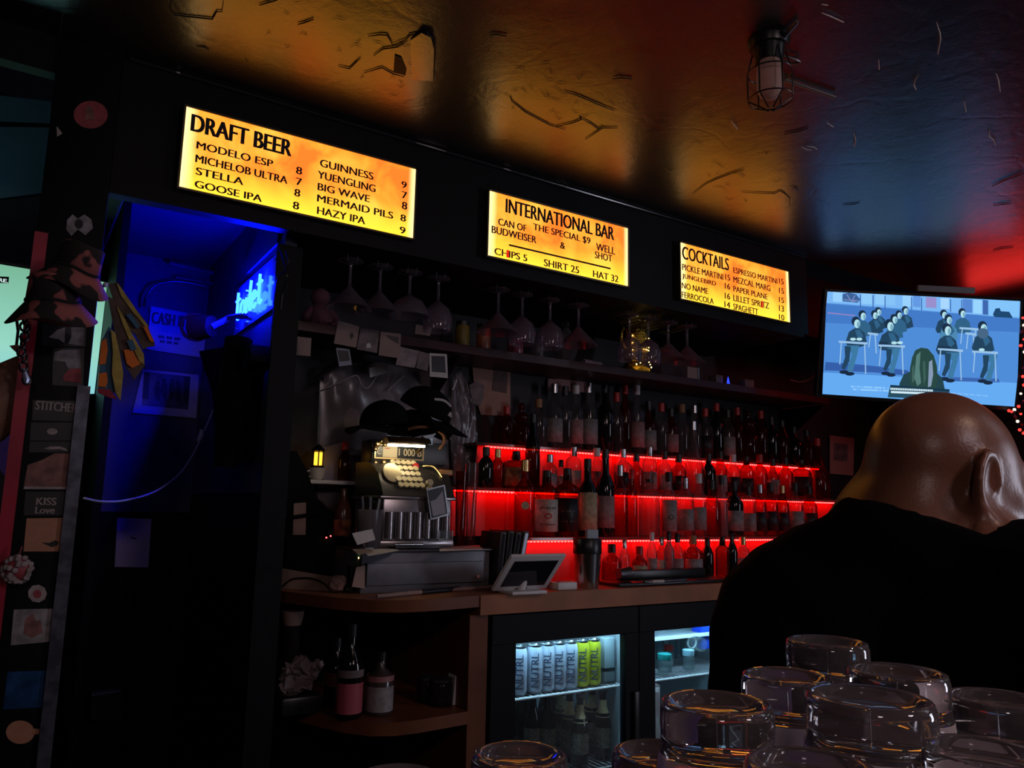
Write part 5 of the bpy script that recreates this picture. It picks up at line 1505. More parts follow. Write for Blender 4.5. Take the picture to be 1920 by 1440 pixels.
MB().cyl((1.10, YD + 0.02, zd + 0.022), (1.21, YD + 0.03, zd + 0.022), 0.004, M_STEEL, n=10).build('pen', t)
# long pens and tape in front of the drawer
t = thing('long_pen', (1.05, 2.30, ZT), 'pale stick with a black grip lying along the counter in front of the grey drawer', 'pen')
a, b_ = atZ(706, 1118, ZT + 0.008), atZ(860, 1104, ZT + 0.008)
a.z = b_.z = ZT + 0.008
MB().cyl(a, a.lerp(b_, 0.52), 0.006, M_CARD, 0.007, n=10).build('shaft', t)
MB().cyl(a.lerp(b_, 0.52), b_, 0.009, M_BLKPL, n=10).build('grip', t)
t = thing('marker', (1.4, 2.32, ZT), 'pale pinkish marker beside the black-gripped stick on the counter', 'pen')
a, b_ = atZ(838, 1106, ZT + 0.008), atZ(922, 1100, ZT + 0.008); a.z = b_.z = ZT + 0.0075
MB().cyl(a, b_, 0.007, M_CARD, n=10).build('barrel', t); MB().cyl(b_, b_ + (b_ - a) * 0.12, 0.006, M_BLKPL, n=10).build('tip', t)

# tablet till on a tilted stand
tb_ = thing('tablet_till', atZ(990, 1108, ZT), 'white-framed tablet till on a tilted stand right of the grey drawer', 'tablet')
Pq = [atZ(932, 1050, ZT + 0.115), atZ(1028, 1050, ZT + 0.115), atZ(1052, 1090, ZT + 0.03), atZ(950, 1098, ZT + 0.03)]
cen = sum(Pq, Vector()) / 4
ux = (Pq[1] + Pq[2] - Pq[0] - Pq[3]).normalized(); uy = (Pq[0] + Pq[1] - Pq[2] - Pq[3]); uy = (uy - ux * uy.dot(ux)).normalized(); un = ux.cross(uy)
Mt = Matrix((ux, uy, un)).transposed()
W_ = ((Pq[1] - Pq[0]).length + (Pq[2] - Pq[3]).length) / 2; H_ = ((Pq[0] - Pq[3]).length + (Pq[1] - Pq[2]).length) / 2
cen.z = max(cen.z, ZT + 0.062)
MB().box(cen, (W_, H_, 0.012), M_WHITE, Mt, 0.004).build('frame', tb_)
MB().box(cen + un * 0.0065, (W_ * 0.80, H_ * 0.72, 0.002), pbr('tablet_glass', (0.012, 0.014, 0.022), 0.08), Mt).build('screen', tb_, 0)
MB().box(cen + un * 0.0065 - uy * H_ * 0.44, (W_ * 0.22, 0.006, 0.002), pbr('tablet_slot', (0.2, 0.12, 0.08), 0.5), Mt).build('card_slot', tb_, 0)
MB().bb(cen.x - 0.07, cen.x + 0.07, cen.y - 0.01, cen.y + 0.09, ZT, ZT + 0.012, M_WHITE, 0.004).build('base', tb_)
MB().cyl((cen.x, cen.y + 0.05, ZT + 0.01), tuple(cen - un * 0.024 + uy * 0.01), 0.016, M_WHITE, n=14).build('neck', tb_)
t = thing('card_reader', atZ(1070, 1108, ZT), 'small white card reader box between the tablet till and the steel shaker', 'reader')
p = atZ(1066, 1106, ZT)
MB().bb(p.x - 0.045, p.x + 0.04, p.y, p.y + 0.08, ZT, ZT + 0.026, M_WHITE, 0.004).build('body', t)
MB().bb(p.x - 0.030, p.x + 0.025, p.y + 0.015, p.y + 0.06, ZT + 0.026, ZT + 0.028, M_BLKPL).build('pad', t, 0)

# steel shaker with a black holder
p = atZ(1101, 1102, ZT)
t = thing('cocktail_shaker', p, 'brushed steel shaker tin with a black top holding a pale card', 'shaker')
s = ppm(p)
MB().lathe([(0.040, 0), (0.042, 0.004), (0.050, 0.125), (0.051, 0.127)], p, M_STEEL, 32).build('tin', t, 50)
MB().lathe([(0.052, 0.122), (0.053, 0.126), (0.053, 0.175), (0.050, 0.178)], p, M_BLKPL, 28).build('black_sleeve', t, 50)
MB().box(p + Vector((-0.004, -0.03, 0.192)), (0.052, 0.016, 0.036), pbr('pale_blue_card', (0.36, 0.40, 0.45), 0.6), None, 0.003).build('card', t)
# black bar mat with tools
a = atZ(1150, 1100, ZT); e = atZ(1372, 1090, ZT)
t = thing('bar_mat', Vector(((a.x + e.x) / 2, 2.31, ZT)), 'black rubber bar mat heaped with dark tools in front of the small bottles', 'mat')
MB().bb(a.x, e.x, 2.262, 2.40, ZT, ZT + 0.014, M_BLKPL, 0.004).build('mat', t)
MB().bb(a.x + 0.10, e.x - 0.06, 2.37, 2.40, ZT + 0.014, ZT + 0.05, M_BLKPL, 0.006).build('raised_back', t)
p = atZ(1225, 1092, ZT + 0.016)
g = MB(); g.tube(bez([p + Vector((-0.06, -0.01, 0.006)), p + Vector((-0.045, -0.02, 0.004)), p + Vector((0.03, -0.02, 0.004)), p + Vector((0.16, -0.01, 0.006))], 5), 0.005, M_DKSTEEL, 8); g.box(p + Vector((0.0, -0.022, 0.006)), (0.06, 0.014, 0.010), M_PAPER, None, 0.003)
t = thing('bar_tool', p, 'steel tool with a pale handle lying on the black bar mat', 'tool'); g.build('tool', t)
p = atZ(1160, 1090, ZT + 0.016)
t = thing('measuring_cup', p, 'dark metal cup lying at the left end of the black bar mat', 'cup')
MB().lathe([(0.018, 0), (0.026, 0.05), (0.027, 0.052)], p + Vector((0, 0, 0.027)), M_DKSTEEL, 20, Matrix.Rotation(math.radians(90), 3, 'Y')).build('cup', t, 50)

# black menus standing between drawer and bottles
for i in range(4):
    x = atY(915 + i * 13, 1040, 2.44).x
    t = thing('menu_folder', (x, 2.44, ZT), f'black menu folder leaning beside the red-lit riser, {ORD[i]} from the left', 'menu', 'black menu folders')
    Mr = Matrix.Rotation(math.radians(6 + 2 * i), 3, 'Y')
    MB().box((x + 0.012, 2.44, ZT + 0.10 + 0.004 * (i % 2)), (0.022, 0.14, 0.195), M_BLKPL, Mr, 0.002).build('cover', t)
    MB().box((x + 0.012, 2.44, ZT + 0.10 + 0.004 * (i % 2)), (0.012, 0.142, 0.180), M_DKSTEEL if i == 3 else M_BLACK, Mr).build('pages', t, 0)

# red-lit tall glasses right of the register
for i, (px, top, y) in enumerate(((866, 884, 2.58), (886, 868, 2.61))):
    a = atY(px, top, y)
    zv_ = zd + 0.0075
    t = thing('tall_vase', (a.x, y, zv_), ('nearer' if i == 0 else 'farther') + ' of two tall clear vases glowing red right of the cash register', 'vase', 'tall vases beside the register')
    MB().lathe([(0.019, 0), (0.020, 0.004), (0.018, 0.05), (0.0225, a.z - zv_), (0.021, a.z - zv_), (0.016, 0.06), (0.016, 0.02)], (a.x, y, zv_), GLASS['red' if i == 0 else 'clear'], 24).build('glass', t, 50)  # nearer vase has its red glow put into the glass tint
    MB().tube([(a.x, y, zv_ + 0.02), (a.x + 0.012, y - 0.01, a.z + 0.03)], 0.003, CAP['red'], 6).build('straw', t)

# glass mug with tools and the tag in front, small lantern, shelf things on the left
p = Vector((cdx0 + 0.047, 2.48, zd + 0.0075))
t = thing('utensil_glass', p, 'clear ribbed glass holding forked utensils left of the cash register', 'glass')
h_ = atY(672, 942, 2.48).z - p.z
MB().lathe([(0.036, 0), (0.040, 0.004), (0.046, h_ * 0.7), (0.046, h_ * .85), (0.043, h_ * .85), (0.037, 0.015)], p, GLASS['grey'], 24).build('glass', t, 50)
for dx, tx in ((-0.012, -0.03), (0.004, 0.0), (0.016, 0.035)):
    MB().tube([p + Vector((dx, 0, 0.02)), p + Vector((tx, 0, h_ + 0.02))], [0.004, 0.006], M_STEEL, 8).build('utensil', t)
t = thing('name_tag', atY(685, 1018, 2.42), 'bright tilted tag card at the foot of the utensil glass', 'card')
quad([(660, 1000), (698, 992), (704, 1012), (670, 1022)], 2.42, 0.002, M_PAPER).build('card', t, 0)
g = MB(); g.tube([atY(680, 1016, 2.424), Vector((1.0, 2.425, zd + 0.011)), Vector((1.03, 2.427, zd + 0.011))], 0.003, M_STEEL, 6); g.build('clip_stand', t)

lt = thing('small_lantern', (atY(596, 900, 2.84).x, 2.84, 1.33), 'small amber-lit lantern left of the cash register', 'lantern')
M_AMBERGLOW = glow('amber_glow', (1.0, 0.42, 0.03), 2.4)
zl0, zl1 = atY(596, 874, 2.84).z, atY(596, 846, 2.84).z
xl = atY(596, 860, 2.84).x
MB().cyl((xl, 2.84, zl0 + 0.004), (xl, 2.84, zl1 - 0.004), 0.016, M_AMBERGLOW, n=14).build('flame_glass', lt)
g = MB()
for q in range(6):
    a = 2 * math.pi * q / 6 + 0.3
    g.tube([(xl + 0.020 * math.cos(a), 2.84 + 0.020 * math.sin(a), zl0), (xl + 0.020 * math.cos(a), 2.84 + 0.020 * math.sin(a), zl1)], 0.0025, M_BLKPL, 6)
g.lathe([(0.024, zl1), (0.026, zl1 + 0.004), (0.012, zl1 + 0.02), (0.004, zl1 + 0.026)], (xl, 2.84, 0), M_BLKPL, 16)
g.lathe([(0.024, zl0 - 0.006), (0.025, zl0), (0.022, zl0 + 0.002)], (xl, 2.84, 0), M_BLKPL, 16)
g.build('cage', lt, 50)
# small side shelf unit by the hallway end
us = thing('side_shelf', (0.85, 2.85, 1.22), 'small wooden side shelf left of the cash register carrying the lantern and jars', 'shelf')
zs_ = zl0 - 0.0525
MB().bb(0.80, 1.10, 2.775, 2.86, zs_ - 0.014, zs_, M_WHITE, 0.001).build('board', us, 0)
MB().bb(0.80, 0.815, 2.79, 2.86, ZT, zs_ - 0.014, M_BLACK).build('upright', us, 0)
MB().bb(1.08, 1.095, 2.79, 2.86, ZT, zs_ - 0.014, M_BLACK).build('upright', us, 0)
t = thing('white_cup', (xl, 2.84, zs_), 'white cup directly under the amber lantern', 'cup')
MB().lathe([(0.017, 0), (0.026, 0.010), (0.030, 0.046), (0.028, 0.046)], (xl, 2.84, zs_), M_PAPER, 20).build('cup', t, 50)
MB().tube([Vector((xl - 0.028, 2.835, zs_ + 0.036)), Vector((xl - 0.042, 2.835, zs_ + 0.03)), Vector((xl - 0.042, 2.835, zs_ + 0.018)), Vector((xl - 0.026, 2.835, zs_ + 0.012))], 0.003, M_PAPER, 6).build('handle', t)
p = Vector((atY(646, 870, 2.83).x, 2.83, zs_))
t = thing('amber_bottle', p, 'amber bottle with a pale red top left of the cash register', 'bottle')
MB().lathe([(0.022, 0), (0.024, 0.004), (0.024, 0.085), (0.012, 0.11), (0.011, 0.135)], p, GLASS['amber'], 20).build('body', t, 50)
MB().lathe([(0.013, 0.118), (0.013, 0.146), (0.010, 0.149)], p, CAP['red'], 14).build('cap', t, 50)
t = thing('blue_grey_board', atY(620, 900, YW - 0.05), 'plain bluish-grey board between the amber lantern and the shirt bag', 'board')
quad([(606, 838), (640, 830), (652, 852), (648, 908), (606, 912)], YW - 0.06, 0.006, pbr('blue_grey', (0.25, 0.25, 0.36), 0.7)).build('board', t, 0)
p = Vector((1.022, 2.70, zd + 0.0075))
t = thing('brown_jug', p, 'dark brown bottle behind the utensil glass', 'bottle')
MB().lathe([(0.030, 0), (0.032, 0.005), (0.032, 0.11), (0.024, 0.14), (0.012, 0.165), (0.011, 0.20)], p, pbr('brown_jug', (0.10, 0.035, 0.02), 0.2), 24).build('body', t, 50)
MB().lathe([(0.0325, 0.03), (0.0325, 0.09)], p, LAB['mottled'], 24, closed=False).build('label', t, 50)

# black slumped bag with a pale card, gadgets with tiny lights
t = thing('slumped_bag', (0.90, 2.73, ZT), 'black slumped bag filling the corner of the counter left of the register', 'bag')
g = MB()
pr = [(516, 1042), (508, 960), (512, 880), (522, 846), (556, 846), (575, 880), (592, 930), (620, 958), (640, 985), (648, 1010), (650, 1050), (600, 1062)]
P = [Vector((atY(a, b, 2.70).x, 2.70, max(atY(a, b, 2.70).z, ZT))) for a, b in pr]
g.prism(P, (0, 0.06, 0), M_BLKCLOTH)
g.build('body', t, 30)
g = MB(); g.tube(bez([P[1] + Vector((0.02, -0.005, 0)), P[0].lerp(P[4], 0.5) + Vector((0.01, -0.012, -0.05)), P[7] + Vector((0, -0.008, 0))], 6), 0.007, M_BLKCLOTH, 8); g.build('strap', t)
t2 = thing('tan_card', atY(562, 1004, 2.69), 'upright plain tan card standing against the black slumped bag', 'card')
quad([(551, 944), (574, 942), (573, 1003), (549, 1003)], 2.692, 0.003, M_CARD).build('card', t2, 0)
t2 = thing('speaker_box', (0.93, 2.66, ZT), 'black box with two tiny red lamps in front of the slumped bag', 'speaker')
xa, xb = atY(536, 1040, 2.65).x, atY(660, 1040, 2.65).x
MB().bb(xa, xb - 0.02, 2.65, 2.688, ZT, atY(600, 1000, 2.65).z - 0.01, M_BLKCLOTH, 0.004).build('body', t2)
for i, (a, b_) in enumerate(((612, 999), (620, 996))):
    p = atY(a, b_ + 9, 2.648); MB().ball(p, 0.0028, glow('tiny_red', (1.0, 0.05, 0.05), 9.0), 8).build('indicator', t2)
t2 = thing('charger_hub', atY(553, 900, 2.71), 'dark gadget with one amber and two green tiny lamps on the side shelf', 'gadget')
p = Vector((atY(552, 890, 2.81).x, 2.81, zs_))
MB().bb(p.x - 0.035, p.x + 0.03, 2.80, 2.83, zs_, zs_ + 0.05, M_BLKPL, 0.003).build('body', t2)
for (a, b_, m) in ((553, 881, glow('tiny_amber', (1.0, 0.55, 0.2), 9.0)), (552, 892, glow('tiny_green', (0.15, 1.0, 0.35), 6.0)), (558, 892, glow('tiny_green', (0.15, 1.0, 0.35), 6.0))):
    q = atY(a, b_, 2.798); MB().ball(q, 0.0035, m, 8).build('indicator', t2)
t2 = thing('wire_hub', atY(672, 1040, 2.44), 'dark end cap with a green and a red tiny lamp at the drawer corner', 'gadget')
xq = atY(672, 1044, 2.44).x
MB().bb(xq - 0.022, cdx0 - 0.006, 2.44, 2.48, ZT, ZT + 0.085, M_BLKPL, 0.003).build('body', t2)
for (a, b_, m) in ((672, 1038, glow('tiny_green', (0.15, 1.0, 0.35), 6.0)), (673, 1046, glow('tiny_amber', (1.0, 0.55, 0.2), 9.0))):
    q = atY(a, b_, 2.438); MB().ball(q, 0.003, m, 8).build('indicator', t2)

# glass bowl, receipt pad, sunglasses, paper ball
p = atZ(478, 1100, ZT); p = Vector((0.790, 2.80, ZT))
t = thing('glass_bowl', p, 'dark shiny glass bowl at the left end of the counter', 'bowl')
MB().lathe([(0.02, 0), (0.030, 0.004), (0.046, 0.030), (0.045, 0.052), (0.042, 0.052), (0.042, 0.032), (0.025, 0.008)], p, thin_glass('smoky_glass', (0.25, 0.22, 0.25), 0.03), 32).build('bowl', t, 50)
MB().tube([p + Vector((0.0435 * math.cos(a), 0.0435 * math.sin(a), 0.052)) for a in [2 * math.pi * i / 28 for i in range(28)]], 0.003, M_STEEL, 6, True).build('rim', t)
t = thing('paper_pad', atZ(600, 1100, ZT), 'plain pinkish sheets propped behind the sunglasses on the counter', 'paper')
def on_pad(px, py, lift=0.0):
    yq = 2.66 - (px - 516) / 174 * 0.24 - lift
    q_ = atY(px, py, yq)
    q_.z = max(q_.z, ZT + 0.001)
    return q_


MB().prism([on_pad(a, b_) for a, b_ in ((518, 1064), (600, 1078), (690, 1091), (690, 1112), (600, 1114), (516, 1104))], (0.003, 0.004, 0), pbr('pad', (0.40, 0.27, 0.22), 0.8)).build('sheets', t, 0)
t = thing('card_box', atY(686, 1090, 2.42), 'small standing pinkish card beside the drawer', 'card')
quad([(668, 1064), (684, 1060), (684, 1104), (660, 1100)], 2.40, 0.004, pbr('pad', (0.40, 0.27, 0.22), 0.8)).build('card', t, 0)
t = thing('sunglasses', atZ(590, 1100, ZT), 'black sunglasses in front of the pinkish sheets', 'glasses')
z = ZT + 0.012
A = [on_pad(a, b_, 0.006) for a, b_ in ((527, 1102), (541, 1090), (552, 1085), (580, 1084), (604, 1092), (618, 1104))]
MB().tube(bez(A, 5), 0.003, M_BLKPL, 8).build('temple', t)
c1_, c2_ = on_pad(630, 1104, 0.02), on_pad(656, 1108, 0.02)
for c_ in (c1_, c2_):
    MB().ball(Vector((c_.x, c_.y, ZT + 0.018)), (0.022, 0.006, 0.016), pbr('dark_lens', (0.008, 0.008, 0.01), 0.08), 16).build('lens', t)
MB().tube([Vector((c1_.x, c1_.y, ZT + 0.026)), Vector((c2_.x, c2_.y, ZT + 0.026))], 0.003, M_BLKPL, 8).build('bridge', t)
p = Vector((atZ(650, 1090, ZT).x, 2.46, ZT + 0.028))
p = Vector((0.93, 2.47, ZT + 0.03))
t = thing('paper_ball', p - Vector((0, 0, 0.03)), 'crumpled pinkish paper cup behind the sunglasses', 'cup')
random.seed(7); g = MB(); g.ball(p, (0.032, 0.03, 0.028), pbr('crumpled', (0.42, 0.26, 0.22), 0.8, noise=0.4, nscale=40), 14)
g.v = [p + (v - p) * random.uniform(0.85, 1.1) for v in g.v]; g.build('crumple', t, 0)
p = Vector((atY(462, 960, 2.72).x + 0.02, 2.80, ZT))
t = thing('glass_ornament', (0.757, 2.83, 1.005), 'dark glass ornament with glinting knobs at the left end of the counter', 'ornament')
g = MB(); zz = 1.0
for (r_, h_) in ((0.020, 0.02), (0.010, 0.05), (0.024, 0.085), (0.014, 0.12), (0.019, 0.15), (0.008, 0.18)):
    g.ball((0.765, 2.86, zz + h_), r_, pbr('ornament_glass', (0.03, 0.03, 0.035), 0.06), 14)
g.build('stem', t)

# ------------------------------------------------------------------ inside the corner cabinet
zc = ZS + 0.031
M_PINKLAB = pbr('deep_pink_label', (0.36, 0.06, 0.085), 0.6)
M_OLIVE = pbr('dull_glass', (0.05, 0.035, 0.035), 0.2)


def cab_bottle(px, y, r, top, body, label, parts):
    x = atY(px, 1300, y).x; o = Vector((x, y, zc)); h = atY(px, top, y).z - zc
    t = thing('cabinet_bottle', o, label, 'bottle', 'bottles in the corner cabinet')
    MB().lathe([(r * .92, 0), (r, .005), (r, h * .55), (r * .8, h * .64), (r * .35, h * .74), (r * .33, h * .93)], o, body, 22).build('body', t, 50)
    MB().lathe([(r * .38, h * .86), (r * .38, h), (r * .3, h * 1.005)], o, M_BLKPL, 14).build('cap', t, 50)
    for pn, a, b_, m in parts:
        MB().lathe([(r * 1.015, h * a), (r * 1.015, h * b_)], o, m, 22, closed=False).build(pn, t, 50)


cab_bottle(655, 2.36, 0.040, 1170, M_STOUT, 'black-capped bottle with a deep pink label in the corner cabinet', [('label', .06, .38, M_PINKLAB), ('upper_band', .44, .52, M_CARD2)])
cab_bottle(712, 2.36, 0.042, 1222, M_OLIVE, 'stout bottle with a pale patterned label right of the pink-labelled one', [('label', .06, .46, LAB['grey']), ('upper_band', .54, .63, pbr('rose_band', (0.32, 0.13, 0.13), 0.5))])
cab_bottle(628, 2.52, 0.036, 1196, M_STOUT, 'tall dark bottle at the back of the corner cabinet', [('label', .3, .5, pbr('dim_red', (0.16, 0.02, 0.02), 0.6))])
for i, (px, top, y) in enumerate(((802, 1268, 2.42), (827, 1272, 2.36))):
    x = atY(px, 1300, y).x; h = atY(px, top, y).z - zc
    t = thing('glass_jar', (x, y, zc), ('left' if i == 0 else 'right') + ' of two dim glass jars at the right of the corner cabinet', 'jar', 'jars in the corner cabinet')
    MB().lathe([(0.036, 0), (0.039, 0.004), (0.039, h * .8), (0.034, h * .9)], (x, y, zc), thin_glass('dim_jar', (0.5, 0.45, 0.45), 0.08, 0.08, (0.3, 0.25, 0.25)), 22).build('jar', t, 50)
    MB().lathe([(0.036, h * .9), (0.037, h), (0.03, h * 1.02)], (x, y, zc), M_DKSTEEL, 22).build('lid', t, 50)
x = atY(866, 1340, 2.30).x
t = thing('white_packet', (x, 2.34, zc), 'small white packet standing at the right side of the corner cabinet', 'packet')
MB().prism([Vector((x - 0.012, 2.34, zc)), Vector((x + 0.014, 2.34, zc)), Vector((x + 0.016, 2.34, zc + 0.075)), Vector((x + 0.004, 2.34, zc + 0.10)), Vector((x - 0.006, 2.34, zc + 0.085))], (0, 0.05, 0), M_WHITE).build('packet', t, 0)
x = atY(556, 1320, 2.50).x
t = thing('folded_towel', (x, 2.50, zc), 'crumpled white cloth and carton in the left of the corner cabinet', 'cloth')
zc2 = zc + 0.055
MB().box((x, 2.50, zc + 0.028), (0.13, 0.12, 0.055), M_BLKPL, None, 0.01).build('dark_base', t)
g = MB(); random.seed(11)
for (dx, dz, r_) in ((-0.03, 0.03, 0.032), (0.01, 0.04, 0.030), (0.04, 0.07, 0.028), (0.0, 0.08, 0.030), (-0.035, 0.075, 0.02)):
    g.ball((x + dx, 2.48, zc2 + dz), (r_, r_ * 0.8, r_), pbr('dull_white', (0.22, 0.165, 0.17), 0.8, noise=0.3, nscale=30), 12)
g.v = [v + Vector((random.uniform(-1, 1), random.uniform(-1, 1), random.uniform(-1, 1))) * 0.011 for v in g.v]
g.build('crumpled_cloth', t, 0)
x = atY(552, 1220, 2.56).x
t = thing('stemmed_glass', (x, 2.60, zc), 'upright clear glass cylinder at the left back of the corner cabinet', 'glass')
hz = atY(552, 1172, 2.60).z - zc
MB().lathe([(0.026, 0), (0.028, 0.004), (0.028, hz), (0.026, hz), (0.025, 0.01)], (x, 2.60, zc), thin_glass('dim_jar', (0.5, 0.45, 0.45), 0.08), 22).build('glass', t, 50)
t = thing('paper_cup', (x, 2.60, zc + hz + 0.001), 'upturned tan paper cup on the clear glass cylinder in the corner cabinet', 'cup')
MB().lathe([(0.028, 0), (0.036, 0.028), (0.036, 0.045)], (x, 2.60, zc + hz + 0.001), pbr('paper_cup', (0.26, 0.17, 0.14), 0.8), 20).build('cup', t, 50)

# ------------------------------------------------------------------ things on the long shelf and the glasses hanging over it
M_STEMWARE = thin_glass('stemware', (0.90, 0.89, 0.92), 0.05, 0.13, (0.75, 0.6, 0.72), 1.5)
rk = thing('glass_rack', (1.7, 2.45, ZH - 0.01), 'row of dark metal rails under the header holding the upturned glasses', 'rack')
YG = 2.44
hang = [(655, 'm'), (712, 'm'), (768, 'c'), (822, 'w'), (935, 'm'), (980, 'w'), (1032, 'w'), (1085, 'm'), (1180, 'w'), (1215, 'w'), (1252, 'm'), (1287, 'm')]
GP = {'m': [(0.036, 0), (0.036, 0.002), (0.030, 0.004), (0.006, 0.009), (0.0042, 0.02), (0.0042, 0.070), (0.006, 0.078), (0.058, 0.142), (0.0565, 0.142), (0.005, 0.080), (0.0005, 0.079)],
      'c': [(0.036, 0), (0.036, 0.002), (0.030, 0.004), (0.006, 0.009), (0.0042, 0.02), (0.0042, 0.066), (0.010, 0.074), (0.036, 0.090), (0.050, 0.118), (0.052, 0.136), (0.0505, 0.136), (0.048, 0.118), (0.034, 0.092), (0.008, 0.077), (0.0005, 0.076)],
      'w': [(0.034, 0), (0.034, 0.002), (0.028, 0.004), (0.006, 0.009), (0.0042, 0.02), (0.0042, 0.070), (0.010, 0.078), (0.032, 0.100), (0.040, 0.130), (0.036, 0.168), (0.0345, 0.168), (0.0385, 0.130), (0.030, 0.102), (0.008, 0.081), (0.0005, 0.080)]}
KIND = {'m': 'martini glass', 'c': 'rounded cocktail glass', 'w': 'wine glass'}
xs = []
src = {}
for i, (px, kd) in enumerate(hang):
    x = atY(px, 545, YG).x; xs.append(x)
    lb = f'upturned {KIND[kd]} hanging under the header, {ORD[i]} of the row from the left'
    zb = 2.083
    if kd not in src:
        t = thing('hanging_glass', (x, YG, zb), lb, 'glass', 'glasses hanging under the header')
        P = [(r * (1.2 if q_ < 6 else 1.36) if r > 0.001 else r, -z * 1.17) for q_, (r, z) in enumerate(GP[kd])]
        split = 5
        MB().lathe(P[:6], (x, YG, zb), M_STEMWARE, 28).build('foot_and_stem', t, 50)
        MB().lathe(P[5:], (x, YG, zb), M_STEMWARE, 32).build('bowl', t, 50)
        src[kd] = t
    else:
        copy_thing(src[kd], (x, YG, zb), lb)
g = 0
for i, x in enumerate(xs):
    for sx in (-0.017, 0.017):
        m = MB().tube([Vector((x + sx, 2.425, ZH)), Vector((x + sx, 2.43, 2.079)), Vector((x + sx, 2.60, 2.079)), Vector((x + sx, 2.605, ZH))], 0.0025, M_BLKPL, 8)
        m.build('rail', rk, 0)


def shelf_x(px, y=2.76):
    return atY(px, 650, y).x


ys_ = 2.76
t = thing('plush_doll', (shelf_x(590), ys_, ZSH), 'small dusky pink plush doll sitting at the left end of the long shelf', 'doll')
M_PLUSH = pbr('plush', (0.16, 0.065, 0.09), 0.95, bump=0.3, bscale=120)
x = shelf_x(596)
g = MB().ball((x, ys_, ZSH + 0.055), (0.050, 0.045, 0.058), M_PLUSH, 18).ball((x - 0.002, ys_, ZSH + 0.135), (0.036, 0.034, 0.036), M_PLUSH, 18)
g.build('body', t, 60)
for sx in (-1, 1):
    MB().tube([Vector((x + sx * 0.035, ys_ - 0.005, ZSH + 0.085)), Vector((x + sx * 0.060, ys_ - 0.02, ZSH + 0.05)), Vector((x + sx * 0.062, ys_ - 0.03, ZSH + 0.02))], [0.016, 0.015, 0.013], M_PLUSH, 10).build('arm', t, 60)
    MB().tube([Vector((x + sx * 0.025, ys_ - 0.02, ZSH + 0.02)), Vector((x + sx * 0.035, ys_ - 0.07, ZSH + 0.018))], [0.020, 0.016], M_PLUSH, 10).build('leg', t, 60)


def shelf_jar(px, y, r, h, m, label, lidm=None, name='shelf_jar', cat='jar'):
    o = Vector((atY(px, 650, y).x, y, ZSH)); t = thing(name, o, label, cat, 'jars and cups on the long shelf')
    MB().lathe([(r * .9, 0), (r, .004), (r, h * .9), (r * .9, h)], o, m, 20).build('body', t, 50)
    if lidm:
        MB().lathe([(r * .92, h), (r * .95, h + .016), (r * .8, h + .018)], o, lidm, 20).build('lid', t, 50)


shelf_jar(866, 2.78, 0.030, 0.12, pbr('amber_tin', (0.30, 0.20, 0.03), 0.4), 'yellow-amber jar on the long shelf, left of the orange one', M_BLKPL)
shelf_jar(906, 2.75, 0.030, 0.115, pbr('orange_jar', (0.40, 0.11, 0.05), 0.4), 'dull orange jar with a dark lid on the long shelf', M_BLKPL)
shelf_jar(966, 2.70, 0.034, 0.075, pbr('rose_cup', (0.34, 0.06, 0.10), 0.25), 'rose-coloured cup behind the hanging glasses on the long shelf', None, 'rose_cup', 'cup')
shelf_jar(1008, 2.74, 0.030, 0.10, GLASS['grey'], 'frosted tumbler on the long shelf beside the rose cup', None, 'tumbler', 'glass')
o = Vector((atY(1060, 650, 2.74).x, 2.74, ZSH))
t = thing('faceted_decanter', o, 'large faceted clear decanter on the long shelf among the wine glasses', 'decanter')
MB().lathe([(0.026, 0), (0.034, 0.006), (0.060, 0.09), (0.050, 0.13), (0.020, 0.165), (0.016, 0.175)], o, GLASS['grey'], 9).build('body', t, 0)
MB().ball(o + Vector((0, 0, 0.195)), (0.018, 0.018, 0.022), GLASS['clear'], 8).build('stopper', t, 0)
o = Vector((atY(1108, 668, 2.68).x, 2.68, ZSH))
t = thing('rolled_paper', o, 'small white rolled paper lying on the long shelf', 'paper')
MB().cyl(o + Vector((-0.045, 0, 0.017)), o + Vector((0.06, 0.01, 0.017)), 0.016, pbr('roll_white', (0.3, 0.22, 0.26), 0.7), n=18).build('roll', t)
MB().cyl(o + Vector((0.06, 0.01, 0.017)), o + Vector((0.0605, 0.01, 0.017)), 0.008, M_INK, n=14).build('core', t)
# golden jar with fairy lights
yj = 2.70
o = Vector((atY(1190, 650, yj).x, yj, ZSH))
t = thing('golden_goblet', o, 'large golden cut goblet jar glittering with tiny lights on the long shelf', 'goblet')
M_GOLD = pbr('gold_glass', (0.70, 0.42, 0.06), 0.22, 1.0, bump=0.6, bscale=70)
hj = atY(1190, 594, yj).z - ZSH
g = MB().lathe([(0.075, 0.0), (0.078, 0.006), (0.070, 0.025), (0.052, 0.042), (0.045, 0.055), (0.050, 0.07), (0.060, 0.09), (0.062, hj * .85), (0.066, hj), (0.060, hj), (0.055, hj * .85), (0.04, 0.09)], o, M_GOLD, 16)
g.build('goblet', t, 20)
MB().tube(bez([o + Vector((-0.060, -0.005, hj * .8)), o + Vector((-0.088, -0.01, hj * .7)), o + Vector((-0.088, -0.01, hj * .5)), o + Vector((-0.060, -0.005, hj * .42))], 6), 0.008, M_GOLD, 8).build('handle', t)
bl = MB(); M_FAIRY = glow('fairy_light', (1.0, 0.72, 0.22), 7.0)
random.seed(3)
pts_ = [(-0.050, hj * .62), (-0.050, hj * .50), (-0.050, hj * .38), (0.048, hj * .62), (0.048, hj * .46), (-0.02, hj * .80), (0.0, hj * .84), (0.02, hj * .78), (0.03, hj * .83)] + [(-0.03 + 0.014 * q, hj * .40) for q in range(6)] + [(-0.04, 0.05), (-0.03, 0.042), (-0.045, 0.035), (0.03, 0.04), (0.045, 0.03), (0.02, 0.05)]
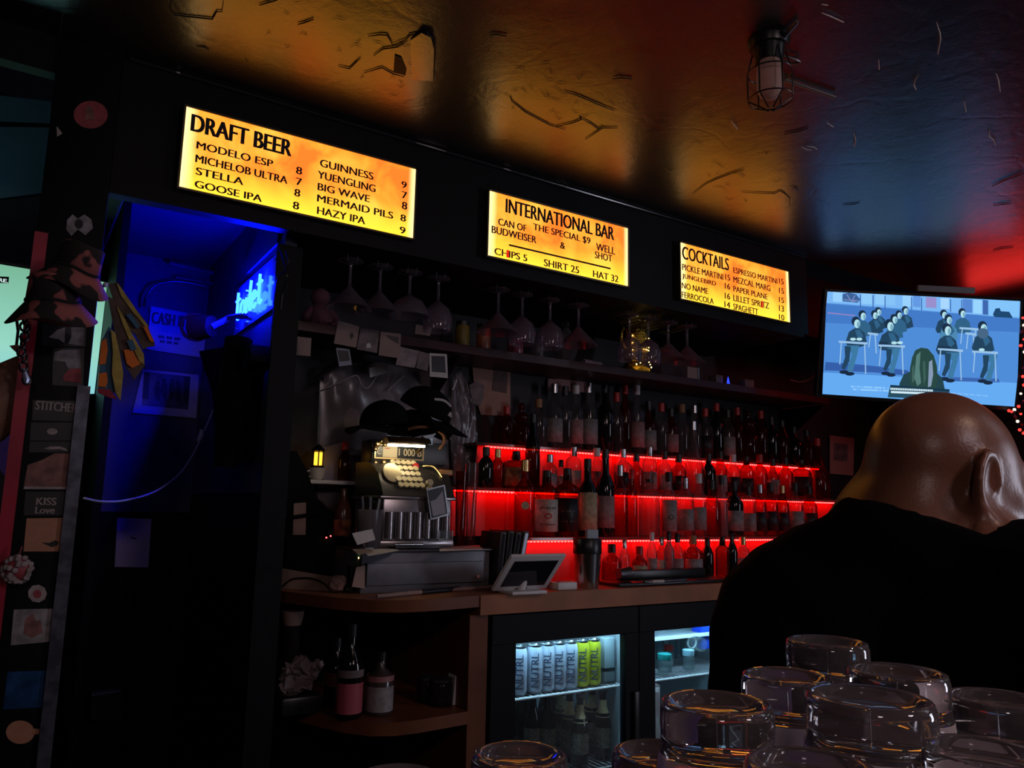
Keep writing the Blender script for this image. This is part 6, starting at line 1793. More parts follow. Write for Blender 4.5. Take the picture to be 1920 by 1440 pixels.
for dx, dz in pts_:
    r_ = 0.0655 if dz > 0.06 else 0.078
    dy = -math.sqrt(max(r_ ** 2 - dx ** 2, 0.0004))
    bl.ball(o + Vector((dx, dy, dz)), random.uniform(0.0022, 0.0038), M_FAIRY, 6)
b_ = bl.build('fairy_light', t); b_['kind'] = 'stuff'
o = Vector((atY(1300, 690, 2.74).x, 2.74, ZSH))
t = thing('leaning_card', o, 'pale card standing behind the last hanging martini glass', 'card')
MB().box(o + Vector((0, 0.01, 0.045)), (0.07, 0.008, 0.09), M_CARD, None).build('card', t, 0)
MB().box(o + Vector((0.038, 0.006, 0.045)), (0.006, 0.012, 0.09), pbr('pale_blue_edge', (0.3, 0.4, 0.55), 0.4), None).build('edge', t, 0)
o = Vector((atY(1365, 700, 2.70).x, 2.70, ZSH))
t = thing('blue_lamp', o, 'tiny deep blue light standing alone on the dark end of the long shelf', 'lamp')
MB().lathe([(0.014, 0), (0.014, 0.008), (0.010, 0.010)], o, M_BLKPL, 14).build('base', t, 50)
MB().lathe([(0.006, 0.010), (0.008, 0.02), (0.004, 0.045), (0.0008, 0.058)], o, glow('blue_flame', (0.02, 0.05, 1.0), 2.0), 12).build('flame', t, 50)
for px, lb, w_ in ((1342, 'dim brown box left of the tiny blue light on the long shelf', 0.05), (1398, 'dim brown box right of the tiny blue light on the long shelf', 0.07)):
    o = Vector((atY(px, 700, 2.74).x, 2.74, ZSH)); t = thing('small_box', o, lb, 'box', 'boxes on the long shelf')
    MB().box(o + Vector((0, 0, 0.03)), (w_, 0.05, 0.06), M_CARD2, None, 0.002).build('carton', t)
    MB().box(o + Vector((0, 0, 0.061)), (w_ + 0.002, 0.052, 0.004), M_CARD2).build('lid', t, 0)
# ------------------------------------------------------------------ television on an arm at the end of the header
TVS = 1.30
tvc = Vector((2.853, 1.601, 0.625)) * TVS + Vector((0, 0, EYE))
e1 = Vector((0.740, -0.644, -0.072)).normalized()
e2 = Vector((-0.128, -0.193, 0.989)); e2 = (e2 - e1 * e2.dot(e1)).normalized()
en = e1.cross(e2)                      # towards the room
if en.dot(Vector((0, 0, EYE)) - tvc) < 0:
    en = -en
TW, TH = 0.70 * TVS, 0.394 * TVS
Mtv = Matrix((e1, e2, en)).transposed()
tv = thing('television', tvc, 'flat television showing a class at desks, above the bald person', 'television')
MB().box(tvc - en * 0.026, (TW + 0.03, TH + 0.03, 0.044), M_BLKPL, Mtv, 0.004).build('housing', tv)
bz = MB(); bw = 0.012
for (cx, cy, w, h) in ((0, TH / 2 + bw / 2, TW + 2 * bw, bw), (0, -TH / 2 - bw * .7, TW + 2 * bw, bw * 1.4), (-TW / 2 - bw / 2, 0, bw, TH), (TW / 2 + bw / 2, 0, bw, TH)):
    bz.box(tvc + e1 * cx + e2 * cy - en * 0.001, (w, h, 0.008), M_BLKPL, Mtv)
bz.build('bezel', tv, 0)


def onplane(px, py, off=0.0):
    """photo crop pixel (5.05x crop at 1540,540) to the screen surface"""
    x, y = 1540 + px / (1920 / 380), 540 + py / (1213 / 240)
    r = Vector(ray(x, y)); o = Vector((0, 0, EYE)); q = tvc + en * off
    return o + r * ((q - o).dot(en) / r.dot(en))


_tvm = {}


def tvcol(c):
    if c not in _tvm:
        _tvm[c] = glow('screen_%02x%02x%02x' % c, srgb(*c), 1.05)
    return _tvm[c]


pic = MB(); layer = [0.0005]


def shape(c, pts, step=True):
    pic.add([onplane(a, b, layer[0]) for a, b in pts], [list(range(len(pts)))], tvcol(c))
    if step:
        layer[0] += 0.00006


def oval(c, cx, cy, rx, ry, n=14, a0=0):
    shape(c, [(cx + rx * math.cos(2 * math.pi * i / n + a0), cy + ry * math.sin(2 * math.pi * i / n + a0)) for i in range(n)])


def bar(c, x0, y0, x1, y1, w):
    d = Vector((x1 - x0, y1 - y0)).normalized(); nx, ny = -d.y * w / 2, d.x * w / 2
    shape(c, [(x0 + nx, y0 + ny), (x1 + nx, y1 + ny), (x1 - nx, y1 - ny), (x0 - nx, y0 - ny)])


# picture: grey-blue yard, walls along the top, lighter ground below
shape((78, 138, 212), [(52, 25), (1885, 125), (1850, 1125), (10, 1005)])
shape((100, 168, 238), [(18, 800), (1862, 900), (1850, 1125), (10, 1005)])
shape((66, 120, 196), [(45, 150), (1880, 290), (1878, 420), (40, 330)])
shape((120, 180, 240), [(52, 25), (1885, 125), (1878, 285), (46, 140)])
for (a, b, y0, y1, c) in ((110, 200, 38, 128, (150, 205, 250)), (380, 480, 45, 150, (140, 198, 246)), (510, 600, 50, 155, (140, 198, 246)), (610, 700, 55, 160, (130, 190, 242)), (770, 850, 66, 172, (150, 205, 250)),
                       (870, 940, 70, 178, (96, 150, 222)), (990, 1090, 85, 185, (150, 140, 200)), (1130, 1210, 95, 195, (165, 210, 248)), (1340, 1430, 105, 230, (84, 132, 205)), (1440, 1520, 110, 240, (150, 208, 250)), (1530, 1580, 112, 250, (60, 100, 170)), (1590, 1870, 118, 265, (128, 192, 246))):
    shape(c, [(a, y0), (b, y0 + 5), (b, y1 + 5), (a, y1)], False)
layer[0] += 0.0001
for x in (370, 490, 603, 855, 950, 1225, 1330):
    bar((50, 90, 160), x, 45 + x * .05, x, 165 + x * .05, 8)
shape((58, 96, 150), [(200, 60), (260, 42), (330, 60), (370, 110), (340, 140), (200, 125)])
for a, b in ((210, 110), (240, 60), (280, 130), (320, 70)):
    bar((130, 140, 190), a, b, b + 220, 120, 8)
bar((150, 130, 190), 60, 235, 320, 262, 10)
shape((30, 70, 110), [(1625, 250), (1650, 195), (1690, 190), (1700, 220), (1780, 225), (1815, 285), (1640, 275)])
shape((52, 92, 165), [(40, 700), (420, 730), (820, 780), (830, 830), (500, 800), (30, 780)])
shape((58, 100, 172), [(1100, 840), (1680, 860), (1690, 895), (1120, 880)])
DK, MD, LT, SK, DSK, LEG = (34, 66, 92), (48, 96, 132), (76, 134, 176), (176, 222, 232), (150, 190, 226), (60, 118, 160)


def figure(x, y, s, body=DK, legs=True, hat=None):
    """a seated student on the screen: head at x,y; s the size"""
    shape(body, [(x - 60 * s, y + 75 * s), (x - 20 * s, y + 48 * s), (x + 28 * s, y + 48 * s), (x + 72 * s, y + 85 * s), (x + 92 * s, y + 180 * s), (x + 30 * s, y + 200 * s), (x - 70 * s, y + 195 * s), (x - 88 * s, y + 160 * s)])
    shape(MD, [(x - 10 * s, y + 60 * s), (x + 30 * s, y + 56 * s), (x + 60 * s, y + 110 * s), (x + 20 * s, y + 150 * s)])
    oval((26, 46, 70) if hat is None else hat, x - 3 * s, y - 12 * s, 36 * s, 40 * s)
    oval(SK, x + 8 * s, y + 8 * s, 25 * s, 36 * s)
    oval((120, 168, 190), x + 18 * s, y + 14 * s, 12 * s, 26 * s)


def desk(x0, y0, x1, y1, h):
    shape(DSK, [(x0, y0), (x1, y1), (x1 - 6, y1 + 22), (x0 - 2, y0 + 18)])
    bar(DSK, x0 + 25, y0 + 18, x0 + 10, y0 + h * .75, 10); bar(DSK, x1 - 30, y1 + 14, x1 - 20, y1 + h, 11)


def legs(x, y, s):
    shape(LEG, [(x - 70 * s, y), (x + 60 * s, y), (x + 40 * s, y + 90 * s), (x - 5 * s, y + 250 * s), (x - 60 * s, y + 240 * s), (x - 10 * s, y + 80 * s)])
    shape(DK, [(x - 80 * s, y + 5), (x - 20 * s, y + 10), (x - 35 * s, y + 150 * s), (x - 80 * s, y + 230 * s), (x - 110 * s, y + 215 * s), (x - 75 * s, y + 110 * s)])
    oval((24, 40, 62), x - 85 * s, y + 252 * s, 45 * s, 18 * s); oval((24, 40, 62), x - 30 * s, y + 268 * s, 45 * s, 18 * s)


for (x, y, s, b) in ((795, 215, .85, DK), (540, 225, .85, DK), (735, 255, .85, MD), (505, 255, .9, DK), (690, 295, .95, MD), (390, 262, 1.0, MD), (1160, 250, .9, DK), (1335, 240, .95, MD), (1205, 300, 1.0, LT)):
    figure(x, y, s, b)
desk(1310, 370, 1490, 382, 210); desk(1365, 420, 1470, 430, 210); desk(440, 420, 540, 430, 190)
for (x, y, s, b) in ((330, 330, 1.15, DK), (645, 355, 1.2, DK), (1190, 395, 1.2, DK), (1530, 375, 1.2, DK)):
    figure(x, y, s, b)
oval((70, 100, 130), 1530, 430, 55, 50)
for (x, y, s) in ((300, 545, 1.0), (690, 570, .95), (1250, 610, 1.0), (1610, 630, 1.0)):
    legs(x, y, s)
desk(165, 500, 440, 515, 300); desk(540, 535, 795, 545, 270); desk(1105, 568, 1345, 585, 290); desk(1430, 592, 1675, 605, 280)
for x, y in ((300, 485), (360, 485), (690, 520), (745, 518), (1520, 585)):
    oval(SK, x, y, 28, 14)
shape((28, 50, 76), [(1105, 548), (1225, 552), (1225, 576), (1105, 570)])
shape((28, 50, 76), [(545, 508), (630, 512), (630, 532), (545, 528)])
# the long-haired woman seen from behind, with an open laptop
shape((36, 66, 74), [(740, 905), (780, 820), (850, 785), (1090, 800), (1150, 860), (1170, 960), (740, 960)])
shape((40, 70, 66), [(840, 760), (860, 660), (890, 590), (945, 565), (1010, 575), (1065, 640), (1095, 740), (1100, 860), (1085, 950), (980, 960), (900, 950), (850, 930), (836, 840)])
for (pts, c) in (([(900, 640), (940, 600), (930, 760), (945, 900), (910, 930), (880, 850)], (84, 122, 118)), ([(1020, 700), (1050, 680), (1060, 820), (1040, 930), (1010, 940)], (130, 150, 176)), ([(960, 700), (985, 690), (990, 860), (970, 920)], (58, 92, 84)), ([(860, 760), (876, 720), (880, 880), (860, 900)], (66, 100, 92))):
    shape(c, pts)
shape((40, 76, 96), [(655, 918), (1215, 960), (1210, 1060), (628, 1035)])
shape((24, 52, 72), [(655, 918), (1215, 960), (1213, 982), (652, 940)])
random.seed(5)
for r_, (x0, x1, y) in enumerate(((280, 650, 925), (300, 640, 952))):
    n_ = 34
    for i in range(n_):
        if random.random() < 0.82:
            x = x0 + (x1 - x0) * i / n_; yy = y + (x - x0) * .045
            shape((150, 205, 250), [(x, yy), (x + 8, yy), (x + 8, yy + 16), (x, yy + 16)], False)
for r_, (x0, x1, y) in enumerate(((655, 1060, 945), (660, 980, 975))):
    n_ = 24
    for i in range(n_):
        x = x0 + (x1 - x0) * i / n_; yy = y + (x - x0) * .045
        shape((215, 240, 250), [(x, yy), (x + 12, yy), (x + 12, yy + 20), (x, yy + 20)], False)
for i in range(30):
    x = 1230 + i * 12; yy = 990 + i * 1.0
    if i % 5 != 4:
        shape((140, 200, 248), [(x, yy), (x + 8, yy), (x + 8, yy + 10), (x, yy + 10)], False)
pic.build('screen_picture', tv, 0)
MB().box(tvc - en * 0.062, (0.20, 0.20, 0.03), M_BLKPL, Mtv).build('wall_plate', tv, 0)
MB().tube([tvc - en * 0.07, tvc - en * 0.14 + Vector((0, 0, 0.05)), Vector((tvc.x + 0.06, 2.50, 2.25))], 0.020, M_BLKPL, 10).build('arm', tv)
t = thing('television_cable', atY(1500, 716, 2.58), 'brown cable curling down left of the television', 'cable')
MB().tube(bez([atY(1482, 712, 2.56), atY(1500, 716, 2.54), atY(1518, 711, 2.50), atY(1530, 698, 2.46), atY(1538, 675, 2.44), atY(1540, 640, 2.44)], 6), 0.004, pbr('cable_brown', (0.3, 0.13, 0.10), 0.4), 8).build('cable', t)
t = thing('pale_board', atD(1780, 536, 3.55), 'pale slat lying on top of the television', 'slat')
a = tvc + e2 * (TH / 2 + 0.040)
MB().box(a + e1 * 0.10 - en * 0.03, (0.26, 0.03, 0.035), pbr('pale_slat', (0.4, 0.42, 0.46), 0.6), Mtv, 0.003).build('slat', t)

# red and pale bead string with tiny lights, hung right of the television
gd = thing('bead_garland', atD(1900, 600, 3.7), 'string of red and pale glowing beads right of the television', 'garland')
M_BEADR = pbr('red_bead', (0.6, 0.02, 0.02), 0.15)
M_BEADG = glow('red_bead_light', (1.0, 0.04, 0.03), 2.2)
M_BEADW = glow('pale_bead_light', (1.0, 0.80, 0.62), 1.6)
random.seed(9)
prev = []
for i, (x, y) in enumerate([(1916, 596), (1918, 610), (1914, 622), (1918, 636), (1912, 648), (1919, 660), (1917, 690), (1916, 706), (1918, 722), (1912, 738), (1918, 752), (1908, 762), (1912, 776), (1900, 768), (1902, 782), (1895, 772), (1890, 770), (1906, 790), (1914, 796), (1917, 812), (1910, 806)]):
    d_ = 3.72 + 0.02 * math.sin(i * 2.1)
    p = atD(x + 2, y, d_)
    mb = MB().ball(p, 0.0075 if i % 3 else 0.006, (M_BEADG, M_BEADW, M_BEADR, M_BEADG)[i % 4] if i % 4 != 1 else M_BEADW, 12)
    mb.build('bead', gd)
    prev.append(p)
MB().tube(bez(prev, 3), 0.0018, pbr('garland_wire', (0.05, 0.02, 0.02), 0.5), 6).build('wire', gd)
# red neon tube out of sight behind the television's right edge; it colours the ceiling there
nr = thing('red_neon_tube', (4.58, 1.9, 2.3), 'glowing red tube on the right wall, hidden by the television', 'lamp')
M_REDNEON = glow('red_neon', (1.0, 0.035, 0.03), 4.0)
g = MB()
for zz in (2.27, 2.33, 2.39):
    g.tube([Vector((4.56, 1.55, zz)), Vector((4.56, 2.25, zz))], 0.02, M_REDNEON, 10)
g.build('tube', nr)
MB().bb(4.575, 4.60, 1.50, 2.30, 2.22, 2.43, pbr('red_backing', (0.5, 0.04, 0.04), 0.5)).build('backing', nr, 0)

# caged lamp on the ceiling, not lit
b0 = atZ(1441, 78, ZC)
cl = thing('caged_lamp', b0, 'unlit glass jar lamp in a black wire cage on the ceiling', 'lamp')
b0.z = ZC
MB().lathe([(0.050, -0.020), (0.055, -0.004), (0.055, 0.0)], b0, M_BLKPL, 28).lathe([(0.034, -0.060), (0.040, -0.020)], b0, M_BLKPL, 24).build('base', cl, 50)
MB().lathe([(0.028, -0.06), (0.034, -0.08), (0.034, -0.135), (0.026, -0.155), (0.004, -0.165)], b0, thin_glass('frosted_jar', (0.55, 0.5, 0.5), 0.15, 0.75, (0.85, 0.62, 0.56)), 24).build('glass_jar', cl, 60)
g = MB()
for q in range(6):
    a = 2 * math.pi * q / 6 + 0.2
    dx, dy = math.cos(a), math.sin(a)
    g.tube([b0 + Vector((0.042 * dx, 0.042 * dy, -0.035)), b0 + Vector((0.056 * dx, 0.056 * dy, -0.09)), b0 + Vector((0.056 * dx, 0.056 * dy, -0.165)), b0 + Vector((0.012 * dx, 0.012 * dy, -0.192))], 0.0022, M_BLKPL, 6)
for zz, r_ in ((-0.09, 0.056), (-0.165, 0.056)):
    g.tube([b0 + Vector((r_ * math.cos(2 * math.pi * i / 24), r_ * math.sin(2 * math.pi * i / 24), zz)) for i in range(24)], 0.002, M_BLKPL, 6, True)
g.build('wire_cage', cl)
cd = thing('ceiling_conduit', atZ(1500, 160, ZC), 'thin pipe running along the ceiling from the caged lamp', 'pipe')
P = [cpt(1452, 144, 0.008), cpt(1480, 152, 0.008), cpt(1520, 166, 0.008), cpt(1566, 182, 0.008)]
MB().tube(P, 0.005, pbr('conduit_paint', (0.12, 0.09, 0.08), 0.3), 8).build('pipe', cd)
MB().tube([cpt(1446, 98, 0.010), cpt(1466, 72, 0.012), cpt(1480, 58, 0.010), cpt(1495, 40, 0.008)], 0.0055, pbr('conduit_paint', (0.12, 0.09, 0.08), 0.3), 8).build('branch_pipe', cd)
MB().tube(bez([cpt(1456, 104, .008), cpt(1476, 106, .010), cpt(1500, 116, .010), cpt(1482, 118, .008), cpt(1460, 112, .006)], 5), 0.003, pbr('conduit_paint', (0.12, 0.09, 0.08), 0.3), 6).build('loose_wire', cd)
# ------------------------------------------------------------------ near bar top with upturned tumblers
ZB = 1.030
bc = thing('near_bar', (0.4, 0.3, 0.0), 'dark bar top under the upturned tumblers at the lower right', 'bar')
M_BARTOP = pbr('bar_varnish', (0.05, 0.024, 0.014), 0.2, noise=0.4, nscale=6, coat=0.5)
MB().bb(0.20, 0.665, 0.12, 0.545, ZB - 0.05, ZB, M_BARTOP, 0.006).build('slab', bc)
MB().bb(0.26, 0.61, 0.18, 0.49, 0.0, ZB - 0.05, M_WOOD).build('pedestal', bc, 0)
M_TUMBLER = bpy.data.materials.new('tumbler_glass'); M_TUMBLER.use_nodes = True
nt = M_TUMBLER.node_tree; p_ = nt.nodes['Principled BSDF']
p_.inputs['Base Color'].default_value = (0.97, 0.95, 0.96, 1); p_.inputs['Roughness'].default_value = 0.0; p_.inputs['IOR'].default_value = 1.5; p_.inputs['Transmission Weight'].default_value = 1.0
dd = nt.nodes.new('ShaderNodeBsdfDiffuse'); dd.inputs[0].default_value = (0.86, 0.74, 0.78, 1)
mx = nt.nodes.new('ShaderNodeMixShader'); mx.inputs[0].default_value = 0.16
nt.links.new(p_.outputs[0], mx.inputs[1]); nt.links.new(dd.outputs[0], mx.inputs[2]); nt.links.new(mx.outputs[0], nt.nodes['Material Output'].inputs[0])


M_FOGGED = M_TUMBLER.copy(); M_FOGGED.name = 'fogged_tumbler_inside'
M_FOGGED.node_tree.nodes['Mix Shader'].inputs[0].default_value = 0.62
M_TUMBLER.node_tree.nodes['Mix Shader'].inputs[0].default_value = 0.07


def tumbler(cx, cy, w, zt, D, label, H=0.125):
    o = atZ(cx, cy, zt); d = depth(o); D = w * d / FPX if D is None else D
    z0 = ZB
    H = zt - z0
    R = D / 2; Rr = R * 1.20
    t = thing('tumbler', (o.x, o.y, z0), label, 'glass', 'upturned tumblers on the near bar')
    # outside from the rim (resting on the bar) up to the thick base, dished on top; then the hollow inside
    prof = [(Rr - 0.0022, 0.0), (Rr, 0.001), (R * 1.09, H * 0.62), (R * 1.04, H - 0.030), (R * 1.0, H - 0.024), (R * 0.995, H - 0.020), (R * 1.015, H - 0.015), (R * 1.01, H - 0.006), (R * 0.97, H - 0.001), (R * 0.91, H), (R * 0.82, H - 0.0015), (R * 0.72, H - 0.005), (R * 0.45, H - 0.007), (0.0003, H - 0.0075)]
    inner = [(0.0003, H - 0.024), (R * 0.60, H - 0.025), (R * 0.84, H - 0.028), (R * 0.93, H - 0.037), (R * 1.02, H * 0.60), (Rr - 0.0045, 0.001), (Rr - 0.0022, 0.0)]
    MB().lathe(prof[3:] + inner, (o.x, o.y, z0), M_TUMBLER, 64, closed=False).lathe(prof[:4], (o.x, o.y, z0), M_FOGGED, 64, closed=False).build('glass', t, 60)
    return t


tumbler(1343, 1314, 206, 1.155, None, 'near tumbler on the left of the heap, in front of the second cooler door')
tumbler(1550, 1200, 146, 1.164, None, 'farthest tumbler, standing highest against the black shirt')
tumbler(1475, 1264, 163, 1.152, None, 'tumbler half hidden between the farthest one and the big left one')
tumbler(1681, 1256, 176, 1.163, None, 'tumbler just right of and below the farthest one')
tumbler(1629, 1304, 226, 1.160, None, 'big near tumbler in the middle of the heap with bright bluish base')
tumbler(1868, 1306, 178, 1.145, None, 'tumbler at the right edge, apart from the others')
tumbler(974, 1412, 178, 1.115, None, 'low tumbler alone at the bottom, left of the heap')
tumbler(1238, 1408, 178, 1.105, None, 'low tumbler mostly hidden behind the big left one')
tumbler(1520, 1432, 244, 1.140, None, 'nearest dark tumbler cut off by the bottom of the picture')
tumbler(1838, 1404, 224, 1.140, None, 'tumbler in the lower right corner in front of the one apart')
tumbler(745, 1456, 170, 1.118, None, 'tumbler at the bottom of which only the top arc shows, farthest left')

# ------------------------------------------------------------------ the bald person in black
def smin(a, b, k):
    h = np.clip(0.5 + 0.5 * (b - a) / k, 0, 1)
    return b * (1 - h) + a * h - k * h * (1 - h)


class SDF:
    def __init__(self, lo, hi, step):
        self.lo = np.array(lo, float); self.step = step
        n = [int(math.ceil((hi[i] - lo[i]) / step)) + 1 for i in range(3)]
        g = [(lo[i] + step * np.arange(n[i])).astype(np.float32) for i in range(3)]
        self.X, self.Y, self.Z = np.meshgrid(*g, indexing='ij')
        self.d = np.full(self.X.shape, 9.0, np.float32)

    def ell(self, c, r, M=None):
        P = [self.X - c[0], self.Y - c[1], self.Z - c[2]]
        if M is not None:
            A = np.array(M)                       # columns are the local axes
            P = [P[0] * A[0, i] + P[1] * A[1, i] + P[2] * A[2, i] for i in range(3)]
        k0 = np.sqrt(sum((P[i] / r[i]) ** 2 for i in range(3))) + 1e-6
        k1 = np.sqrt(sum((P[i] / (r[i] ** 2)) ** 2 for i in range(3))) + 1e-6
        return k0 * (k0 - 1) / k1

    def cap(self, a, b, ra, rb):
        a = np.array(a); b = np.array(b); ab = b - a; L = float(ab @ ab)
        t = ((self.X - a[0]) * ab[0] + (self.Y - a[1]) * ab[1] + (self.Z - a[2]) * ab[2]) / L
        t = np.clip(t, 0, 1)
        q = np.sqrt((self.X - a[0] - ab[0] * t) ** 2 + (self.Y - a[1] - ab[1] * t) ** 2 + (self.Z - a[2] - ab[2] * t) ** 2)
        return q - (ra + (rb - ra) * t)

    def add(self, s, k=0.02):
        self.d = smin(self.d, s, k)

    def sub(self, s, k=0.01):
        self.d = -smin(-self.d, s, k)

    def plane(self, p, nrm):
        nrm = np.array(nrm) / np.linalg.norm(nrm)
        return (self.X - p[0]) * nrm[0] + (self.Y - p[1]) * nrm[1] + (self.Z - p[2]) * nrm[2]

    def mesh(self):
        """naive surface nets"""
        d = self.d; s = d < 0
        n = np.array(d.shape) - 1
        corners = [(i, j, k) for i in (0, 1) for j in (0, 1) for k in (0, 1)]
        cnt = sum(s[i:n[0] + i, j:n[1] + j, k:n[2] + k].astype(np.int8) for i, j, k in corners)
        cells = np.argwhere((cnt > 0) & (cnt < 8))
        idx = -np.ones(n, np.int64); idx[tuple(cells.T)] = np.arange(len(cells))
        acc = np.zeros((len(cells), 3)); num = np.zeros(len(cells))
        for a in corners:
            for ax in range(3):
                if a[ax] == 0:
                    b = list(a); b[ax] = 1
                    ca, cb = cells + a, cells + b
                    da, db = d[tuple(ca.T)], d[tuple(cb.T)]
                    m = (da < 0) != (db < 0)
                    t = np.where(m, da / np.where(m, da - db, 1), 0)
                    p = np.array(a, float) + np.outer(t, np.eye(3)[ax])
                    acc[m] += p[m]; num[m] += 1
        V = self.lo + self.step * (cells + acc / num[:, None])
        F = []
        for ax in range(3):
            u, v = (ax + 1) % 3, (ax + 2) % 3
            sl0 = [slice(None)] * 3; sl1 = [slice(None)] * 3
            sl0[ax] = slice(0, -1); sl1[ax] = slice(1, None)
            ed = np.argwhere(s[tuple(sl0)] != s[tuple(sl1)])
            ed = ed[(ed[:, u] > 0) & (ed[:, v] > 0) & (ed[:, u] < n[u]) & (ed[:, v] < n[v])]
            def cell(du, dv):
                c = ed.copy(); c[:, u] -= du; c[:, v] -= dv
                return idx[tuple(c.T)]
            q = np.stack([cell(1, 1), cell(0, 1), cell(0, 0), cell(1, 0)], 1)
            neg = s[tuple(ed.T)]
            q[~neg] = q[~neg][:, ::-1]
            F.append(q)
        F = np.concatenate(F); F = F[(F >= 0).all(1)]
        return V, F

    def build(self, name, m, parent, iters=2):
        V, F = self.mesh()
        o0 = _origin[parent.name]
        me = bpy.data.meshes.new(name)
        me.from_pydata((V - np.array(o0)).tolist(), [], F.tolist())
        me.materials.append(m); me.update()
        me.polygons.foreach_set('use_smooth', [True] * len(me.polygons))
        o = bpy.data.objects.new(name, me); COL.objects.link(o); o.parent = parent; _origin[o.name] = o0
        sm = o.modifiers.new('smooth', 'SMOOTH'); sm.iterations = iters; sm.factor = 0.5
        return o


PD = 0.95                                             # distance of the person's head along the view
FW = _n((0.95, -0.28, 0.0))                           # facing down the bar, away to the right
RT = _n(np.cross(FW, (0, 0, 1)))                      # the person's right, nearer the camera
UP = np.array([0, 0, 1.0])
ear = np.array(atD(1864, 930, PD - 0.045))
HC = ear - RT * 0.074 + UP * 0.022                    # middle of the skull
HF = _n(FW + 0.0 * UP)
tiltq = Matrix.Rotation(math.radians(10), 3, Vector(RT) * -1)   # chin a little down
HF = np.array(tiltq @ Vector(FW)); HU = np.array(tiltq @ Vector(UP))
HM = np.array([HF, -RT, HU]).T


def hp(f, l, u):
    return HC + HF * f - RT * l + HU * u


neck = np.array(atD(1735, 1000, PD + 0.02))            # base of the neck
c7 = np.array(atD(1685, 1015, PD + 0.03))
mid = np.array(atD(1555, 1210, PD + 0.07))
hip = np.array(atD(1530, 1560, PD + 0.09))
shR = neck + RT * 0.185 + FW * 0.03 - UP * 0.055
shL = neck - RT * 0.185 + FW * 0.03 - UP * 0.055
elR = shR + FW * 0.17 + RT * 0.05 - UP * 0.23; elL = shL + FW * 0.17 - RT * 0.05 - UP * 0.23
haR = elR + FW * 0.22 - RT * 0.09 + UP * 0.075; haL = elL + FW * 0.22 + RT * 0.09 + UP * 0.075
pm = thing('person', (hip[0], hip[1], 0.0), 'bald person in a black shirt seen from behind, head turned to the right', 'person')

M_SKIN = pbr('skin', (0.25, 0.10, 0.062), 0.33, noise=0.12, nscale=30, bump=0.05, bscale=260)
M_SKIN.node_tree.nodes['Principled BSDF'].inputs['Subsurface Weight'].default_value = 0.08
M_SKIN.node_tree.nodes['Principled BSDF'].inputs['Subsurface Radius'].default_value = (0.008, 0.004, 0.002)
M_SHIRTBLK = pbr('black_shirt', (0.004, 0.004, 0.005), 0.95, spec=0.08)
lo = np.minimum.reduce([hip, HC, haR, haL]) - 0.20; hi = np.maximum.reduce([hip, HC, haR, haL]) + 0.20
lo[2] = 0.72; hi[2] = HC[2] + 0.16
S = SDF(lo, hi, 0.0052)
# skull, jaw, brow, nose, chin
S.add(S.ell(hp(-0.004, 0, 0.020), (0.095, 0.076, 0.089), HM), 0.01)
S.add(S.ell(hp(0.030, 0, -0.035), (0.062, 0.060, 0.080), HM), 0.035)
S.add(S.ell(hp(0.045, 0, -0.095), (0.046, 0.046, 0.030), HM), 0.03)
S.add(S.ell(hp(0.080, 0, 0.022), (0.014, 0.050, 0.012), HM), 0.02)
S.add(S.cap(hp(0.088, 0, 0.012), hp(0.112, 0, -0.028), 0.008, 0.013), 0.012)
S.add(S.ell(hp(0.100, 0, -0.030), (0.010, 0.018, 0.008), HM), 0.008)
for sd in (-1, 1):
    S.sub(S.ell(hp(0.098, sd * 0.031, 0.000), (0.014, 0.018, 0.012), HM), 0.012)
    S.add(S.ell(hp(0.060, sd * 0.052, -0.022), (0.022, 0.014, 0.014), HM), 0.02)
S.add(S.ell(hp(0.090, 0, -0.058), (0.012, 0.024, 0.006), HM), 0.008)
S.add(S.ell(hp(0.088, 0, -0.069), (0.012, 0.021, 0.006), HM), 0.008)
S.sub(S.ell(hp(0.103, 0, -0.0635), (0.010, 0.026, 0.0022), HM), 0.003)
# neck with a fold at the nape
S.add(S.cap(hp(-0.020, 0, -0.050), neck + UP * -0.01, 0.056, 0.066), 0.03)
S.add(S.cap(hp(-0.066, -0.030, -0.085), hp(-0.066, 0.030, -0.085), 0.022, 0.022), 0.018)
S.add(S.cap(c7 + UP * 0.035 - RT * 0.03, c7 + UP * 0.035 + RT * 0.03, 0.040, 0.040), 0.04)
# ears
for sd in (-1, 1):
    base = (-0.004, sd * 0.074, -0.012)
    Me = np.array([HF, -RT * sd, HU]).T
    ca, sa = math.cos(0.45), math.sin(0.45)
    ex = HF * ca + (-RT * sd) * (-sa) * -1 * 0 + HF * 0
    # pinna leaning back and out
    pf = _n(-HF * 0.95 - RT * sd * 0.30); pn = _n(np.cross(pf, HU)); 
    PM = np.array([pf, pn, HU]).T
    c0 = hp(base[0], base[1], base[2]) + pf * 0.012
    S.add(S.ell(c0, (0.022, 0.0065, 0.037), PM), 0.006)
    S.add(S.ell(c0 - HU * 0.034 - pf * 0.007, (0.011, 0.007, 0.013), PM), 0.006)
    N = 11
    ringp = []
    for i in range(N):
        a = math.radians(-70 + 250 * i / (N - 1))
        ringp.append(c0 + pf * 0.021 * math.cos(a) + HU * 0.037 * math.sin(a) - RT * sd * 0.006)
    for i in range(N - 1):
        S.add(S.cap(ringp[i], ringp[i + 1], 0.0050, 0.0050), 0.003)
    S.sub(S.ell(c0 - pf * 0.003 - RT * sd * 0.010 + HU * 0.002, (0.013, 0.008, 0.022), PM), 0.004)
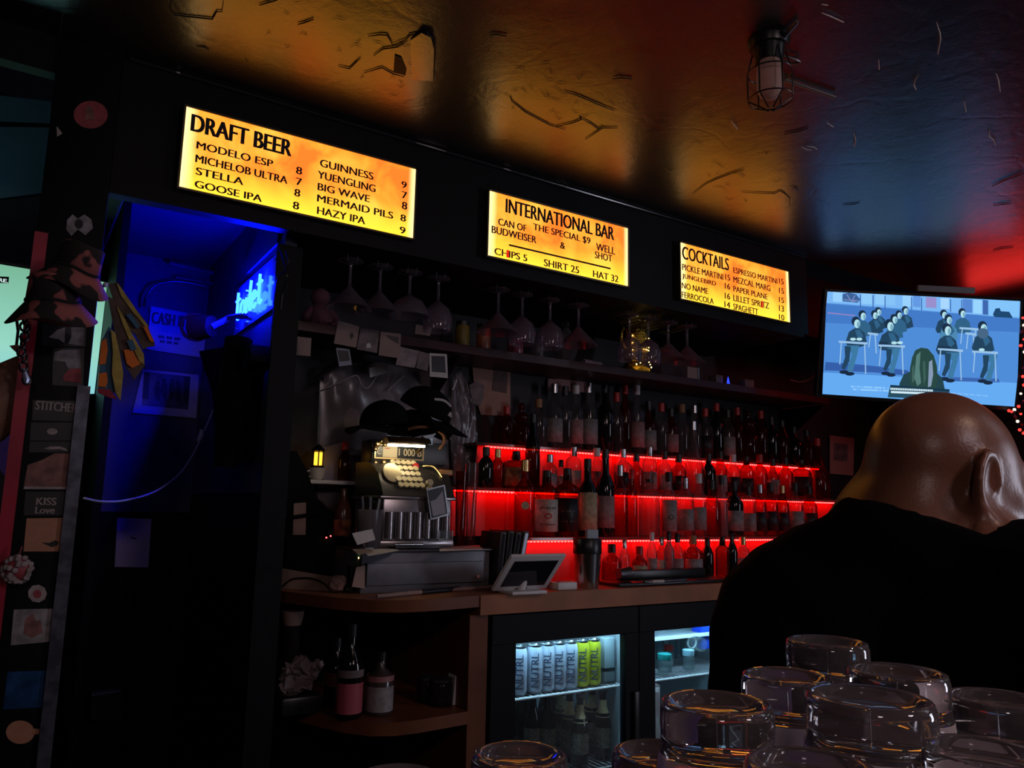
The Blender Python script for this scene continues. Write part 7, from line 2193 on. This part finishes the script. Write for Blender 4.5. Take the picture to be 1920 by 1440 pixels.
# trunk, shoulders, arms
S.add(S.cap(c7 - UP * 0.02, mid, 0.085, 0.125), 0.06)
S.add(S.cap(mid, hip, 0.125, 0.150), 0.06)
S.add(S.cap(mid + FW * 0.06, neck + FW * 0.05 - UP * 0.10, 0.11, 0.10), 0.06)
for sh_, el, ha in ((shR, elR, haR), (shL, elL, haL)):
    S.add(S.cap(neck - UP * 0.05, sh_, 0.06, 0.058), 0.05)
    S.add(S.cap(sh_, el, 0.054, 0.042), 0.03)
    S.add(S.cap(el, ha, 0.042, 0.027), 0.02)
    dr_ = _n(ha - el); side = _n(np.cross(dr_, UP)); inn = side if (ha - sh_) @ side < 0 else side
    S.add(S.ell(ha + dr_ * 0.05, (0.050, 0.040, 0.016), np.array([dr_, side, np.cross(dr_, side)]).T), 0.015)
    dn = np.cross(dr_, side); dn = dn if dn[2] < 0 else -dn
    for i, (off, L1) in enumerate(((-0.030, 0.034), (-0.010, 0.042), (0.010, 0.040), (0.030, 0.032))):
        k0 = ha + dr_ * 0.088 + side * off; k1 = k0 + dr_ * L1 * .8 + dn * 0.010; k2 = k1 + dr_ * L1 * .35 + dn * 0.022
        S.add(S.cap(k0, k1, 0.0092, 0.0085), 0.004); S.add(S.cap(k1, k2, 0.0085, 0.0072), 0.003)
    tsd = -1 if (sh_ is shR) else 1
    tq = side * (-1 if (RT @ side) * (1 if sh_ is shR else -1) > 0 else 1)
    t0 = ha + dr_ * 0.03 + tq * 0.030; t1 = t0 + dr_ * 0.030 + tq * 0.024 + dn * 0.008; t2 = t1 + dr_ * 0.030 + tq * 0.004 + dn * 0.008
    S.add(S.cap(t0, t1, 0.012, 0.0095), 0.008); S.add(S.cap(t1, t2, 0.0095, 0.008), 0.003)
S.build('body', M_SKIN, pm)
# eyes
ey = MB()
for sd in (-1, 1):
    ey.ball(hp(0.082, sd * 0.031, -0.001), 0.0115, M_PAPER, 14)
    ey.ball(hp(0.0905, sd * 0.031, -0.002), 0.005, M_INK, 10)
ey.build('eyes', pm)
# shirt: the trunk and arms a little larger, cut along the collar and the cuffs
T = SDF(lo, hi, 0.0075)
T.add(T.cap(c7 - UP * 0.02, mid, 0.094, 0.137), 0.06)
T.add(T.cap(mid, hip, 0.137, 0.166), 0.06)
T.add(T.cap(mid + FW * 0.06, neck + FW * 0.05 - UP * 0.10, 0.122, 0.112), 0.06)
T.add(T.cap(hp(-0.045, 0, -0.085), neck - UP * 0.05, 0.066, 0.10), 0.03)
for sh_, el, ha in ((shR, elR, haR), (shL, elL, haL)):
    T.add(T.cap(neck - UP * 0.05, sh_, 0.072, 0.070), 0.05)
    T.add(T.cap(sh_, el, 0.066, 0.054), 0.03)
    T.add(T.cap(el, el + (ha - el) * 0.85, 0.054, 0.040), 0.02)
T.d += 0.003 * np.sin(T.X * 60 + T.Z * 40) * np.sin(T.Y * 55 - T.Z * 30)
# collar plane: high at the nape, lower at the throat
ca_, cb_, cc_ = np.array(atD(1590, 912, PD + 0.02)), np.array(atD(1800, 985, PD - 0.05)), np.array(atD(1915, 1040, PD - 0.04))
pn_ = np.cross(cb_ - ca_, np.array(atD(1590, 912, 1.0)) - np.array(atD(1590, 912, .8)))
pn_ = pn_ if pn_[2] > 0 else -pn_
pn_ = _n(pn_ + 0.0 * UP)
nx_ = hp(-0.035, 0, -0.06); nd_ = _n(neck - nx_)
w_ = np.sqrt(((T.X - nx_[0]) - nd_[0] * ((T.X - nx_[0]) * nd_[0] + (T.Y - nx_[1]) * nd_[1] + (T.Z - nx_[2]) * nd_[2])) ** 2 + ((T.Y - nx_[1]) - nd_[1] * ((T.X - nx_[0]) * nd_[0] + (T.Y - nx_[1]) * nd_[1] + (T.Z - nx_[2]) * nd_[2])) ** 2 + ((T.Z - nx_[2]) - nd_[2] * ((T.X - nx_[0]) * nd_[0] + (T.Y - nx_[1]) * nd_[1] + (T.Z - nx_[2]) * nd_[2])) ** 2)
T.d = np.maximum(T.d, T.plane((ca_ + cb_) / 2, pn_) - np.maximum(0, w_ - 0.098) * 2.5)
T.build('shirt', M_SHIRTBLK, pm, 3)
# trousers, shoes, stool
lo2 = np.array([0.35, 0.30, 0.0]); hi2 = np.array([1.20, 1.10, 0.98])
L_ = SDF(lo2, hi2, 0.010)
kn_ = []
for sd in (-1, 1):
    h0 = hip - RT * sd * 0.085 - UP * 0.02; k0 = h0 + FW * 0.36 - RT * sd * 0.06 - UP * 0.03; a0 = k0 - UP * 0.40 - FW * 0.06
    a0[2] = 0.36
    L_.add(L_.cap(h0, k0, 0.10, 0.070), 0.04); L_.add(L_.cap(k0, a0, 0.070, 0.050), 0.03); kn_.append(a0)
L_.add(L_.cap(hip - RT * 0.07 + UP * 0.05, hip + RT * 0.07 + UP * 0.05, 0.135, 0.135), 0.05)
L_.build('trousers', pbr('dark_trousers', (0.008, 0.008, 0.012), 0.9), pm, 3)
for a0 in kn_:
    MB().box(Vector(a0) + Vector(FW) * 0.05 - Vector((0, 0, 0.062)), (0.27, 0.09, 0.07), M_BLKPL, Matrix(np.array([FW, -RT, UP]).T.tolist()), 0.02).build('shoe', pm)
st_ = thing('bar_stool', (hip[0], hip[1], 0.0), 'bar stool under the bald person', 'stool')
zs2 = hip[2] - 0.125
MB().lathe([(0.16, zs2 - 0.05), (0.175, zs2 - 0.03), (0.17, zs2 - 0.01), (0.0, zs2)], (hip[0], hip[1], 0), M_BLKPL, 28).build('seat', st_, 50)
for q in range(4):
    a = math.pi / 4 + q * math.pi / 2
    MB().cyl((hip[0] + 0.12 * math.cos(a), hip[1] + 0.12 * math.sin(a), zs2 - 0.04), (hip[0] + 0.19 * math.cos(a), hip[1] + 0.19 * math.sin(a), 0.0), 0.014, M_DKSTEEL, n=12).build('leg', st_)
MB().tube([Vector((hip[0] + 0.175 * math.cos(2 * math.pi * i / 28), hip[1] + 0.175 * math.sin(2 * math.pi * i / 28), 0.26)) for i in range(28)], 0.010, M_DKSTEEL, 8, True).build('foot_ring', st_)
# the stretch of bar the person leans on, past the right edge of the frame
ZB2 = float(min(elR[2], elL[2])) - 0.062
bl_ = thing('side_bar', (1.5, 0.1, 0.0), 'dark stretch of bar under the bald person\'s forearms', 'bar')
MB().bb(1.14, 1.62, -0.8, 1.1, ZB2 - 0.05, ZB2, M_BARTOP, 0.006).build('slab', bl_)
MB().bb(1.34, 1.56, -0.8, 1.1, 0.0, ZB2 - 0.05, M_WOOD).build('front', bl_, 0)
print('PERSON', HC, neck, c7, mid, hip, elR, elL, haR, haL, ZB2)
